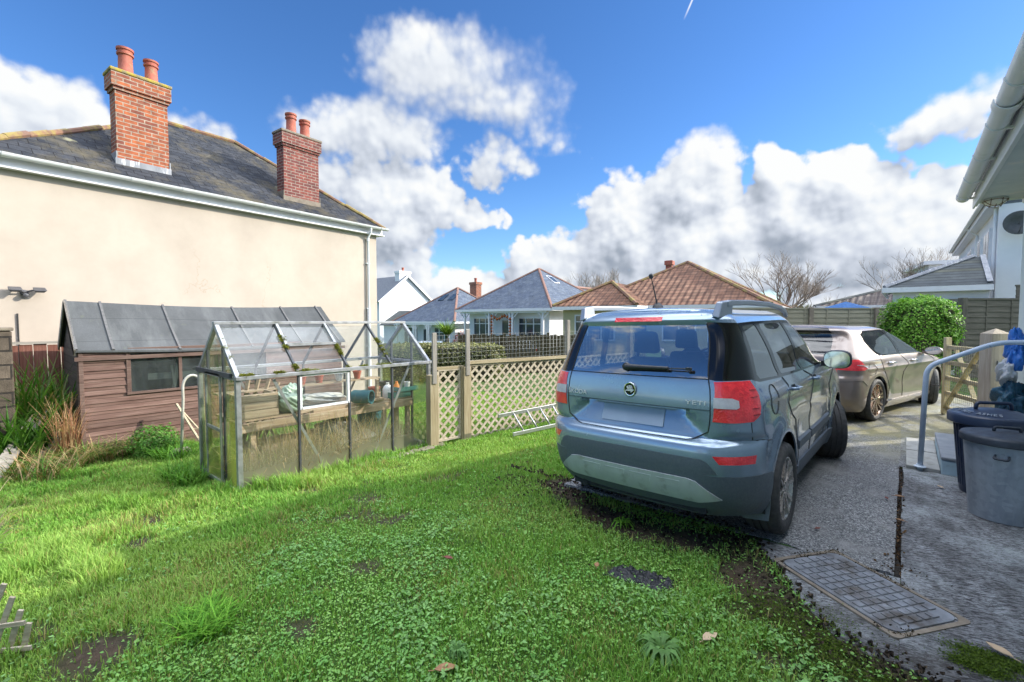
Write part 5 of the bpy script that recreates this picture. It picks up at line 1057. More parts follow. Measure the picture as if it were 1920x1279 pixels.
def text_mesh(name, s_, size, ext, mat, parent, M):
    cu = bpy.data.curves.new(name, 'FONT'); cu.body = s_; cu.size = size; cu.extrude = ext; cu.align_x = 'CENTER'; cu.align_y = 'CENTER'; cu.resolution_u = 3
    t = bpy.data.objects.new('tmp', cu); COL.objects.link(t); dg = bpy.context.evaluated_depsgraph_get(); me = bpy.data.meshes.new_from_object(t.evaluated_get(dg)); bpy.data.objects.remove(t); bpy.data.curves.remove(cu)
    me.transform(M); o = bpy.data.objects.new(name, me); COL.objects.link(o); me.materials.append(MATS[mat]); o.parent = parent; return o
pm('bin_text', (.30, .33, .38), None, rough=.5)
for i, ch in enumerate('NO HOT ASHES'):
    if ch == ' ': continue
    a = R(-138 + 9.2 * (i - 5.5) + 4); rr = .205
    text_mesh('letter', ch, .050, .002, 'bin_text', LID, Matrix.Translation((rr * math.cos(a), rr * math.sin(a), .722)) @ Matrix.Rotation(a + PI / 2, 4, 'Z') @ Matrix.Rotation(R(22), 4, 'X'))
DB2 = thing('dustbin', 'galvanised steel dustbin with dark flat lid in front of navy bin', 'dustbin', (.62, 5.16, zp(5.16)))
bm = MB(); pr = [(.0, .015), (.188, .015), (.19, .0), (.196, .0), (.198, .03), (.20, .05)] + [(.20 + .045 * t, .05 + .55 * t) for t in np.linspace(.02, 1, 9)] + [(.252, .605), (.25, .625), (.235, .62), (.19, .04), (0, .04)]
bm.lathe(pr, 48); bm.build('body', 'galvanised', DB2, 40)
bm = MB(); bm.lathe([(.262, .585), (.268, .59), (.268, .63), (.258, .645), (.235, .648), (.20, .655), (.10, .668), (0, .672)], 48); L2 = bm.build('lid', 'bin_lid_dark', DB2, 50)
bm = MB(); bm.tube(bend([(-.08, 0, .665), (-.078, 0, .70), (.078, 0, .70), (.08, 0, .665)], .02), .011, 8); h_ = bm.build('handle', 'bin_lid_dark', L2, 180); h_.rotation_euler = (0, 0, R(20))
for s_ in (1, -1): bm = MB(); a = R(-110); bm.tube(bend([(.232 * math.cos(a), .232 * math.sin(a), .52), (.28 * math.cos(a), .28 * math.sin(a), .5), (.29 * math.cos(a + .28), .29 * math.sin(a + .28), .5), (.232 * math.cos(a + .3), .232 * math.sin(a + .3), .52)], .02), .008, 7); bm.build('side_handle', 'bin_lid_dark', DB2, 180) if s_ > 0 else None
# gate, post and the tarpaulins stuffed beside the wall
GP = thing('gate_post', 'thick square timber gate post with pointed top', 'post', (.90, 8.72, 0), R(28))
bm = MB(); bm.box(-.105, .105, -.105, .105, 0, 1.40); bm.add([(-.105, -.105, 1.40), (.105, -.105, 1.40), (.105, .105, 1.40), (-.105, .105, 1.40), (0, 0, 1.47)], [(0, 1, 4), (1, 2, 4), (2, 3, 4), (3, 0, 4)]); wood('post_new', (.24, .19, .13), (.38, .31, .23), (.50, .44, .35)); bm.build('post', 'post_new', GP, 0, .004, uvrot=True)
bm = MB(); bm.box(-.04, .04, -.122, -.107, .99, 1.05); bm.build('latch', 'galv_wire', GP)
wood('gate_wood', (.30, .23, .11), (.46, .38, .22), (.58, .51, .34))
ga, gb = Vector((.50, 9.72, .13)), Vector((.82, 8.86, .13)); gl_ = (gb - ga).length; GT = thing('garden_gate', 'open timber five bar garden gate with wire netting', 'gate', ga, math.atan2(gb.y - ga.y, gb.x - ga.x))
bm = MB()
for k in range(5): bm.box(.03, gl_, -.018, .018, .06 + k * .235, .12 + k * .235)
bm.bar((.06, -.028, .10), (gl_ - .02, -.028, 1.05), .018, .07, (0, 1, 0)); bm.bar((gl_ * .15, .028, 1.05), (gl_ * .95, .028, .10), .018, .06, (0, 1, 0)); bm.build('rails', 'gate_wood', GT, 0, .003)
bm = MB(); bm.box(-.045, .03, -.035, .035, 0, 1.18); bm.box(gl_, gl_ + .05, -.03, .03, .03, 1.12); bm.build('stile', 'gate_wood', GT, 0, .003, uvrot=True)
bm = MB()
for x in np.arange(.06, gl_, .05): bm.bar((x, -.04, .06), (x, -.04, 1.08), .003, .003, (0, 1, 0))
for z in np.arange(.08, 1.08, .05): bm.bar((.03, -.04, z), (gl_, -.04, z), .003, .003, (0, 1, 0))
bm.build('wire_mesh', 'galv_wire', GT); bm = MB(); bm.box(-.06, -.046, -.02, .02, -.1, .5); bm.tube([(-.06, -.03, .42), (-.20, -.10, .42)], .008, 6); bm.build('bolt', 'black_plastic', GT)
pm('tarp_blue', (.02, .13, .48), (.03, .20, .62), 8., .35, .5, 20., .03); pm('tarp_teal', (.012, .06, .11), (.02, .10, .15), 8., .35, .5, 20., .03); pm('bag_white', (.55, .56, .56), (.42, .44, .46), 8., .5, .4, 20., .02); pm('tarp_sea', (.03, .25, .30), (.04, .33, .38), 8., .4, .5, 20., .02)
crumple('tarpaulin', (.96, 7.75, 1.00), (.09, .16, .23), 'tarp_blue', 'bright blue tarpaulin crumpled against the bungalow wall', 'tarpaulin', 11, amp=.6); crumple('white_sack', (.90, 7.72, .82), (.075, .13, .15), 'bag_white', 'off white sack folded between blue and dark teal tarpaulins', 'sack', 12, amp=.5)
crumple('tarpaulin', (.93, 7.74, .44), (.12, .18, .22), 'tarp_teal', 'dark teal tarpaulin bundled below the white sack', 'tarpaulin', 13, amp=.6); crumple('plastic_bag', (.95, 7.75, .10), (.11, .17, .18), 'tarp_sea', 'sea green plastic bag at the bottom of the tarpaulin pile', 'bag', 14, amp=.5)

# ------------------------------------------------------------------ helpers in the garden's viewing axes: X to the right, Y away
VR = math.atan2(.652, .758)
def cf(X, Y): return (X * .758 - Y * .652, X * .652 + Y * .758)
def cfl(X, Y, z=None): a, b_ = cf(X, Y); return (a, b_, gzf(a, b_) if z is None else z)
# clipped hedge ball
def clipped(name, label, loc, rz, half, n, leaf, cols, sq=2.6, cat='hedge', core=(.015, .03, .008)):
    root = thing(name, label, cat, loc, rz)
    u = RNG.normal(size=(n, 3)); u /= (np.abs(u) ** sq).sum(1)[:, None] ** (1 / sq); u[:, 2] = np.abs(u[:, 2]) * np.where(RNG.uniform(0, 1, n) < .75, 1, -1)
    k = .74 + .25 * fbm(u[:, 0] * 3 + 7, u[:, 1] * 3 + u[:, 2] * 4 + 3, 17)[:, None] + RNG.uniform(-.10, .05, (n, 1)); Pn = u * np.array(half) * k; Pn[:, 2] += half[2]
    ti = np.array([random.choice(cols) for _ in range(n)]) * RNG.uniform(.65, 1.3, (n, 1))
    leaves('foliage', Pn, RNG.uniform(.7, 1.3, n) * leaf, u + np.array([0, 0, .45]) + RNG.normal(0, .5, (n, 3)), ti, 'leaf', root, None, asp=.6)
    m = MB(); nn = 16; vs = []; fs = []
    for i in range(nn + 1):
        for j in range(2 * nn):
            t, a = PI * i / nn, PI * j / nn; d = np.array([math.sin(t) * math.cos(a), math.sin(t) * math.sin(a), math.cos(t)]); d = d / (np.abs(d) ** sq).sum() ** (1 / sq) * .78; vs.append((d[0] * half[0], d[1] * half[1], max(.0, half[2] + d[2] * half[2])))
    for i in range(nn):
        for j in range(2 * nn): fs.append((i * 2 * nn + j, (i + 1) * 2 * nn + j, (i + 1) * 2 * nn + (j + 1) % (2 * nn), i * 2 * nn + (j + 1) % (2 * nn)))
    m.add(vs, fs); m.build('inner_twigs', 'twigs' if 'twigs' in MATS else pm('twigs', (.035, .03, .018), (.06, .05, .03), 30., .9, .6, 40., .03), root, 180)
    return root
HC = cf(9.35, 10.5)
clipped('clipped_hedge', 'rounded clipped green hedge standing behind the beige car', (*HC, .08), VR, (.67, .67, 1.04), 15000, .055, [(.07, .20, .02), (.12, .29, .025), (.19, .37, .05), (.26, .43, .09)], 4.6)
clipped('clipped_hedge', 'pale variegated hedge behind the trellis fence', cfl(-2.85, 16.0), VR, (2.75, .6, .68), 26000, .075, [(.12, .15, .05), (.30, .30, .14), (.36, .34, .18), (.07, .085, .03), (.16, .15, .07)], 12., core=(.03, .03, .015))
# horizontal slat fence panels
wood('fence_slat', (.155, .14, .10), (.255, .235, .17), (.36, .335, .25)); wood('fence_dark', (.055, .052, .042), (.10, .093, .075), (.16, .147, .12)); wood('fence_brown', (.038, .030, .016), (.068, .055, .030), (.10, .083, .05))
def panel_fence(name, label, X0, X1, Y, zb, zt, mat, posts, postm='wood_grey', slat=.155):
    root = thing(name, label, 'fence', (*cf(X0, Y), zb), VR); L_ = X1 - X0; bm = MB(); z = .06; k = 0
    while z < zt - zb - .05:
        n = 10; zt_ = min(z + slat, zt - zb); vs = []
        for i in range(n + 1):
            x = L_ * i / n; wz = .018 * (float(vnoise(x * 1.4 + k * 7.3, k * 3.1)) - .5); vs += [(x, -.020, z - .02 + wz), (x, -.004, zt_ + wz * .4), (x, .006, zt_ + wz * .4), (x, -.010, z - .02 + wz)]
        fs = []
        for i in range(n): o = i * 4; fs += [(o + j, o + 4 + j, o + 4 + (j + 1) % 4, o + (j + 1) % 4) for j in range(4)]
        bm.add(vs, fs + [(0, 1, 2, 3), (n * 4 + 3, n * 4 + 2, n * 4 + 1, n * 4)]); z += slat * .88; k += 1
    bm.build('slats', mat, root); bm = MB(); bm.box(0, L_, -.025, .03, zt - zb, zt - zb + .04); bm.box(0, L_, .01, .03, .05, .09)
    for x in np.arange(0, L_, .62): bm.box(x, x + .03, -.026, -.021, .04, zt - zb)
    bm.build('battens', mat, root, 0)
    for x in posts: bm = MB(); bm.box(x - X0 - .06, x - X0 + .06, -.07, .07, -.4, zt - zb + .05); bm.build('post', postm, root, 0, .006, uvrot=True)
    return root
panel_fence('slat_fence', 'weathered slat panel fence running behind both cars', 5.7, 10.45, 12.85, .1, 1.88, 'fence_slat', (7.62, 8.36, 10.20), 'kerb_concrete')
panel_fence('slat_fence', 'dark grey slat panel fence right of the rounded hedge', 11.15, 13.6, 11.4, .1, 2.08, 'fence_dark', (11.2, 13.0), 'fence_dark')
panel_fence('slat_fence', 'taller dark slat fence section rising beside the white house', 13.05, 14.4, 11.9, .1, 2.45, 'fence_dark', ())
CBF = thing('board_fence', 'dark close boarded fence beyond the variegated hedge', 'fence', cfl(-2.2, 19.0), VR); bm = MB()
for k in range(40): x = k * .14; bm.box(x, x + .132, -.008 * (k % 2), .014, -.1, 1.62 + .03 * math.sin(k * 2.1))
bm.build('boards', 'fence_brown', CBF, uvrot=True)
for x in (0, 1.85, 3.7): bm = MB(); bm.box(x - .05, x + .05, -.06, -.009, -.1, 1.72); bm.build('post', 'fence_brown', CBF, uvrot=True)
# blue garden parasol beyond the fence
pm('canvas_blue', (.015, .08, .24), (.02, .11, .30), 5., .7)
UM = thing('parasol', 'dark blue garden parasol showing above the slat fence', 'parasol', cfl(13.1, 18., .1), 0); bm = MB(); vs = [(0, 0, 2.20)] + [(1.05 * math.cos(2 * PI * k / 8), 1.05 * math.sin(2 * PI * k / 8), 1.86) for k in range(8)]; bm.add(vs, [(0, 1 + k, 1 + (k + 1) % 8) for k in range(8)]); bm.add([(x, y, z - .02) for x, y, z in vs], [(0, 1 + (k + 1) % 8, 1 + k) for k in range(8)]); bm.build('canopy', 'canvas_blue', UM); bm = MB(); bm.tube([(0, 0, 0), (0, 0, 2.27)], .022, 8); bm.build('pole', 'wood_pale', UM)

# ------------------------------------------------------------------ cars
def pchip(xs, ys):
    xs = np.array(xs, float); ys = np.array(ys, float); h = np.diff(xs); d = np.diff(ys) / h; m = np.zeros(len(xs)); m[0], m[-1] = d[0], d[-1]
    for i in range(1, len(xs) - 1): m[i] = 0 if d[i - 1] * d[i] <= 0 else 2 * d[i - 1] * d[i] / (d[i - 1] + d[i])
    def f(x):
        x = min(max(x, xs[0]), xs[-1]); i = min(len(xs) - 2, int(np.searchsorted(xs, x, 'right')) - 1); i = max(i, 0); t = (x - xs[i]) / h[i]
        return ys[i] * (1 + 2 * t) * (1 - t) ** 2 + m[i] * h[i] * t * (1 - t) ** 2 + ys[i + 1] * t * t * (3 - 2 * t) + m[i + 1] * h[i] * t * t * (t - 1)
    return f
class Shell:
    """car skin: horizontal rings (rear, corner, side, corner, front) stacked by height, cut into panels along outlines drawn on it"""
    S = 4.
    def __init__(s, T, cam, taper, crown, disp):
        s.f = {k: pchip(*v) for k, v in T.items()}; s.cam, s.taper, s.crown, s.disp = cam, taper, crown, disp; s.zt = T['w'][0][-1]; s.z0 = T['w'][0][0]
    def pt(s, u, z, do=True):
        v = 0.
        if z > s.zt: v = min(1., z - s.zt); z = s.zt
        g_ = s.f; xr, xf, w_, rx, ry, fx, fy = (g_[k](z) for k in ('xr', 'xf', 'w', 'rx', 'ry', 'fx', 'fy'))
        if u <= 1: y = u * (w_ - ry); x = xr + s.cam * (y / w_) ** 2
        elif u <= 2: a = (u - 1) * PI / 2; y = w_ - ry + ry * math.sin(a); x = xr + rx * (1 - math.cos(a)) + s.cam * (y / w_) ** 2 * math.cos(a)
        elif u <= 2 + s.S: x = xr + rx + (u - 2) / s.S * (xf - fx - xr - rx); y = w_
        elif u <= 3 + s.S: a = (u - 2 - s.S) * PI / 2; y = w_ - fy + fy * math.cos(a); x = xf - fx + fx * math.sin(a) - .09 * (y / w_) ** 2 * math.sin(a)
        else: y = (4 + s.S - u) * (w_ - fy); x = xf - .09 * (y / w_) ** 2
        xm = (g_['xr'](.6) + g_['xf'](.6)) / 2; L_ = (g_['xf'](.6) - g_['xr'](.6)) / 2; y *= 1 - s.taper * abs((x - xm) / L_) ** 2.6
        if v > 0: y *= (1 - v) ; x = xm2 + (x - xm2) * (1 - .10 * v * v) if (xm2 := (xr + xf) / 2) is not None else x; z = z + s.crown * (1 - (1 - v) ** 2)
        if do and s.disp and v == 0: x, y, z = s.disp(x, y, z, u)
        return x, y, z
    def side(s, x, z):
        lo, hi = 1., 3. + s.S
        for _ in range(40):
            m = (lo + hi) / 2
            if s.pt(m, z, False)[0] < x: lo = m
            else: hi = m
        return (lo, z)
    def rear(s, y, z):
        lo, hi = 0., 2.
        for _ in range(40):
            m = (lo + hi) / 2
            if s.pt(m, z, False)[1] < y: lo = m
            else: hi = m
        return (lo, z)
    def panels(s, regions, us, zs):
        bm = bmesh.new(); gv = [[bm.verts.new((u, z, 0)) for z in zs] for u in us]
        for i in range(len(us) - 1):
            for j in range(len(zs) - 1): bm.faces.new((gv[i][j], gv[i + 1][j], gv[i + 1][j + 1], gv[i][j + 1]))
        polys = []
        for name, pl, mode, mat, off, fl in regions:
            d = []
            for k in range(len(pl)):
                a, b_ = pl[k], pl[(k + 1) % len(pl)]; n = max(1, int(max(abs(a[0] - b_[0]) / .5, abs(a[1] - b_[1]) / .3)));
                d += [(a[0] + (b_[0] - a[0]) * t / n, a[1] + (b_[1] - a[1]) * t / n) for t in range(n)]
            polys.append(np.array(d))
            for k in range(len(d)):
                a, b_ = d[k], d[(k + 1) % len(d)]; e = Vector((b_[0] - a[0], b_[1] - a[1], 0))
                if e.length < 1e-6: continue
                x0, x1, y0, y1 = min(a[0], b_[0]) - 1e-4, max(a[0], b_[0]) + 1e-4, min(a[1], b_[1]) - 1e-4, max(a[1], b_[1]) + 1e-4
                fs = [f for f in bm.faces if not (max(v.co.x for v in f.verts) < x0 or min(v.co.x for v in f.verts) > x1 or max(v.co.y for v in f.verts) < y0 or min(v.co.y for v in f.verts) > y1)]
                if not fs: continue
                es = {e_ for f in fs for e_ in f.edges}; vs = {v for f in fs for v in f.verts}
                bmesh.ops.bisect_plane(bm, geom=list(vs) + list(es) + fs, dist=1e-5, plane_co=(a[0], a[1], 0), plane_no=(-e.y, e.x, 0))
        bm.verts.index_update(); V2 = [(v.co.x, v.co.y) for v in bm.verts]; V3 = [s.pt(u, z) for u, z in V2]; out = {}
        for f in bm.faces:
            c = f.calc_center_median(); r = -1
            for k, pl in enumerate(polys):
                x, y = c.x, c.y; X, Y = pl[:, 0], pl[:, 1]; X2, Y2 = np.roll(X, -1), np.roll(Y, -1); cr = ((Y > y) != (Y2 > y)) & (x < (X2 - X) * (y - Y) / (Y2 - Y + 1e-15) + X)
                if cr.sum() % 2: r = k; break
            out.setdefault(r, []).append([v.index for v in f.verts])
        bm.free(); return V3, out
    def make(s, root, regions, us, zs, body='body', bodymat=None):
        V3, out = s.panels(regions, us, zs); objs = {}
        for k, faces in out.items():
            name, _p, mode, mat, off, fl = regions[k] if k >= 0 else (body, None, 'c', bodymat, 0., .012)
            if name == 'hole': continue
            for sgn in ((0,) if mode == 'c' else (-1, 1)):
                bm = bmesh.new(); mp = {}
                def gv(i, m):
                    x, y, z = V3[i]; key = (i, m if abs(y) > 1e-5 else 0)
                    if key not in mp: mp[key] = bm.verts.new((x, y * m, z))
                    return mp[key]
                for m in ((-1, 1) if sgn == 0 else (sgn,)):
                    for f in faces:
                        vs = [gv(i, m) for i in (f if m < 0 else f[::-1])]
                        try: bm.faces.new(vs)
                        except ValueError: pass
                bmesh.ops.remove_doubles(bm, verts=bm.verts, dist=2e-4); bmesh.ops.dissolve_degenerate(bm, edges=bm.edges, dist=1e-5)
                bm.normal_update(); nrm = {v: v.normal.copy() for v in bm.verts}
                for v in bm.verts: v.co += nrm[v] * off
                if fl:
                    be = [e for e in bm.edges if e.is_boundary]; r = bmesh.ops.extrude_edge_only(bm, edges=be); old = {}
                    for v in [g_ for g_ in r['geom'] if isinstance(g_, bmesh.types.BMVert)]:
                        o = min((e.other_vert(v) for e in v.link_edges if e.other_vert(v) in nrm), key=lambda q_: (q_.co - v.co).length, default=None)
                        if o is not None: v.co = o.co - nrm[o] * fl
                me = bpy.data.meshes.new(name); bm.to_mesh(me); bm.free(); me.polygons.foreach_set('use_smooth', [True] * len(me.polygons)); me.set_sharp_from_angle(angle=R(32)); metre_uv(me)
                me.materials.append(MATS[mat] if isinstance(mat, str) else mat); o = bpy.data.objects.new(name, me); COL.objects.link(o); o.parent = root; objs.setdefault(name, []).append(o)
        return objs
    def ribbon(s, bm, pts, w_, off, sgn=-1, closed=False):
        """thin strip on the skin along (u, z) points"""
        P_ = []
        for i in range(len(pts) - (0 if closed else 1)):
            a, b_ = pts[i], pts[(i + 1) % len(pts)]; n = max(1, int(max(abs(a[0] - b_[0]) / .12, abs(a[1] - b_[1]) / .05))); P_ += [(a[0] + (b_[0] - a[0]) * t / n, a[1] + (b_[1] - a[1]) * t / n) for t in range(n)]
        P_.append(pts[0] if closed else pts[-1]); C, Nn = [], []
        for u, z in P_:
            e = .01; p0 = Vector(s.pt(u, z)); du = Vector(s.pt(u + e, z)) - p0; dz_ = Vector(s.pt(u, z + e)) - p0; n = du.cross(dz_).normalized(); C.append(p0 + n * off * (1 if n.y * p0.y >= 0 or abs(n.x) > .5 else -1)); Nn.append(n)
        vs = []
        for i, c in enumerate(C):
            t = (C[min(i + 1, len(C) - 1)] - C[max(i - 1, 0)]).normalized(); d = t.cross(Nn[i]).normalized() * w_ / 2
            for q_ in (c - d, c + d, c + d - Nn[i] * .004, c - d - Nn[i] * .004): vs.append((q_.x, q_.y * -sgn * -1 if False else q_.y * (1 if sgn > 0 else -1), q_.z))
        bm.add(vs, [(4 * i + j, 4 * i + 4 + j, 4 * i + 4 + (j + 1) % 4, 4 * i + (j + 1) % 4) for i in range(len(C) - 1) for j in range(4)])
def circ(f, cx, cz, r, n=28, a0=0, a1=2 * PI): return [f(cx + r * math.cos(t), cz + r * math.sin(t)) for t in np.linspace(a0, a1, n, endpoint=abs(a1 - a0) < 6.2)]

paint('paint_blue', (.20, .28, .37), rough=.20, metal=.4); paint('paint_beige', (.20, .155, .132), rough=.32, metal=.35); paint('paint_silver', (.30, .36, .42), rough=.25, metal=.5); paint('paint_navy', (.03, .06, .13), rough=.25, metal=.4)
pm('car_plastic', (.075, .093, .115), (.10, .122, .145), 60., .55, .15, 300., .002, dirt=(.11, .10, .085), dirt_s=7., dirt_lo=.56, dirt_hi=.85); pm('skid_silver', (.52, .55, .57), (.44, .47, .49), 12., .42, .05, 200., .001, .3, dirt=(.20, .19, .16), dirt_s=6., dirt_lo=.55, dirt_hi=.8); pm('rail_silver', (.33, .36, .40), None, rough=.38, metal=.6)
pm('rubber', (.032, .032, .034), (.05, .05, .051), 25., .75, .2, 160., .003, dirt=(.075, .07, .06), dirt_s=7., dirt_lo=.55, dirt_hi=.8); pm('alloy', (.50, .48, .46), (.42, .40, .38), 14., .28, metal=.85); pm('alloy_bronze', (.34, .25, .19), (.45, .36, .30), 14., .25, metal=.9); pm('alloy_dark', (.035, .033, .033), None, rough=.4, metal=.5)
pm('chrome', (.80, .80, .82), None, rough=.08, metal=1.); pm('letter_metal', (.72, .73, .75), None, rough=.35, metal=.3); pm('car_inside', (.012, .013, .016), (.02, .022, .026), 12., .85); pm('seat_cloth', (.022, .025, .03), (.035, .038, .045), 60., .9, .2, 200.); pm('plate_blank', (.33, .40, .50), (.27, .33, .43), 5., .45); pm('gap_black', (.004, .004, .004), None, rough=.7); pm('seat_side', (.10, .11, .12), None, rough=.8)
b = Mat('lamp_red'); cx = b.vor(b.obj, 38., 'F1', 1); b.set(b.mix(b.ramp(b.noise(b.obj, 6., 3), (.4, 0.), (.65, 1.)), b.mix(b.ramp(b.xyz(cx)[0], (.2, 0.), (.8, 1.)), (.62, .008, .018), (.80, .02, .03)), (.88, .04, .05)), .12, 0, .6, b.bump(b.vor(b.obj, 75.), .5, .004), Coat_Weight=1., Coat_Roughness=.02)
pm('lamp_clear', (.42, .40, .42), (.55, .53, .55), 40., .15, .3, 120., .002); pm('lamp_deep', (.20, .004, .008), None, rough=.1)
def carglass(name, tint, refl, dark):
    b = Mat(name); b.n.remove(b.p); tr = b.node('ShaderNodeBsdfTransparent'); b.put(tr.inputs[0], tint); gl = b.node('ShaderNodeBsdfGlossy'); gl.inputs['Roughness'].default_value = .015; b.put(gl.inputs[0], (1, 1, 1)); lw = b.node('ShaderNodeLayerWeight'); F = b.math('ADD', b.math('MULTIPLY', b.math('POWER', lw.outputs['Facing'], 4.), .9), refl, clamp=True)
    mx = b.node('ShaderNodeMixShader'); b.put(mx.inputs[0], F); b.l.new(tr.outputs[0], mx.inputs[1]); b.l.new(gl.outputs[0], mx.inputs[2]); df = b.node('ShaderNodeBsdfDiffuse'); b.put(df.inputs[0], (.25, .24, .22)); m2 = b.node('ShaderNodeMixShader'); b.put(m2.inputs[0], b.ramp(b.noise(b.obj, 5., 6, .65), (.45, .015), (.8, dark))); b.l.new(mx.outputs[0], m2.inputs[1]); b.l.new(df.outputs[0], m2.inputs[2]); b.l.new(m2.outputs[0], b.out.inputs[0]); return b.m
carglass('car_glass', (.42, .47, .47), .14, .10); carglass('car_glass_clear', (.80, .85, .85), .06, .08)

WHEELS = {}
def wheel_mesh(key, R0, hw, rr, kind):
    """axis along -Y (outer face at -Y)"""
    m = MB(); seg = 96; prof = [(rr - .012, -hw * .80), (rr + .004, -hw * .93), (rr + .03, -hw * 1.03), (R0 - .035, -hw * 1.02), (R0 - .012, -hw * .90), (R0 - .003, -hw * .72)]
    for c in (-.42, 0., .42): prof += [(R0, hw * (c - .20)), (R0, hw * (c - .07)), (R0 - .008, hw * (c - .05)), (R0 - .008, hw * (c + .05)), (R0, hw * (c + .07))]
    prof += [(R0 - .003, hw * .72), (R0 - .012, hw * .90), (R0 - .035, hw * 1.02), (rr + .03, hw * 1.03), (rr + .004, hw * .93), (rr - .012, hw * .8)]
    prof.sort(key=lambda t: 0) ; n = len(prof); vs = []
    for r, a in prof:
        for k in range(seg):
            rad = r - (.006 if (k % 3 == 0 and abs(a) > hw * .60 and r > R0 - .02) else 0); t = 2 * PI * k / seg; vs.append((rad * math.cos(t), a, rad * math.sin(t)))
    m.add(vs, [(i * seg + k, i * seg + (k + 1) % seg, (i + 1) * seg + (k + 1) % seg, (i + 1) * seg + k) for i in range(n - 1) for k in range(seg)])
    rim = MB(); rim.lathe([(rr - .02, -hw * .72), (rr - .004, -hw * .84), (rr + .004, -hw * .90), (rr - .008, -hw * .92), (rr - .02, -hw * .80), (rr - .03, -hw * .5)], 64, axis='y'); hub = -hw * .72
    sp = 5 if kind == 'y' else 7
    for k in range(sp):
        a = 2 * PI * k / sp + .3
        for da in ((-.15, .15) if kind == 'y' else (-.10, .10)):
            p0 = (.045 * math.cos(a + da * 1.3), hub + .0, .045 * math.sin(a + da * 1.3)); p1 = ((rr - .012) * math.cos(a + da * (1.7 if kind == 'y' else 1.6)), -hw * .86, (rr - .012) * math.sin(a + da * (1.7 if kind == 'y' else 1.6))); rim.bar(p0, p1, .020 if kind != 'y' else .024, .022, (0, 1, 0), .026 if kind == 'y' else .02)
    rim.lathe([(.0, hub - .016), (.03, hub - .014), (.05, hub - .004), (.058, hub + .03)], 24, axis='y')
    for k in range(5): a = 2 * PI * k / 5; rim.lathe([(.009, 0), (.009, -.012), (0, -.013)], 8, (.043 * math.cos(a + .9), hub - .004, .043 * math.sin(a + .9)), 'y')
    bk = MB(); bk.lathe([(rr - .03, -hw * .5), (rr - .035, hw * .7), (0.0, hw * .72)], 48, axis='y'); bk.lathe([(.06, -hw * .18), (rr - .07, -hw * .18), (rr - .07, -hw * .02), (.06, -hw * .02)], 40, axis='y')
    return m, rim, bk
def add_wheel(root, key, x, y, R0, steer, alloym):
    if key not in WHEELS:
        m, rim, bk = wheel_mesh(key, *{'suv': (.328, .112, .222, 'y'), 'hatch': (.322, .115, .242, 'v')}[key]); t = m.build('wheel', 'rubber', root, 40); r_ = rim.build('rim', alloym, t, 35); b2 = bk.build('brake', 'alloy_dark', t, 40); WHEELS[key] = t
    else:
        t = copy_tree(WHEELS[key], root)
    t.location = (x, y, R0); t.rotation_euler = (random.uniform(0, 0), 0, steer + (0 if y < 0 else PI)); return t

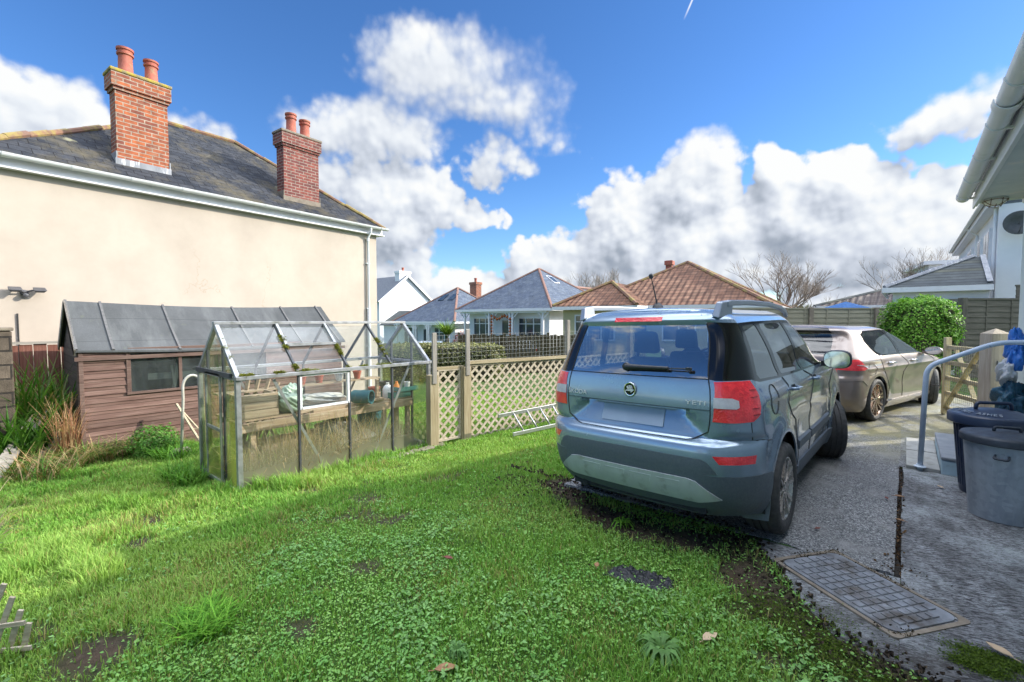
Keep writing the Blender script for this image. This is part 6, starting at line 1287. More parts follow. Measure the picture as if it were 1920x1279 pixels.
# -------- blue SUV
def yeti_disp(x, y, z, u):
    w_ = abs(y)
    if u <= 1.25:
        if .755 < z < .945 and u < .95:                  # number plate recess, closing to the sides
            k = min(1, max(0, (.935 - z) / .012)) * min(1, max(0, (z - .765) / .155)); lim = .44 + .16 * (1 - (z - .765) / .17); t = min(1, max(0, (lim - w_) / .05)); x += .065 * k * t
        if .70 < z <= .75: x += 0
    for cx in (0., 2.578):                              # flared arches
        r = math.hypot(x - cx, z - .33)
        if u > 1.2 and r < .62: y += .022 * math.exp(-((r - .40) / .075) ** 2)
    if 2 < u < 6:
        y -= .014 * math.exp(-((z - .66) / .10) ** 2) * (1 if .5 < x < 2.1 else 0) ; y += .010 * math.exp(-((z - .985) / .035) ** 2)
    return x, y, z
def build_yeti():
    root = thing('parked_car', 'dusty blue grey compact SUV parked with its tail to the lawn', 'car', (-1.505, 3.935, .018), R(90 - 2.1)); root.rotation_euler = (0, -math.atan(.0200), R(90 - 2.1))
    T = dict(xr=([.24, .34, .42, .50, .62, .69, .72, .745, .76, .93, 1.10, 1.135, 1.46, 1.485, 1.505, 1.545, 1.575], [-.70, -.79, -.83, -.85, -.865, -.86, -.845, -.80, -.785, -.785, -.765, -.755, -.61, -.605, -.615, -.58, -.50]),
             xf=([.24, .40, .60, .80, .93, 1.0, 1.04, 1.09, 1.13, 1.45, 1.52, 1.575], [3.28, 3.38, 3.42, 3.40, 3.34, 3.15, 2.75, 2.32, 2.20, 1.56, 1.40, 1.15]),
             w=([.24, .34, .50, .70, .90, 1.0, 1.08, 1.13, 1.30, 1.45, 1.50, 1.545, 1.575], [.84, .878, .896, .902, .890, .872, .848, .822, .765, .700, .672, .632, .575]),
             rx=([.24, .74, .80, 1.0, 1.2, 1.5, 1.575], [.42, .40, .30, .26, .25, .20, .20]), ry=([.24, .74, .80, 1.0, 1.2, 1.5, 1.575], [.38, .34, .25, .21, .17, .12, .13]),
             fx=([.24, .8, .95, 1.1, 1.3, 1.575], [.42, .45, .55, .55, .40, .35]), fy=([.24, .8, .95, 1.1, 1.575], [.34, .36, .40, .30, .20]))
    sh = Shell(T, .045, .035, .028, yeti_disp); r, sd = sh.rear, sh.side; cn = lambda t, z: (1 + t, z)
    us = sorted(set(np.round(np.concatenate([np.linspace(0, 1, 15), np.linspace(1, 2, 13), np.linspace(2, 6, 64), np.linspace(6, 7, 9), np.linspace(7, 8, 9)]), 5)))
    zs = sorted(set(np.round(np.concatenate([np.linspace(.24, .70, 17), np.linspace(.70, .78, 9), np.linspace(.78, .92, 8), [.925, .935, .947, .96], np.linspace(.98, 1.14, 9), np.linspace(1.16, 1.50, 14), np.linspace(1.51, 1.575, 6), 1.575 + np.array([.04, .1, .2, .35, .55, .78, 1.])]), 4)))
    E_ = .925
    lamp = [r(.615, .868), r(.615, 1.115), cn(.45, 1.12), cn(.80, 1.12), sd(-.56, 1.085), sd(-.53, 1.03), sd(-.535, .96), sd(-.565, .91), cn(.66, .875), cn(.3, .868)]
    ring = lambda cx, R_: circ(sd, cx, .33, R_, 40)
    qw = [sd(-.40, 1.145), sd(-.335, 1.46), sd(-.03, 1.472), sd(.00, 1.45), sd(.115, 1.115), sd(.09, 1.10), sd(-.36, 1.115)]
    rdw = [sd(.21, 1.105), sd(.10, 1.44), sd(.12, 1.472), sd(.80, 1.478), sd(.90, 1.09)]
    fdw = [sd(.99, 1.09), sd(.89, 1.478), sd(1.42, 1.47), sd(1.60, 1.42), sd(1.98, 1.16), sd(2.02, 1.085)]
    regs = [('hole', ring(0, .385), 'l', None, 0, 0), ('hole', ring(2.578, .385), 'l', None, 0, 0),
            ('tail_lamp', lamp, 'l', 'lamp_red', .004, .02),
            ('rear_window', [(-.1, 1.132), (-.1, 1.475), (E_, 1.475), (E_, 1.132)], 'c', 'car_glass_y', -.002, .012),
            ('quarter_window', qw, 'l', 'car_glass', -.003, .01), ('rear_door_window', rdw, 'l', 'car_glass', -.003, .01), ('front_door_window', fdw, 'l', 'car_glass_clear', -.003, .01),
            ('pillar_trim', [(E_ + .012, 1.128), (E_ + .012, 1.49), sd(-.40, 1.482), sd(-.05, 1.49), sd(.87, 1.497), sd(1.46, 1.487), sd(1.64, 1.425), sd(2.06, 1.13), sd(2.06, 1.07), sd(.95, 1.075), sd(.10, 1.085), sd(-.40, 1.098), sd(-.54, 1.124), cn(.45, 1.125), cn(.0, 1.122)], 'l', 'black_gloss', 0., .01),
            ('tailgate', [(-.1, .742), (E_ - .12, .742), (E_ - .04, .752), (E_, .79), (E_, 1.127), (-.1, 1.127)], 'c', 'paint_blue', 0., .016),
            ('skid_plate', [(-.1, .505), r(.46, .505), r(.52, .495), r(.67, .385), cn(.06, .35), (-.1, .35)], 'c', 'skid_silver', .014, .02),
            ('reflector', [r(.63, .665), r(.67, .615), cn(.72, .612), cn(.74, .665)], 'l', 'lamp_red', .004, .012),
            ('bumper_cladding', [(-.1, .645), r(.56, .64), r(.60, .625), r(.66, .552), cn(.1, .54), cn(.8, .535), sd(-.38, .525), sd(-.30, .10), (-.1, .10)], 'c', 'car_plastic', .006, .03),
            ('rear_bumper', [(-.1, .736), (E_ - .1, .736), (E_ + .05, .752), cn(.2, .755), sd(-.50, .745), sd(-.36, .72), sd(-.30, .30), (-.1, .3)], 'c', 'paint_blue', .004, .02),
            ('sill_cladding', [sd(.30, .395), sd(2.30, .395), sd(2.3, .1), sd(.3, .1)], 'l', 'car_plastic', .010, .02),
            ('rear_door', [sd(.385, .402), sd(.43, .55), sd(.38, .70), sd(.27, .80), sd(.18, .90), sd(.16, 1.07), sd(.94, 1.07), sd(1.0, .80), sd(1.0, .402)], 'l', 'paint_blue', .0, .012),
            ('front_door', [sd(1.01, .402), sd(1.01, .80), sd(.95, 1.07), sd(2.04, 1.065), sd(2.10, .85), sd(2.05, .402)], 'l', 'paint_blue', .0, .012),
            ('windscreen', [(7.05, 1.15), (7.02, 1.46), (8.1, 1.47), (8.1, 1.15)], 'c', 'car_glass_clear', 0, .01),
            ('headlamp', [(6.15, .78), (6.2, .92), (7.3, .90), (7.3, .80)], 'l', 'lamp_clear', .003, .01), ('grille', [(7.35, .74), (7.35, .88), (8.1, .88), (8.1, .74)], 'c', 'black_plastic', .0, .01),
            ('front_cladding', [sd(2.9, .50), (6.6, .54), (8.1, .60), (8.1, .1), sd(2.86, .1)], 'c', 'car_plastic', .006, .02)]
    carglass('car_glass_y', (.78, .86, .92), .34, .05)
    ob = sh.make(root, regs, us, zs, 'body', 'paint_blue'); lamps = ob['tail_lamp']
    for o in lamps:      # clear reversing light and dark divisions inside the red lens
        sg = -1 if sum(v.co.y for v in o.data.vertices) < 0 else 1
        s2 = Shell(T, .045, .035, .028, yeti_disp); V3, out = s2.panels([('x', [r(.62, .955), r(.62, 1.02), cn(.30, 1.02), cn(.42, 1.005), cn(.42, .965), cn(.36, .955)], 'l', None, 0, 0)], us[:30], zs)
        m = MB(); idx = {}; fs = []
        for f in out.get(0, []):
            fs.append(tuple(idx.setdefault(i, len(idx)) for i in f))
        m.add([(V3[i][0] - .0075, V3[i][1] * sg * 1.002, V3[i][2]) for i in idx], fs); m.build('reversing_lens', 'lamp_clear', o, 180)
        m = MB()
        for zz in (.915, .953, 1.022, 1.065): s2.ribbon(m, [r(.62, zz), cn(.85, zz)], .004, .0062, 1 if sg > 0 else -1)
        m.build('lens_rib', 'lamp_deep', o)
    def seam(pts, w_, o, sg): m = MB(); sh.ribbon(m, pts, w_, o, sg); m.build('panel_gap', 'gap_black', root)
    for sg in (-1, 1):
        rb = lambda pts, w_=.006, o=.0012: seam(pts, w_, o, sg)
        rb([(E_ + .006, 1.12), (E_ + .006, .80), (E_ - .035, .748), (E_ - .12, .739), (0, .739)], .007); rb([(0, 1.1295), (E_ + .006, 1.1295)], .006); rb([(E_ + .006, 1.1), (E_ + .006, 1.475), (E_ + .006, 1.54)], .008); rb([(0, .936), (.80, .936), (E_, .936)], .003)
        rb([cn(.62, .87), cn(.62, .757)], .004); rb([sd(.16, 1.08), sd(.18, .90), sd(.27, .80), sd(.38, .70), sd(.43, .55), sd(.385, .40)], .006); rb([sd(.945, 1.07), sd(1.005, .80), sd(1.005, .40)], .006); rb([sd(2.04, 1.065), sd(2.10, .85), sd(2.05, .40)], .006); rb(circ(sd, -.20, .965, .098, 28), .004)
        rb([cn(.2, .756), sd(-.50, .746), sd(-.36, .722)], .005)
    for sg in (-1, 1):
        m = MB()
        def skin(x, z, off): p_ = sh.pt(*sd(x, z)); return (p_[0], (p_[1] + off) * sg, p_[2])
        for x0, x1 in ((.47, .98), (1.03, 2.02)):
            vs = []
            for i in range(9):
                x = x0 + (x1 - x0) * i / 8
                for zz, o in ((.50, .0), (.505, .016), (.565, .018), (.575, 0)): vs.append(skin(x, zz, o))
            m.add(vs, [(i * 4 + j, i * 4 + 4 + j, i * 4 + 5 + j, i * 4 + 1 + j) for i in range(8) for j in range(3)] + [(0, 1, 2, 3), (35, 34, 33, 32)])
        m.build('side_moulding', 'car_plastic', root, 40)
        for x in (.30, 1.20):
            m = MB(); a, c = skin(x, .985, .0), skin(x + .19, .98, .0); m.tube(bend([a, (a[0] + .02, a[1] + sg * .042, a[2]), (c[0] - .02, c[1] + sg * .042, c[2]), c], .02), .012, 8); hd = m.build('door_handle', 'paint_blue', root, 180)
            m = MB(); m.lathe([(0, .004), (.04, .002), (.042, .0)], 16, (x + .09, 0, .98), 'y', 1.6, .8); o = m.build('handle_cup', 'gap_black', hd); o.location = (0, skin(x + .09, .98, -.001)[1], 0)
        # mirror
        m = MB(); vs = []; cx, cy, cz = 1.83, sg * 1.005, 1.115
        for i in range(9):
            t = i / 8; rr = math.sin(PI * min(1, .28 + .72 * t)) ** .5 if i < 8 else .0
            for k in range(20): a = 2 * PI * k / 20; c_, s_ = math.cos(a), math.sin(a); vs.append((cx - .07 + .17 * t, cy + sg * .0 + .125 * rr * np.sign(c_) * abs(c_) ** .7, cz + .088 * rr * np.sign(s_) * abs(s_) ** .7))
        m.add(vs, [(i * 20 + k, i * 20 + (k + 1) % 20, (i + 1) * 20 + (k + 1) % 20, (i + 1) * 20 + k) for i in range(8) for k in range(20)]); m.bar((cx + .03, sg * .86, 1.07), (cx + .02, sg * .93, 1.075), .07, .05); mo = m.build('wing_mirror', 'black_plastic', root, 50)
        m = MB(); m.lathe([(0, 0), (.99, 0), (.99, .05), (0, .05)], 24, (0, 0, 0), 'x'); m.v = [(cx - .0755 + v[0] * .04, cy + .112 * np.sign(v[1]) * abs(v[1]) ** .75, cz + .078 * np.sign(v[2]) * abs(v[2]) ** .75) for v in m.v]; m.build('mirror_glass', 'chrome', mo)
        # roof rail
        m = MB(); P_ = [(-.46, .61, 1.610), (-.40, .615, 1.618), (.0, .63, 1.628), (.6, .64, 1.625), (1.05, .635, 1.605), (1.30, .62, 1.575), (1.42, .61, 1.54)]; vs = []
        for i, p_ in enumerate(P_):
            for a, c in ((-.018, -.02), (.018, -.02), (.018, .018), (-.018, .018)): vs.append((p_[0], sg * (p_[1] + a), p_[2] + c))
        m.add(vs, [(i * 4 + j, i * 4 + 4 + j, i * 4 + 4 + (j + 1) % 4, i * 4 + (j + 1) % 4) for i in range(len(P_) - 1) for j in range(4)] + [(3, 2, 1, 0)])
        m.add([(-.58, sg * .545, 1.53), (-.36, sg * .57, 1.545), (-.36, sg * .625, 1.53), (-.58, sg * .60, 1.515), (-.535, sg * .565, 1.625), (-.36, sg * .585, 1.640), (-.36, sg * .63, 1.636), (-.535, sg * .61, 1.620)], [(0, 3, 2, 1), (4, 5, 6, 7), (0, 1, 5, 4), (1, 2, 6, 5), (2, 3, 7, 6), (3, 0, 4, 7)])
        m.build('roof_rail', 'rail_silver', root, 0, .008)
        # mud flap and wheel housings
        m = MB(); vs = [(-.375, .66, .30), (-.375, .885, .30), (-.395, .89, .48), (-.39, .66, .48), (-.385, .70, .17), (-.385, .875, .19)]; m.add([(x, y * sg, z) for x, y, z in vs] + [(x + .012, y * sg, z) for x, y, z in vs], [(0, 1, 2, 3), (4, 5, 1, 0), (9, 8, 7, 6), (6, 7, 11, 10), (0, 3, 9, 6), (1, 7, 8, 2), (4, 10, 11, 5), (5, 11, 7, 1), (0, 6, 10, 4)]); m.build('mud_flap', 'car_plastic', root)
        for cx in (0., 2.578):
            m = MB(); n = 20; vs = []
            for k in range(n + 1):
                a = -.25 + (PI + .5) * k / n; vs += [(cx + .40 * math.cos(a), sg * .855, .33 + .40 * math.sin(a)), (cx + .40 * math.cos(a), sg * .56, .33 + .40 * math.sin(a))]
            o_ = len(vs); vs.append((cx, sg * .56, .33)); m.add(vs, [(2 * k, 2 * k + 2, 2 * k + 3, 2 * k + 1) for k in range(n)] + [(2 * k + 1, 2 * k + 3, o_) for k in range(n)]); m.build('wheel_housing', 'car_inside', root)
    root.scale = (.933, .935, 1.037); root.rotation_euler = (-.020, -.005, R(90 - 1.8)); root.location = (-1.465, 3.809, .012)
    for x, y, st in ((0, -.80, 0), (0, .80, 0), (2.578, -.80, R(24)), (2.578, .80, R(24))): wv = add_wheel(root, 'suv', x, y, .318, st, 'alloy'); wv.scale = (1.085, 1.07, .975)
    m = MB(); m.box(-.74, 3.25, -.56, .56, .26, .42); m.box(.42, 2.15, -.80, .80, .27, .42); m.tube([(-.75, .45, .27), (-.2, .45, .27)], .03, 8); m.box(-.5, -.3, -.5, .5, .24, .30); m.build('underbody', 'car_inside', root)
    m = MB(); m.box(-.68, 2.2, -.80, .80, .60, .64); m.box(-.70, -.66, -.60, .60, .64, 1.06); m.box(1.95, 2.15, -.75, .75, .64, 1.06)
    m.box(-.62, -.2, -.62, .62, 1.0, 1.02); m.build('cabin_lining', 'car_inside', root)
    for x in (.35, 1.35):
        for y in (-.36, .36):
            m = MB(); m.add([(x, y - .23, .66), (x, y + .23, .66), (x - .14, y + .20, 1.18), (x - .14, y - .20, 1.18), (x + .16, y - .23, .66), (x + .16, y + .23, .66), (x - .04, y + .19, 1.19), (x - .04, y - .19, 1.19)], [(0, 1, 2, 3), (7, 6, 5, 4), (0, 4, 5, 1), (1, 5, 6, 2), (2, 6, 7, 3), (3, 7, 4, 0)]); m.box(x + .1, x + .6, y - .24, y + .24, .70, .86); s_ = m.build('seat', 'seat_cloth', root, 0, .04, 3)
            m = MB(); m.add([(x - .15, y - .13, 1.22), (x - .15, y + .13, 1.22), (x - .17, y + .11, 1.42), (x - .17, y - .11, 1.42), (x - .05, y - .13, 1.22), (x - .05, y + .13, 1.22), (x - .07, y + .11, 1.41), (x - .07, y - .11, 1.41)], [(0, 1, 2, 3), (7, 6, 5, 4), (0, 4, 5, 1), (1, 5, 6, 2), (2, 6, 7, 3), (3, 7, 4, 0)]); m.build('headrest', 'seat_cloth', s_, 0, .035, 3)
    m = MB(); m.tube([(1.98 + .18 * 0, .36 + .18 * math.cos(t), 1.0 + .18 * math.sin(t)) for t in np.linspace(0, 2 * PI, 25)], .014, 6); m.bar((1.98, .2, 1.0), (1.98, .52, 1.0), .03, .03); m.build('steering_wheel', 'black_plastic', root)
    # plate, badge, lettering, wiper, brake light, aerial
    def rear_x(y, z): return sh.pt(*r(abs(y), z))[0]
    m = MB(); m.add([(rear_x(0, .905) - .004, -.26, .905), (rear_x(0, .905) - .004, .26, .905), (rear_x(0, .795) - .006, .26, .795), (rear_x(0, .795) - .006, -.26, .795), (rear_x(0, .905) + .006, -.26, .905), (rear_x(0, .905) + .006, .26, .905), (rear_x(0, .795) + .006, .26, .795), (rear_x(0, .795) + .006, -.26, .795)], [(0, 1, 2, 3), (7, 6, 5, 4), (0, 4, 5, 1), (1, 5, 6, 2), (2, 6, 7, 3), (3, 7, 4, 0)]); m.build('number_plate', 'plate_blank', root)
    xb = rear_x(0, 1.03) - .002; m = MB(); m.lathe([(.040, 0), (.048, -.003), (.052, -.010), (.047, -.013), (.041, -.010)], 40, (xb, 0, 1.03), 'x', cap=False); bd = m.build('badge', 'chrome', root, 180)
    m = MB(); m.lathe([(0, -.006), (.042, -.006), (.042, -.002), (0, -.002)], 36, (xb, 0, 1.03), 'x'); m.build('disc', 'black_gloss', bd)
    m = MB()
    def ar(pl, d0=-.0065, d1=-.0115): m.prism(pl, lambda u, v, d: (xb + d, -u, 1.03 + v), d0, d1)
    ar([(-.036, -.012), (.008, -.012), (.008, -.024), (.036, -.003), (.012, .004), (-.030, -.004)]); ar([(-.022, .002), (-.002, .002), (-.016, .024), (-.028, .020)]); ar([(.001, .004), (.012, .006), (.000, .030), (-.010, .027)]); ar([(.015, .008), (.024, .006), (.016, .026), (.006, .030)]); m.build('winged_arrow', 'letter_metal', bd)
    MR = lambda y, z, ya: Matrix.Translation((rear_x(y, z) - .003, y, z)) @ Matrix.Rotation(-PI / 2 + ya, 4, 'Z') @ Matrix.Rotation(R(88), 4, 'X')
    text_mesh('lettering', '\u0160KODA', .046, .002, 'letter_metal', root, MR(.50, .975, R(-4)) @ Matrix.Scale(1.25, 4, (1, 0, 0))); text_mesh('lettering', 'YETI', .038, .002, 'letter_metal', root, MR(-.50, .978, R(4)) @ Matrix.Scale(1.95, 4, (1, 0, 0)))
    m = MB(); wz = 1.185; x0 = rear_x(0, wz); m.tube([(x0 - .025, .05, wz), (x0 - .028, -.10, wz + .002), (x0 - .03, -.30, wz + .004)], [.022, .016, .012], 10); m.lathe([(0, -.034), (.026, -.03), (.03, -.005), (.03, 0)], 16, (x0, .05, wz), 'x'); wp = m.build('rear_wiper', 'black_plastic', root, 50); m = MB(); m.tube([(x0 - .026, -.28, wz + .004), (x0 - .022, -.46, wz + .006)], .005, 6); m.box(x0 - .034, x0 - .018, -.47, -.43, wz - .004, wz + .016); m.build('blade', 'black_plastic', wp)
    m = MB(); n = 14; vs = []
    for i in range(n + 1):
        y = -.185 + .41 * i / n
        for z, o in ((1.505, .004), (1.503, -.006), (1.533, -.006), (1.535, .004)): vs.append((rear_x(abs(y), z) + o, y, z))
    m.add(vs, [(i * 4 + j, i * 4 + 4 + j, i * 4 + 4 + (j + 1) % 4, i * 4 + (j + 1) % 4) for i in range(n) for j in range(4)] + [(0, 1, 2, 3), (n * 4 + 3, n * 4 + 2, n * 4 + 1, n * 4)]); m.build('brake_light', 'lamp_red', root, 40)
    m = MB(); m.lathe([(.045, 0), (.035, .03), (.012, .05)], 14, (-.28, 0, 1.595), sx=1.6); m.tube([(-.29, 0, 1.63), (-.40, .0, 1.83)], [.007, .004], 8); m.lathe([(0, -.022), (.018, -.012), (.021, 0), (.018, .012), (0, .022)], 14, (-.405, 0, 1.842)); m.build('aerial', 'black_plastic', root, 40)
    for k in range(4):
        y0 = .40 - k * .215; m = MB(); f_ = lambda y, z: (rear_x(abs(y), z) - .0165, y, z)
        m.slab([f_(y0, .475), f_(y0 - .17, .475), f_(y0 - .155, .43), f_(y0 - .015, .43)][::-1], .006); m.build('skid_recess', 'skid_silver', ob['skid_plate'][0])
    return root
YETI = build_yeti()

# -------- beige hatchback
def golf_disp(x, y, z, u):
    for cx in (0., 2.63):
        r = math.hypot(x - cx, z - .32)
        if u > 1.2 and r < .6: y += .016 * math.exp(-((r - .385) / .07) ** 2)
    if 2 < u < 6: y -= .016 * math.exp(-((z - .55) / .11) ** 2) * (1 if .5 < x < 2.15 else 0); y += .012 * math.exp(-((z - .80) / .025) ** 2)
    if 1 < u < 4: y += .012 * math.exp(-((z - .93) / .05) ** 2) * max(0, min(1, (.7 - x)))
    return x, y, z
carglass('car_glass_dark', (.10, .12, .14), .06, .05)
def build_golf():
    root = thing('parked_car', 'beige metallic hatchback parked beside the garden gate', 'car', (-.95, 8.62, .105), 0)
    T = dict(xr=([.17, .28, .40, .55, .66, .72, .80, .95, 1.0, 1.30, 1.36, 1.39, 1.42], [-.70, -.76, -.79, -.80, -.785, -.74, -.735, -.70, -.67, -.42, -.45, -.42, -.32]),
             xf=([.17, .35, .55, .70, .80, .88, .93, .97, 1.02, 1.30, 1.38, 1.42], [3.38, 3.44, 3.46, 3.44, 3.36, 3.0, 2.6, 2.35, 2.18, 1.50, 1.25, .95]),
             w=([.17, .25, .40, .60, .78, .90, .95, 1.0, 1.15, 1.30, 1.36, 1.39, 1.42], [.82, .868, .885, .893, .893, .875, .855, .822, .735, .645, .595, .555, .49]),
             rx=([.17, .6, .95, 1.2, 1.42], [.36, .36, .32, .28, .26]), ry=([.17, .6, .95, 1.2, 1.42], [.30, .30, .26, .20, .18]), fx=([.17, .7, .9, 1.05, 1.42], [.5, .55, .6, .4, .35]), fy=([.17, .7, .9, 1.05, 1.42], [.4, .42, .45, .28, .2]))
    sh = Shell(T, .06, .05, .02, golf_disp); r, sd = sh.rear, sh.side; cn = lambda t, z: (1 + t, z)
    us = sorted(set(np.round(np.concatenate([np.linspace(0, 1, 11), np.linspace(1, 2, 11), np.linspace(2, 6, 52), np.linspace(6, 7, 8), np.linspace(7, 8, 8)]), 5)))
    zs = sorted(set(np.round(np.concatenate([np.linspace(.17, .66, 15), np.linspace(.66, .80, 8), np.linspace(.82, 1.02, 11), np.linspace(1.05, 1.36, 13), [1.38, 1.40, 1.42], 1.42 + np.array([.05, .12, .24, .4, .6, .8, 1.])]), 4))); E_ = .94
    ring = lambda cx, R_: circ(sd, cx, .32, R_, 36)
    regs = [('hole', ring(0, .362), 'l', None, 0, 0), ('hole', ring(2.63, .362), 'l', None, 0, 0),
            ('tail_lamp', [r(.50, .80), r(.52, .925), cn(.35, .945), sd(-.50, .945), sd(-.43, .87), sd(-.36, .815), sd(-.42, .79), cn(.6, .785)], 'l', 'lamp_red', .004, .015),
            ('rear_window', [(-.1, 1.0), (-.1, 1.315), (E_, 1.305), (E_ - .02, 1.0)], 'c', 'car_glass_dark', -.003, .01),
            ('rear_door_window', [sd(.14, 1.02), sd(.02, 1.20), sd(.04, 1.285), sd(.22, 1.335), sd(.86, 1.345), sd(.92, .995), sd(.22, .99)], 'l', 'car_glass', -.003, .01), ('front_door_window', [sd(1.0, .99), sd(.94, 1.345), sd(1.22, 1.325), sd(1.45, 1.26), sd(1.98, 1.03), sd(2.04, .975)], 'l', 'car_glass_clear', -.003, .01),
            ('pillar_trim', [sd(.11, 1.005), sd(-.02, 1.20), sd(.0, 1.295), sd(.20, 1.35), sd(.90, 1.362), sd(1.24, 1.34), sd(1.48, 1.272), sd(2.06, 1.02), sd(2.08, .962), sd(.2, .975)], 'l', 'black_gloss', 0., .008),
            ('spoiler', [(-.1, 1.33), (-.1, 1.40), (1.05, 1.395), (1.0, 1.325)], 'c', 'black_gloss', .006, .02), ('bumper_cladding', [(-.1, .36), (.8, .36), cn(.3, .30), cn(.6, .1), (-.1, .1)], 'c', 'car_plastic', .002, .02),
            ('tailgate', [(-.1, .66), (.9, .66), (E_, .72), (E_, .99), (-.1, .99)], 'c', 'paint_beige', 0, .012), ('rear_door', [sd(.38, .32), sd(.42, .50), sd(.30, .66), sd(.16, .80), sd(.13, .96), sd(.95, .96), sd(1.0, .7), sd(1.0, .32)], 'l', 'paint_beige', 0, .01), ('front_door', [sd(1.01, .32), sd(1.01, .7), sd(.96, .96), sd(2.06, .955), sd(2.14, .7), sd(2.08, .32)], 'l', 'paint_beige', 0, .01),
            ('side_skirt', [sd(.34, .275), sd(2.3, .275), sd(2.3, .1), sd(.34, .1)], 'l', 'paint_beige', .018, .03), ('windscreen', [(7.05, 1.05), (7.02, 1.32), (8.1, 1.33), (8.1, 1.05)], 'c', 'car_glass_clear', 0, .01), ('headlamp', [(6.2, .66), (6.3, .76), (7.4, .74), (7.4, .66)], 'l', 'lamp_clear', .003, .01), ('grille', [(7.42, .62), (7.42, .72), (8.1, .72), (8.1, .62)], 'c', 'black_plastic', 0, .01)]
    ob = sh.make(root, regs, us, zs, 'body', 'paint_beige'); 
    def seam(pts, w_, o, sg): m = MB(); sh.ribbon(m, pts, w_, o, sg); m.build('panel_gap', 'gap_black', root)
    for sg in (-1, 1):
        rb = lambda pts, w_=.005, o=.0012: seam(pts, w_, o, sg)
        rb([sd(.13, .97), sd(.16, .80), sd(.30, .66), sd(.42, .50), sd(.38, .30)]); rb([sd(.955, .97), sd(1.005, .7), sd(1.005, .30)]); rb([sd(2.06, .96), sd(2.14, .7), sd(2.08, .30)]); rb([(E_, 1.0), (E_, .72), (.9, .66), (0, .66)]); rb([sd(-.34, .78), sd(-.28, .87), sd(-.14, .87), sd(-.06, .80), sd(-.12, .72), sd(-.28, .71)], .004) if sg < 0 else rb([sd(-.3, .60), sd(-.3, .61)], .004); rb([cn(.1, .62), cn(.9, .64), sd(-.36, .56)], .004)
        m = MB(); sk = lambda x, z, off: (sh.pt(*sd(x, z))[0], (sh.pt(*sd(x, z))[1] + off) * sg, z)
        for x in (.50, 1.44):
            m = MB(); a, c = sk(x - .1, .865, .002), sk(x + .1, .862, .002); m.tube(bend([a, (a[0] + .02, a[1] + sg * .035, a[2]), (c[0] - .02, c[1] + sg * .035, c[2]), c], .02), .014, 8); h_ = m.build('door_handle', 'chrome', root, 180)
        m = MB(); cx, cy, cz = 2.0, sg * 1.0, 1.0; m.lathe([(0, .10), (.05, .085), (.085, .03), (.09, -.04), (.085, -.06), (0, -.055)], 20, (cx, cy, cz), 'x', 1.3, .78); m.bar((cx + .05, sg * .85, .965), (cx + .02, sg * .93, .965), .06, .035); mo = m.build('wing_mirror', 'paint_beige', root, 45); m = MB(); m.lathe([(0, -.0635), (.078, -.0635), (.078, -.058), (0, -.058)], 20, (cx, cy, cz), 'x', 1.3, .78); m.build('mirror_glass', 'chrome', mo)
        m = MB(); m.tube([(x, (sh.pt(*sd(x, .975))[1] + .003) * sg, .978) for x in np.linspace(.16, 2.04, 20)], .006, 6); m.build('window_strip', 'chrome', root, 180); m = MB()
        sh.ribbon(m, [(r(.52, .862)), cn(.4, .868), sd(-.46, .862), sd(-.37, .825)], .010, .0075, sg); m.build('lens_rib', 'lamp_clear', ob['tail_lamp'][0 if sg < 0 else 1])
        for cx in (0., 2.63):
            m = MB(); n = 18; vs = []
            for k in range(n + 1): a = -.25 + (PI + .5) * k / n; vs += [(cx + .372 * math.cos(a), sg * .855, .32 + .372 * math.sin(a)), (cx + .372 * math.cos(a), sg * .56, .32 + .372 * math.sin(a))]
            o_ = len(vs); vs.append((cx, sg * .56, .32)); m.add(vs, [(2 * k, 2 * k + 2, 2 * k + 3, 2 * k + 1) for k in range(n)] + [(2 * k + 1, 2 * k + 3, o_) for k in range(n)]); m.build('wheel_housing', 'car_inside', root)
    for x, y, st in ((0, -.775, 0), (0, .775, 0), (2.63, -.775, R(20)), (2.63, .775, R(20))): add_wheel(root, 'hatch', x, y, .322, st, 'alloy_bronze')
    m = MB(); m.box(-.68, 3.2, -.55, .55, .18, .32); m.box(.42, 2.2, -.80, .80, .19, .32); m.build('underbody', 'car_inside', root); m = MB(); m.box(-.55, 2.2, -.78, .78, .5, .54); m.box(1.95, 2.2, -.7, .7, .54, .95); m.box(-.6, -.1, -.6, .6, .9, .92); m.build('cabin_lining', 'car_inside', root)
    for x in (.35, 1.30):
        for y in (-.36, .36): m = MB(); m.box(x - .06, x + .08, y - .21, y + .21, .55, 1.05); m.box(x - .05, x + .04, y - .11, y + .11, 1.09, 1.25); m.box(x, x + .5, y - .22, y + .22, .56, .7); m.build('seat', 'seat_cloth', root, 0, .03)
    return root
GOLF = build_golf(); gdir = (math.sin(R(16.2)), math.cos(R(16.2))); GOLF.rotation_euler = (0, 0, math.atan2(gdir[1], gdir[0]))
# rear right tyre stands where the picture shows it
GOLF.scale = (.97, 1., .97)
GOLF.location = (-.28 - .885 * gdir[1] * 1.0, 8.47 + .885 * gdir[0], .105)
def recolour(root, mat):
    for ch in kids(root):
        recolour(ch, mat)
        for sl_ in ch.material_slots:
            if sl_.material and sl_.material.name == 'paint_beige': sl_.link = 'OBJECT'; sl_.material = MATS[mat]
for X, Y, rz, mat, lab in [(-4.35, 26.5, 0, 'paint_silver', 'silver car parked in the road left of the palm'), (-1.1, 28.0, 4, 'paint_navy', 'dark blue car parked in front of the slate bungalow'), (.9, 27.5, 0, 'paint_silver', 'silver car just showing above the dark boarded fence')]:
    c = copy_tree(GOLF); a, b_ = cf(X, Y); c.location = (a, b_, gzf(a, b_) + .06); c.rotation_euler = (0, 0, VR + PI + R(rz)); c['label'] = lab; c['group'] = 'cars parked in the road'; recolour(c, mat)

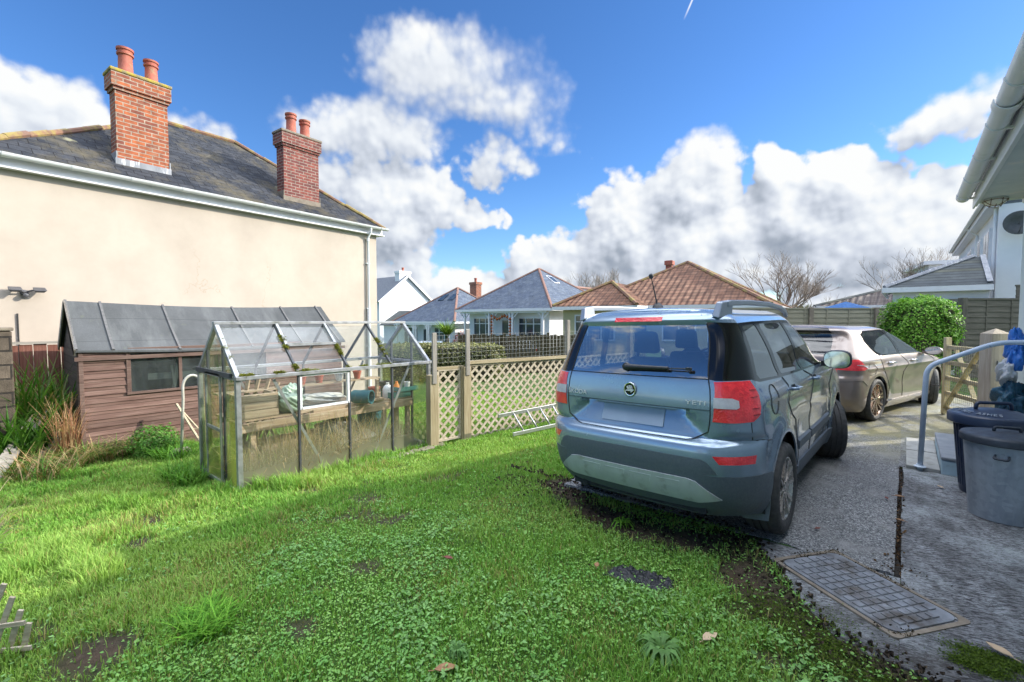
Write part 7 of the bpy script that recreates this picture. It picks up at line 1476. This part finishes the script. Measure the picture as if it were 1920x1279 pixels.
# ------------------------------------------------------------------ houses and trees beyond the garden
slates('slate_blue', (.075, .095, .135), (.12, .145, .185), (.035, .042, .055), .34, .26, (.15, .17, .18), None, .5, .35); pantile('tile_green', (.055, .065, .07), (.07, .08, .08), (.085, .09, .07), 2.4, .22)
pantile('pantile_brown', (.135, .068, .042), (.195, .096, .058), (.25, .135, .085)); pantile('pantile_grey', (.13, .105, .095), (.17, .14, .125), (.20, .17, .15))
pm('white_render', (.80, .81, .82), (.74, .75, .77), 2., .8, .1, 60.); pm('cream_paint', (.60, .53, .32), (.54, .47, .28), 2., .8); pm('roof_edge', (.27, .14, .105), (.21, .12, .09), 4., .8)
pm('window_dark', (.03, .04, .05), (.07, .09, .11), 1.5, .06, spec=.8); pm('timber_brown', (.12, .06, .03), None, rough=.6); pm('garland', (.45, .10, .02), (.22, .09, .03), 9., .8)
def hip_house(name, label, loc, rz, w_, d, eave, rise, wallm, roofm, edge='ridge_tile', ov=.35, ridge_x=False, fascia=True):
    """local: x along the front, y away, front-left corner at the origin; eave height above the base"""
    root = thing(name, label, 'house', loc, rz); bm = MB(); bm.box(0, w_, 0, d, -1., eave - .02); bm.build('wall', wallm, root)
    a, b_, c, dd = (-ov, -ov, eave), (w_ + ov, -ov, eave), (w_ + ov, d + ov, eave), (-ov, d + ov, eave); h = min(w_, d) / 2 + ov
    if w_ >= d: r0, r1 = (h - ov, d / 2, eave + rise), (w_ - h + ov, d / 2, eave + rise); fs = [(a, b_, r1, r0), (b_, c, r1), (c, dd, r0, r1), (dd, a, r0)]
    else: r0, r1 = (w_ / 2, h - ov, eave + rise), (w_ / 2, d - h + ov, eave + rise); fs = [(a, b_, r0), (b_, c, r1, r0), (c, dd, r1), (dd, a, r0, r1)]
    if (Vector(r0) - Vector(r1)).length < .05: r1 = (r0[0] + .05, r0[1], r0[2])
    bm = MB()
    for f in fs: bm.poly(*f)
    ro = bm.build('roof', roofm, root); bm = MB()
    for p0, p1 in ((a, r0), (b_, r1 if w_ >= d else r0), (c, r1), (dd, r0 if w_ >= d else r1), (r0, r1)): bm.tube([p0, p1], .10, 6)
    bm.build('ridge_tiles', edge, ro)
    bm = MB(); t = .02
    for p0, p1 in ((a, b_), (b_, c), (c, dd), (dd, a)): bm.bar((p0[0], p0[1], eave - .07), (p1[0], p1[1], eave - .07), .06, .17)
    bm.box(-ov, w_ + ov, -ov, d + ov, eave - .16, eave - .14); bm.build('fascia', 'white_upvc', root)
    return root, ro
def window(root, x, z, w_, h, y=-.0, n=2, mat='window_dark', axis='x', fm='white_upvc', transom=True):
    bm = MB(); P_ = (lambda u, v, d: (x + u, y - d, z + v)) if axis == 'x' else (lambda u, v, d: (y + d, x + u, z + v)); t = .07
    def bx(u0, u1, v0, v1, d0, d1):
        a = P_(u0, v0, d0); c = P_(u1, v1, d1); bm.box(min(a[0], c[0]), max(a[0], c[0]), min(a[1], c[1]), max(a[1], c[1]), min(a[2], c[2]), max(a[2], c[2]))
    bx(0, w_, 0, t, 0, .06); bx(0, w_, h - t, h, 0, .06); bx(0, t, t, h - t, 0, .06); bx(w_ - t, w_, t, h - t, 0, .06)
    for k in range(1, n): bx(w_ * k / n - t / 2, w_ * k / n + t / 2, t, h - t, 0, .05)
    if transom: bx(t, w_ - t, h * .70, h * .70 + .05, 0, .045)
    fo = bm.build('window', fm, root); bm = MB(); a = P_(t, t, .012); c = P_(w_ - t, h - t, .02); bm.box(min(a[0], c[0]), max(a[0], c[0]), min(a[1], c[1]), max(a[1], c[1]), min(a[2], c[2]), max(a[2], c[2])); bm.build('pane', mat, fo); return fo
def stack(root, x, y, z0, z1, w_, d, mat, pot=True):
    bm = MB(); bm.box(x - w_ / 2, x + w_ / 2, y - d / 2, y + d / 2, z0, z1); bm.box(x - w_ / 2 - .06, x + w_ / 2 + .06, y - d / 2 - .06, y + d / 2 + .06, z1 - .25, z1 - .02); s_ = bm.build('chimney', mat, root)
    if pot: bm = MB(); bm.lathe([(.13, 0), (.12, .3), (.15, .32), (.15, .42), (.1, .42)], 12, (x, y, z1 - .01)); bm.build('chimney_pot', 'terracotta', s_)
def at_corner(X, Y, wlen):            # world position of the front-left corner, wlen to the left of the near corner
    a, b_ = cf(X, Y); return (a - wlen, b_)
def porch_front(root, w_, eave, bay=True):
    y = -.02
    if bay: window(root, .5, .55, 1.9, 1.55, -.02, 3); window(root, w_ - 2.6, .55, 2.0, 1.55, -.02, 3)
    bm = MB(); bm.box(w_ / 2 - .55, w_ / 2 + .55, -.05, -.003, 0, 2.05); dr = bm.build('door', 'white_upvc', root); bm = MB(); bm.box(w_ / 2 - .35, w_ / 2 + .35, -.06, -.052, .9, 1.9); bm.build('pane', 'window_dark', dr)
    bm = MB()
    for x in (.1, 2.6, w_ / 2 - .8, w_ / 2 + .8, w_ - 2.7, w_ - .1):
        bm.box(x - .06, x + .06, -.62, -.50, 0, eave - .16); bm.bar((x, -.56, eave - .7), (x + .5, -.56, eave - .2), .06, .06); bm.bar((x, -.56, eave - .7), (x - .5, -.56, eave - .2), .06, .06)
    bm.bar((-.2, -.56, eave - .22), (w_ + .2, -.56, eave - .22), .1, .12); bm.build('porch_post', 'white_upvc', root)
# slate bungalow straight ahead
a, b_ = at_corner(2.45, 30, 7.5); BB, BR = hip_house('slate_bungalow', 'white bungalow with pointed slate roof and skylight straight ahead', (a, b_, -.35), 0, 7.5, 7.6, 2.68, 3.15, 'white_render', 'slate_blue', 'roof_edge', .75)
porch_front(BB, 7.5, 2.68); bm = MB()
for x in np.linspace(2.9, 4.6, 8): bm.lathe([(0, -.14), (.12, 0), (0, .14)], 6, (x, -.6, 2.1 + .12 * math.sin(x * 5)))
for z in np.linspace(.3, 2.0, 9):
    for x in (2.9, 4.62): bm.lathe([(0, -.12), (.1, 0), (0, .12)], 6, (x, -.62, z))
bm.build('garland', 'garland', BB); bm = MB()
sl_ = lambda v, s_: (8.25 - v * (8.25 - 3.75), 3.75 + s_, 2.68 + 3.15 * v)
o_ = Vector((.57, 0, .82)) * .06; q4 = [Vector(sl_(.62, -.35)) + o_, Vector(sl_(.62, .35)) + o_, Vector(sl_(.80, .35)) + o_, Vector(sl_(.80, -.35)) + o_]; bm.slab(q4, .1); sk = bm.build('skylight', 'white_upvc', BR); bm = MB(); c_ = sum(q4, Vector()) / 4; bm.slab([c_ + (v - c_) * .82 + o_ * .2 for v in q4], .01); bm.build('pane', 'window_dark', sk)
# rear wing of that bungalow
bm = MB(); bm.poly((5.2, 7.0, 4.45), (5.2, 13, 4.45), (8.4, 13, 2.6), (8.4, 7.0, 2.6)); bm.poly((5.2, 7., 4.45), (5.2, 13, 4.45), (2., 13, 2.6), (2., 7., 2.6)); bm.box(2.4, 8.0, 7.65, 12.8, -1, 2.58); w2 = bm.build('rear_wing', 'slate_blue', BB); bm = MB(); bm.tube([(5.2, 6.5, 4.5), (5.2, 13, 4.5)], .13, 6); bm.build('ridge_tiles', 'roof_edge', w2)
# second slate bungalow
a, b_ = at_corner(-4.74, 38, 7.4); BA, AR = hip_house('slate_bungalow', 'slate roofed bungalow with red chimney and two roof lights', (a, b_, -1.15), 0, 7.4, 7.4, 2.58, 3.15, 'white_render', 'slate_blue', 'roof_edge', .6)
porch_front(BA, 7.4, 2.58); stack(BA, 3.4, 6.4, 2., 6.45, .9, .7, 'red_brick'); bm = MB()
for x in (2.9, 4.2):
    v = .60; y = -.6 + v * 4.3; z = 2.58 + 3.15 * v; bm.slab([(x, y, z + .08), (x + .7, y, z + .08), (x + .7, y + .75, z + .63), (x, y + .75, z + .63)], .05)
bm.build('roof_light', 'window_dark', AR); bm = MB(); bm.poly((3.7, 7., 4.9), (3.7, 12., 4.9), (8., 12., 2.5), (8., 7, 2.5)); bm.poly((3.7, 7., 4.9), (3.7, 12, 4.9), (0, 12, 2.5), (0, 7, 2.5)); w2 = bm.build('rear_wing', 'slate_blue', BA); bm = MB(); bm.tube([(3.7, 6.5, 4.95), (3.7, 12, 4.95)], .13, 6); bm.build('ridge_tiles', 'roof_edge', w2)
# white gabled house
def gable_house(name, label, loc, w_, d, eave, rise, wallm, roofm):
    """gable wall faces +X; ridge runs along -X"""
    root = thing(name, label, 'house', loc, 0); bm = MB(); bm.box(-d, 0, 0, w_, -1, eave)
    bm.add([(0, 0, eave), (0, w_, eave), (0, w_ / 2, eave + rise), (-d, 0, eave), (-d, w_, eave), (-d, w_ / 2, eave + rise)], [(0, 1, 2), (5, 4, 3)]); bm.build('wall', wallm, root); k = .25
    dz = rise * k / (w_ / 2); bm = MB()
    bm.slab([(-d - k, -k, eave - dz + .1), (k, -k, eave - dz + .1), (k, w_ / 2, eave + rise + .1), (-d - k, w_ / 2, eave + rise + .1)], .1); bm.slab([(k, w_ + k, eave - dz + .1), (-d - k, w_ + k, eave - dz + .1), (-d - k, w_ / 2, eave + rise + .1), (k, w_ / 2, eave + rise + .1)], .1); ro = bm.build('roof', roofm, root)
    bm = MB(); bm.bar((k + .02, -k, eave - dz - .0), (k + .02, w_ / 2, eave + rise), .04, .22); bm.bar((k + .02, w_ + k, eave - dz), (k + .02, w_ / 2, eave + rise), .04, .22); bm.build('bargeboard', 'white_upvc', root); return root, ro
a, b_ = cf(-.289 * 47.5, 47.5); GG, _r = gable_house('gabled_house', 'white gable end house with dark roof past the cream house', (a, b_, -1.1), 7.0, 10., 4.7, 2.75, 'white_render', 'slate_dark'); stack(GG, -.6, 3.4, 5.5, 8.0, .8, 1.5, 'white_render')
LH = thing('outbuilding', 'low grey roofed outbuilding in front of the white gable house', 'outbuilding', (*cf(-9.6, 42.5), -1.1), 0); bm = MB(); bm.box(-4, 0, 0, 4, -1, 2.2); bm.build('wall', 'white_render', LH); bm = MB(); bm.slab([(-4.3, -.3, 2.2), (.3, -.3, 2.2), (.3, 2, 3.6), (-4.3, 2, 3.6)], .08); bm.slab([(.3, 4.3, 2.2), (-4.3, 4.3, 2.2), (-4.3, 2, 3.6), (.3, 2, 3.6)], .08); bm.build('roof', 'tile_green', LH)
# brown pantile bungalow behind the blue car
wl = 8.5; a, b_ = cf(3.95, 24.9); CB, CRf = hip_house('tiled_bungalow', 'cream bungalow with brown pantile hip roof behind the blue car', (a, b_, -.35), R(5.3), wl, 9.2, 2.62, 2.55, 'cream_paint', 'pantile_brown', 'ridge_tile', .4)
bm = MB(); wx, wy = 3.6, 1.5; bm.poly((-.9, -wy - .4, 2.625), (wx, -wy - .4, 2.625), (wx / 2 - .5, .6, 3.95)); bm.poly((-.9, 2.6, 2.63), (-.9, -wy - .4, 2.625), (wx / 2 - .5, .6, 3.95), (wx / 2 - .5, 2.6, 3.95)); bm.poly((wx, -wy - .4, 2.625), (wx, 1., 2.63), (wx / 2 - .5, 2.6, 3.95), (wx / 2 - .5, .6, 3.95)); wg = bm.build('wing_roof', 'pantile_brown', CRf)
bm = MB(); bm.tube([(wx, -wy - .4, 2.66), (wx / 2 - .5, .6, 3.98)], .10, 6); bm.tube([(-.9, -wy - .4, 2.66), (wx / 2 - .5, .6, 3.98)], .10, 6); bm.build('ridge_tiles', 'ridge_tile', wg); bm = MB(); bm.box(-.5, wx - .4, -wy, .0, -1, 2.45); bm.build('wing', 'cream_paint', CB); bm = MB(); bm.box(-.9, wx, -wy - .42, -wy - .36, 2.44, 2.61); bm.box(-.95, -.88, -wy - .4, 2, 2.44, 2.61); bm.box(wx - .02, wx + .04, -wy - .42, 0, 2.44, 2.61); bm.build('fascia', 'white_upvc', CB)
for x, w_ in ((.2, 2.2),): window(CB, x, .9, w_, 1.3, -wy - .002, 3)
for x, w_ in ((4.2, 1.6), (6.3, 1.5)): window(CB, x, .9, w_, 1.3, -.002, 2)
stack(CB, 3.2, 4.4, 4.2, 5.35, .34, .34, 'terracotta', False)
# grey tiled bungalow, extension and the tall white house on the right
a, b_ = cf(17.6, 26); DBH, _r = hip_house('tiled_bungalow', 'pale bungalow with grey brown tiled roof behind the parasol', (a, b_, .0), 0, 9., 9., 2.35, 1.55, 'white_render', 'pantile_grey', 'ridge_tile' if False else 'tile_green', .35); window(DBH, .4, 1.0, 1.4, 1.1, -.002)
EX = thing('extension', 'white single storey extension with dark tiled half hip roof', 'extension', (-.53, 18.0, 0), 0); bm = MB(); bm.box(.2, 2.25, .2, 4.8, 0, 2.42); bm.build('wall', 'white_render', EX); e = 2.55; ap_ = 3.52
bm = MB(); bm.poly((0, 0, e), (2.31, 0, e), (2.31, 2.1, ap_), (2.05, 2.1, ap_)); bm.poly((0, 5., e), (0, 0, e), (2.05, 2.1, ap_), (2.05, 5., ap_)); bm.poly((2.05, 2.1, ap_), (2.31, 2.1, ap_), (2.31, 5, ap_), (2.05, 5, ap_)); bm.poly((2.31, 0, e), (2.31, 5., e), (2.31, 5, ap_), (2.31, 2.1, ap_)); er_ = bm.build('roof', 'tile_green', EX); bm = MB(); bm.tube([(0, 0, e + .02), (2.05, 2.1, ap_ + .02)], .07, 6); bm.bar((2.25, .1, e + .09), (2.25, 2.1, ap_ + .04), .12, .03); bm.build('lead_flashing', 'lead', er_)
bm = MB(); bm.box(-.04, 2.31, -.06, .0, e - .15, e - .0); bm.box(-.06, 0, -.05, 5, e - .15, e); bm.box(0, 2.3, 0, .2, e - .16, e - .14); bm.build('fascia', 'white_upvc', EX); window(EX, .35, 1.25, 1.0, 1.0, .2, 2); window(EX, 1.35, 1.25, .85, 1.0, .2, 2)
TW = thing('tall_house', 'tall white two storey house with gutters at far right', 'house', (2.2, 21.9, 0), 0); bm = MB(); bm.box(0, 7, 0, 15, 0, 5.35); bm.build('wall', 'white_render', TW)
bm = MB(); bm.slab([(-.3, 15.3, 5.5), (-.3, -.15, 5.5), (3.5, -.15, 7.3), (3.5, 15.3, 7.3)], .08); bm.slab([(7.3, -.15, 5.5), (7.3, 15.3, 5.5), (3.5, 15.3, 7.3), (3.5, -.15, 7.3)], .08); bm.add([(0, .0, 5.35), (7, 0, 5.35), (3.5, 0, 7.1)], [(0, 1, 2)]); bm.build('roof', 'slate_dark', TW)
bm = MB(); bm.prism(gp2, lambda u, v, d: (-.37 + u, d, 5.5 + v), -.1, 15); bm.box(-.29, -.26, -.1, 15, 5.3, 5.5); bm.box(-.29, 0, -.1, 15, 5.27, 5.295); bm.tube([(-.37, 5.5, 5.42), (-.05, 5.5, 5.1), (-.05, 5.5, 0)], .045, 8); bm.tube([(-.05, .25, 5.3), (-.05, .25, 0)], .045, 8); bm.build('gutter', 'white_upvc', TW, 40)
for y, w_ in ((.9, 1.4), (3.2, 1.2), (7.0, 1.6)): window(TW, y, 3.1, w_, 1.5, -.002, 2, axis='y') if False else None
for y, w_ in ((1.1, 1.5), (3.6, 1.0), (7.0, 1.6), (10.5, 1.6)):
    bm = MB(); bm.box(-.10, -.001, y, y + w_, 3.0, 4.75); fo = bm.build('window', 'white_upvc', TW); bm = MB(); bm.box(-.108, -.102, y + .1, y + w_ / 2 - .05, 3.1, 4.65); bm.box(-.108, -.102, y + w_ / 2 + .05, y + w_ - .1, 3.1, 4.65); bm.build('pane', 'window_dark', fo)
SD_ = thing('satellite_dish', 'dark round satellite dish on the tall white house', 'satellite dish', (2.62, 21.9, 4.65), 0); bm = MB(); bm.lathe([(.0, .10), (.2, .075), (.36, .0), (.37, .005), (.2, .09), (.0, .115)], 28, (0, -.42, 0), 'y'); pm('dish_grey', (.055, .06, .065), (.08, .085, .09), 9., .55); d_ = bm.build('dish', 'dish_grey', SD_, 60); bm = MB(); bm.tube([(0, 0, -.1), (0, -.28, -.1), (0, -.33, 0)], .02, 6); bm.tube([(0, -.36, -.3), (0, -.75, -.18)], .012, 6); bm.box(-.03, .03, -.80, -.72, -.22, -.14); bm.build('arm', 'dish_grey', SD_)
FR = thing('flat_roof_house', 'pale flat roofed upper storey behind the dark tiled extension', 'house', (*cf(27.6, 30.5), 0), R(10)); bm = MB(); bm.box(0, 7, 0, 6, 0, 5.2); bm.build('wall', 'white_render', FR); bm = MB(); bm.box(-.3, 7.3, -.3, 6.3, 5.21, 5.45); bm.build('roof', 'white_upvc', FR)
# ------------------------------------------------------------------ trees
pm('twig_bark', (.22, .175, .135), (.33, .28, .23), 14., .9)
def bare_tree(name, label, loc, h, spread, seed, depth=6, n0=5, thin=1., lean=0.):
    rnd = random.Random(seed); root = thing(name, label, 'tree', loc, rnd.uniform(0, 6)); T, C = MB(), MB()
    def grow(p, d, l, r, k):
        p2 = p; pts = [p]; rs = [r]
        for i in range(3):
            d = (d + Vector((rnd.uniform(-1, 1), rnd.uniform(-1, 1), rnd.uniform(-.5, .8))) * .16).normalized(); p2 = p2 + d * l / 3; pts.append(p2); rs.append(r * (1 - .13 * (i + 1)))
        (T if k < 2 else C).tube(pts, rs, 6 if k < 2 else (4 if k < 4 else 3), caps=False)
        if k >= depth: return
        for j in range(rnd.randint(2, 4) if k else n0):
            t = rnd.uniform(.45, 1.) if j else 1.; i_ = min(2, int(t * 3)); q_ = pts[i_].lerp(pts[i_ + 1], t * 3 - i_) if t < 1 else p2
            a = rnd.uniform(0, 2 * PI); o = Vector((math.cos(a), math.sin(a), rnd.uniform(-.1, .7))); nd = (d * (1. if k else .5) + o * spread * rnd.uniform(.4, 1.)).normalized(); grow(q_, nd, l * rnd.uniform(.62, .86), max(.006 * thin, r * .58), k + 1)
    grow(Vector((0, 0, -.2)), Vector((lean, 0, 1)), h * .27, h * .017, 0); T.build('trunk', 'twig_bark', root, 180); C.build('crown', 'twig_bark', root); return root
bare_tree('bare_tree', 'leafless wide branching tree right of the brown tiled roof', (*cf(17.1, 29.5), 0), 7.6, .85, 3, 6, 7, 1.2)
bare_tree('bare_tree', 'leafless tree behind the dark tiled extension', (*cf(28.2, 33), .0), 8.0, .7, 5, 6, 6, 1.3)
bare_tree('bare_tree', 'leafless tree left of the tiled roof near its chimney', (*cf(13.5, 33), .0), 6.2, .8, 9, 5, 6, 1.2)
bare_tree('bare_tree', 'leafless rounded tree peeping between the two bungalow roofs', (*cf(9.2, 47), -.9), 9.5, .8, 12, 6, 7, 1.8)
BR_ = [(.10, .085, .04), (.15, .12, .055), (.07, .075, .03), (.20, .15, .08)]; GR_ = [(.05, .08, .02), (.08, .11, .03), (.12, .13, .05), (.04, .05, .02)]
def bushy(name, label, X, Y, z, r, n, leaf, cols, cat='tree'): return leafy_shrub(name, label, (*cf(X, Y), z), r, n, leaf, cols, cat, True, hollow=.4)
bushy('round_tree', 'brownish round tree above the slate bungalow rear roof', 7.6, 48, -.8, (2.9, 2.5, 2.9), 9000, .16, BR_)
bushy('evergreen_bush', 'dark evergreen bush below the bare tree', 17.0, 26.5, .0, (1.5, 1.1, 1.05), 4000, .12, GR_, 'bush'); bushy('evergreen_bush', 'yellow green bush at the foot of the grey tiled bungalow', 18.6, 27.5, .0, (1.1, 1., 1.25), 2600, .11, [(.16, .18, .03), (.10, .13, .03), (.22, .22, .06)], 'bush')
bushy('bare_bush', 'brown winter bush against the bare tree trunk', 16.2, 27.5, .0, (1.7, 1.2, 1.35), 3000, .11, [(.20, .12, .07), (.14, .09, .05), (.24, .16, .09)], 'bush')
bushy('round_shrub', 'brown rounded shrub beside the white bungalow wall', 3.35, 24, -.7, (.55, .5, .85), 1400, .09, [(.10, .06, .05), (.16, .10, .07), (.08, .08, .04)], 'shrub')
bushy('red_shrub', 'small red leaved shrub beside the palm', -3.45, 30, -.9, (.6, .5, .95), 1000, .12, [(.28, .04, .05), (.35, .08, .07), (.2, .05, .05)], 'shrub')
PT = thing('palm', 'small spiky green palm in front of the slate bungalow', 'palm', (*cf(-4.25, 30), -.9)); bm = MB(); bm.tube([(0, 0, -.1), (.03, 0, 1.3)], [.13, .10], 8); bm.build('trunk', 'bark', PT, 40)
o = strap_plant('crown', None, None, [(0, 0, 1.2)] * 150, 1.35, .085, [(.12, .22, .03), (.20, .28, .05), (.08, .15, .03)], 'leaf', 1.2); o.parent = PT
# distant wooded rise closing the view
for i, (X, Y, w_, h) in enumerate([(-20, 95, 12, 4.), (6, 100, 16, 4.5), (34, 100, 16, 3.2), (62, 95, 18, 3.2)]):
    bushy('hedgerow_tree', ['distant grey green hedgerow far left', 'distant grey green hedgerow behind the slate roofs', 'distant hedgerow beyond the grey tiled bungalow', 'distant hedgerow at far right'][i], X, Y, -1.2, (w_, 4, h), 16000, .5, GR_ + BR_)
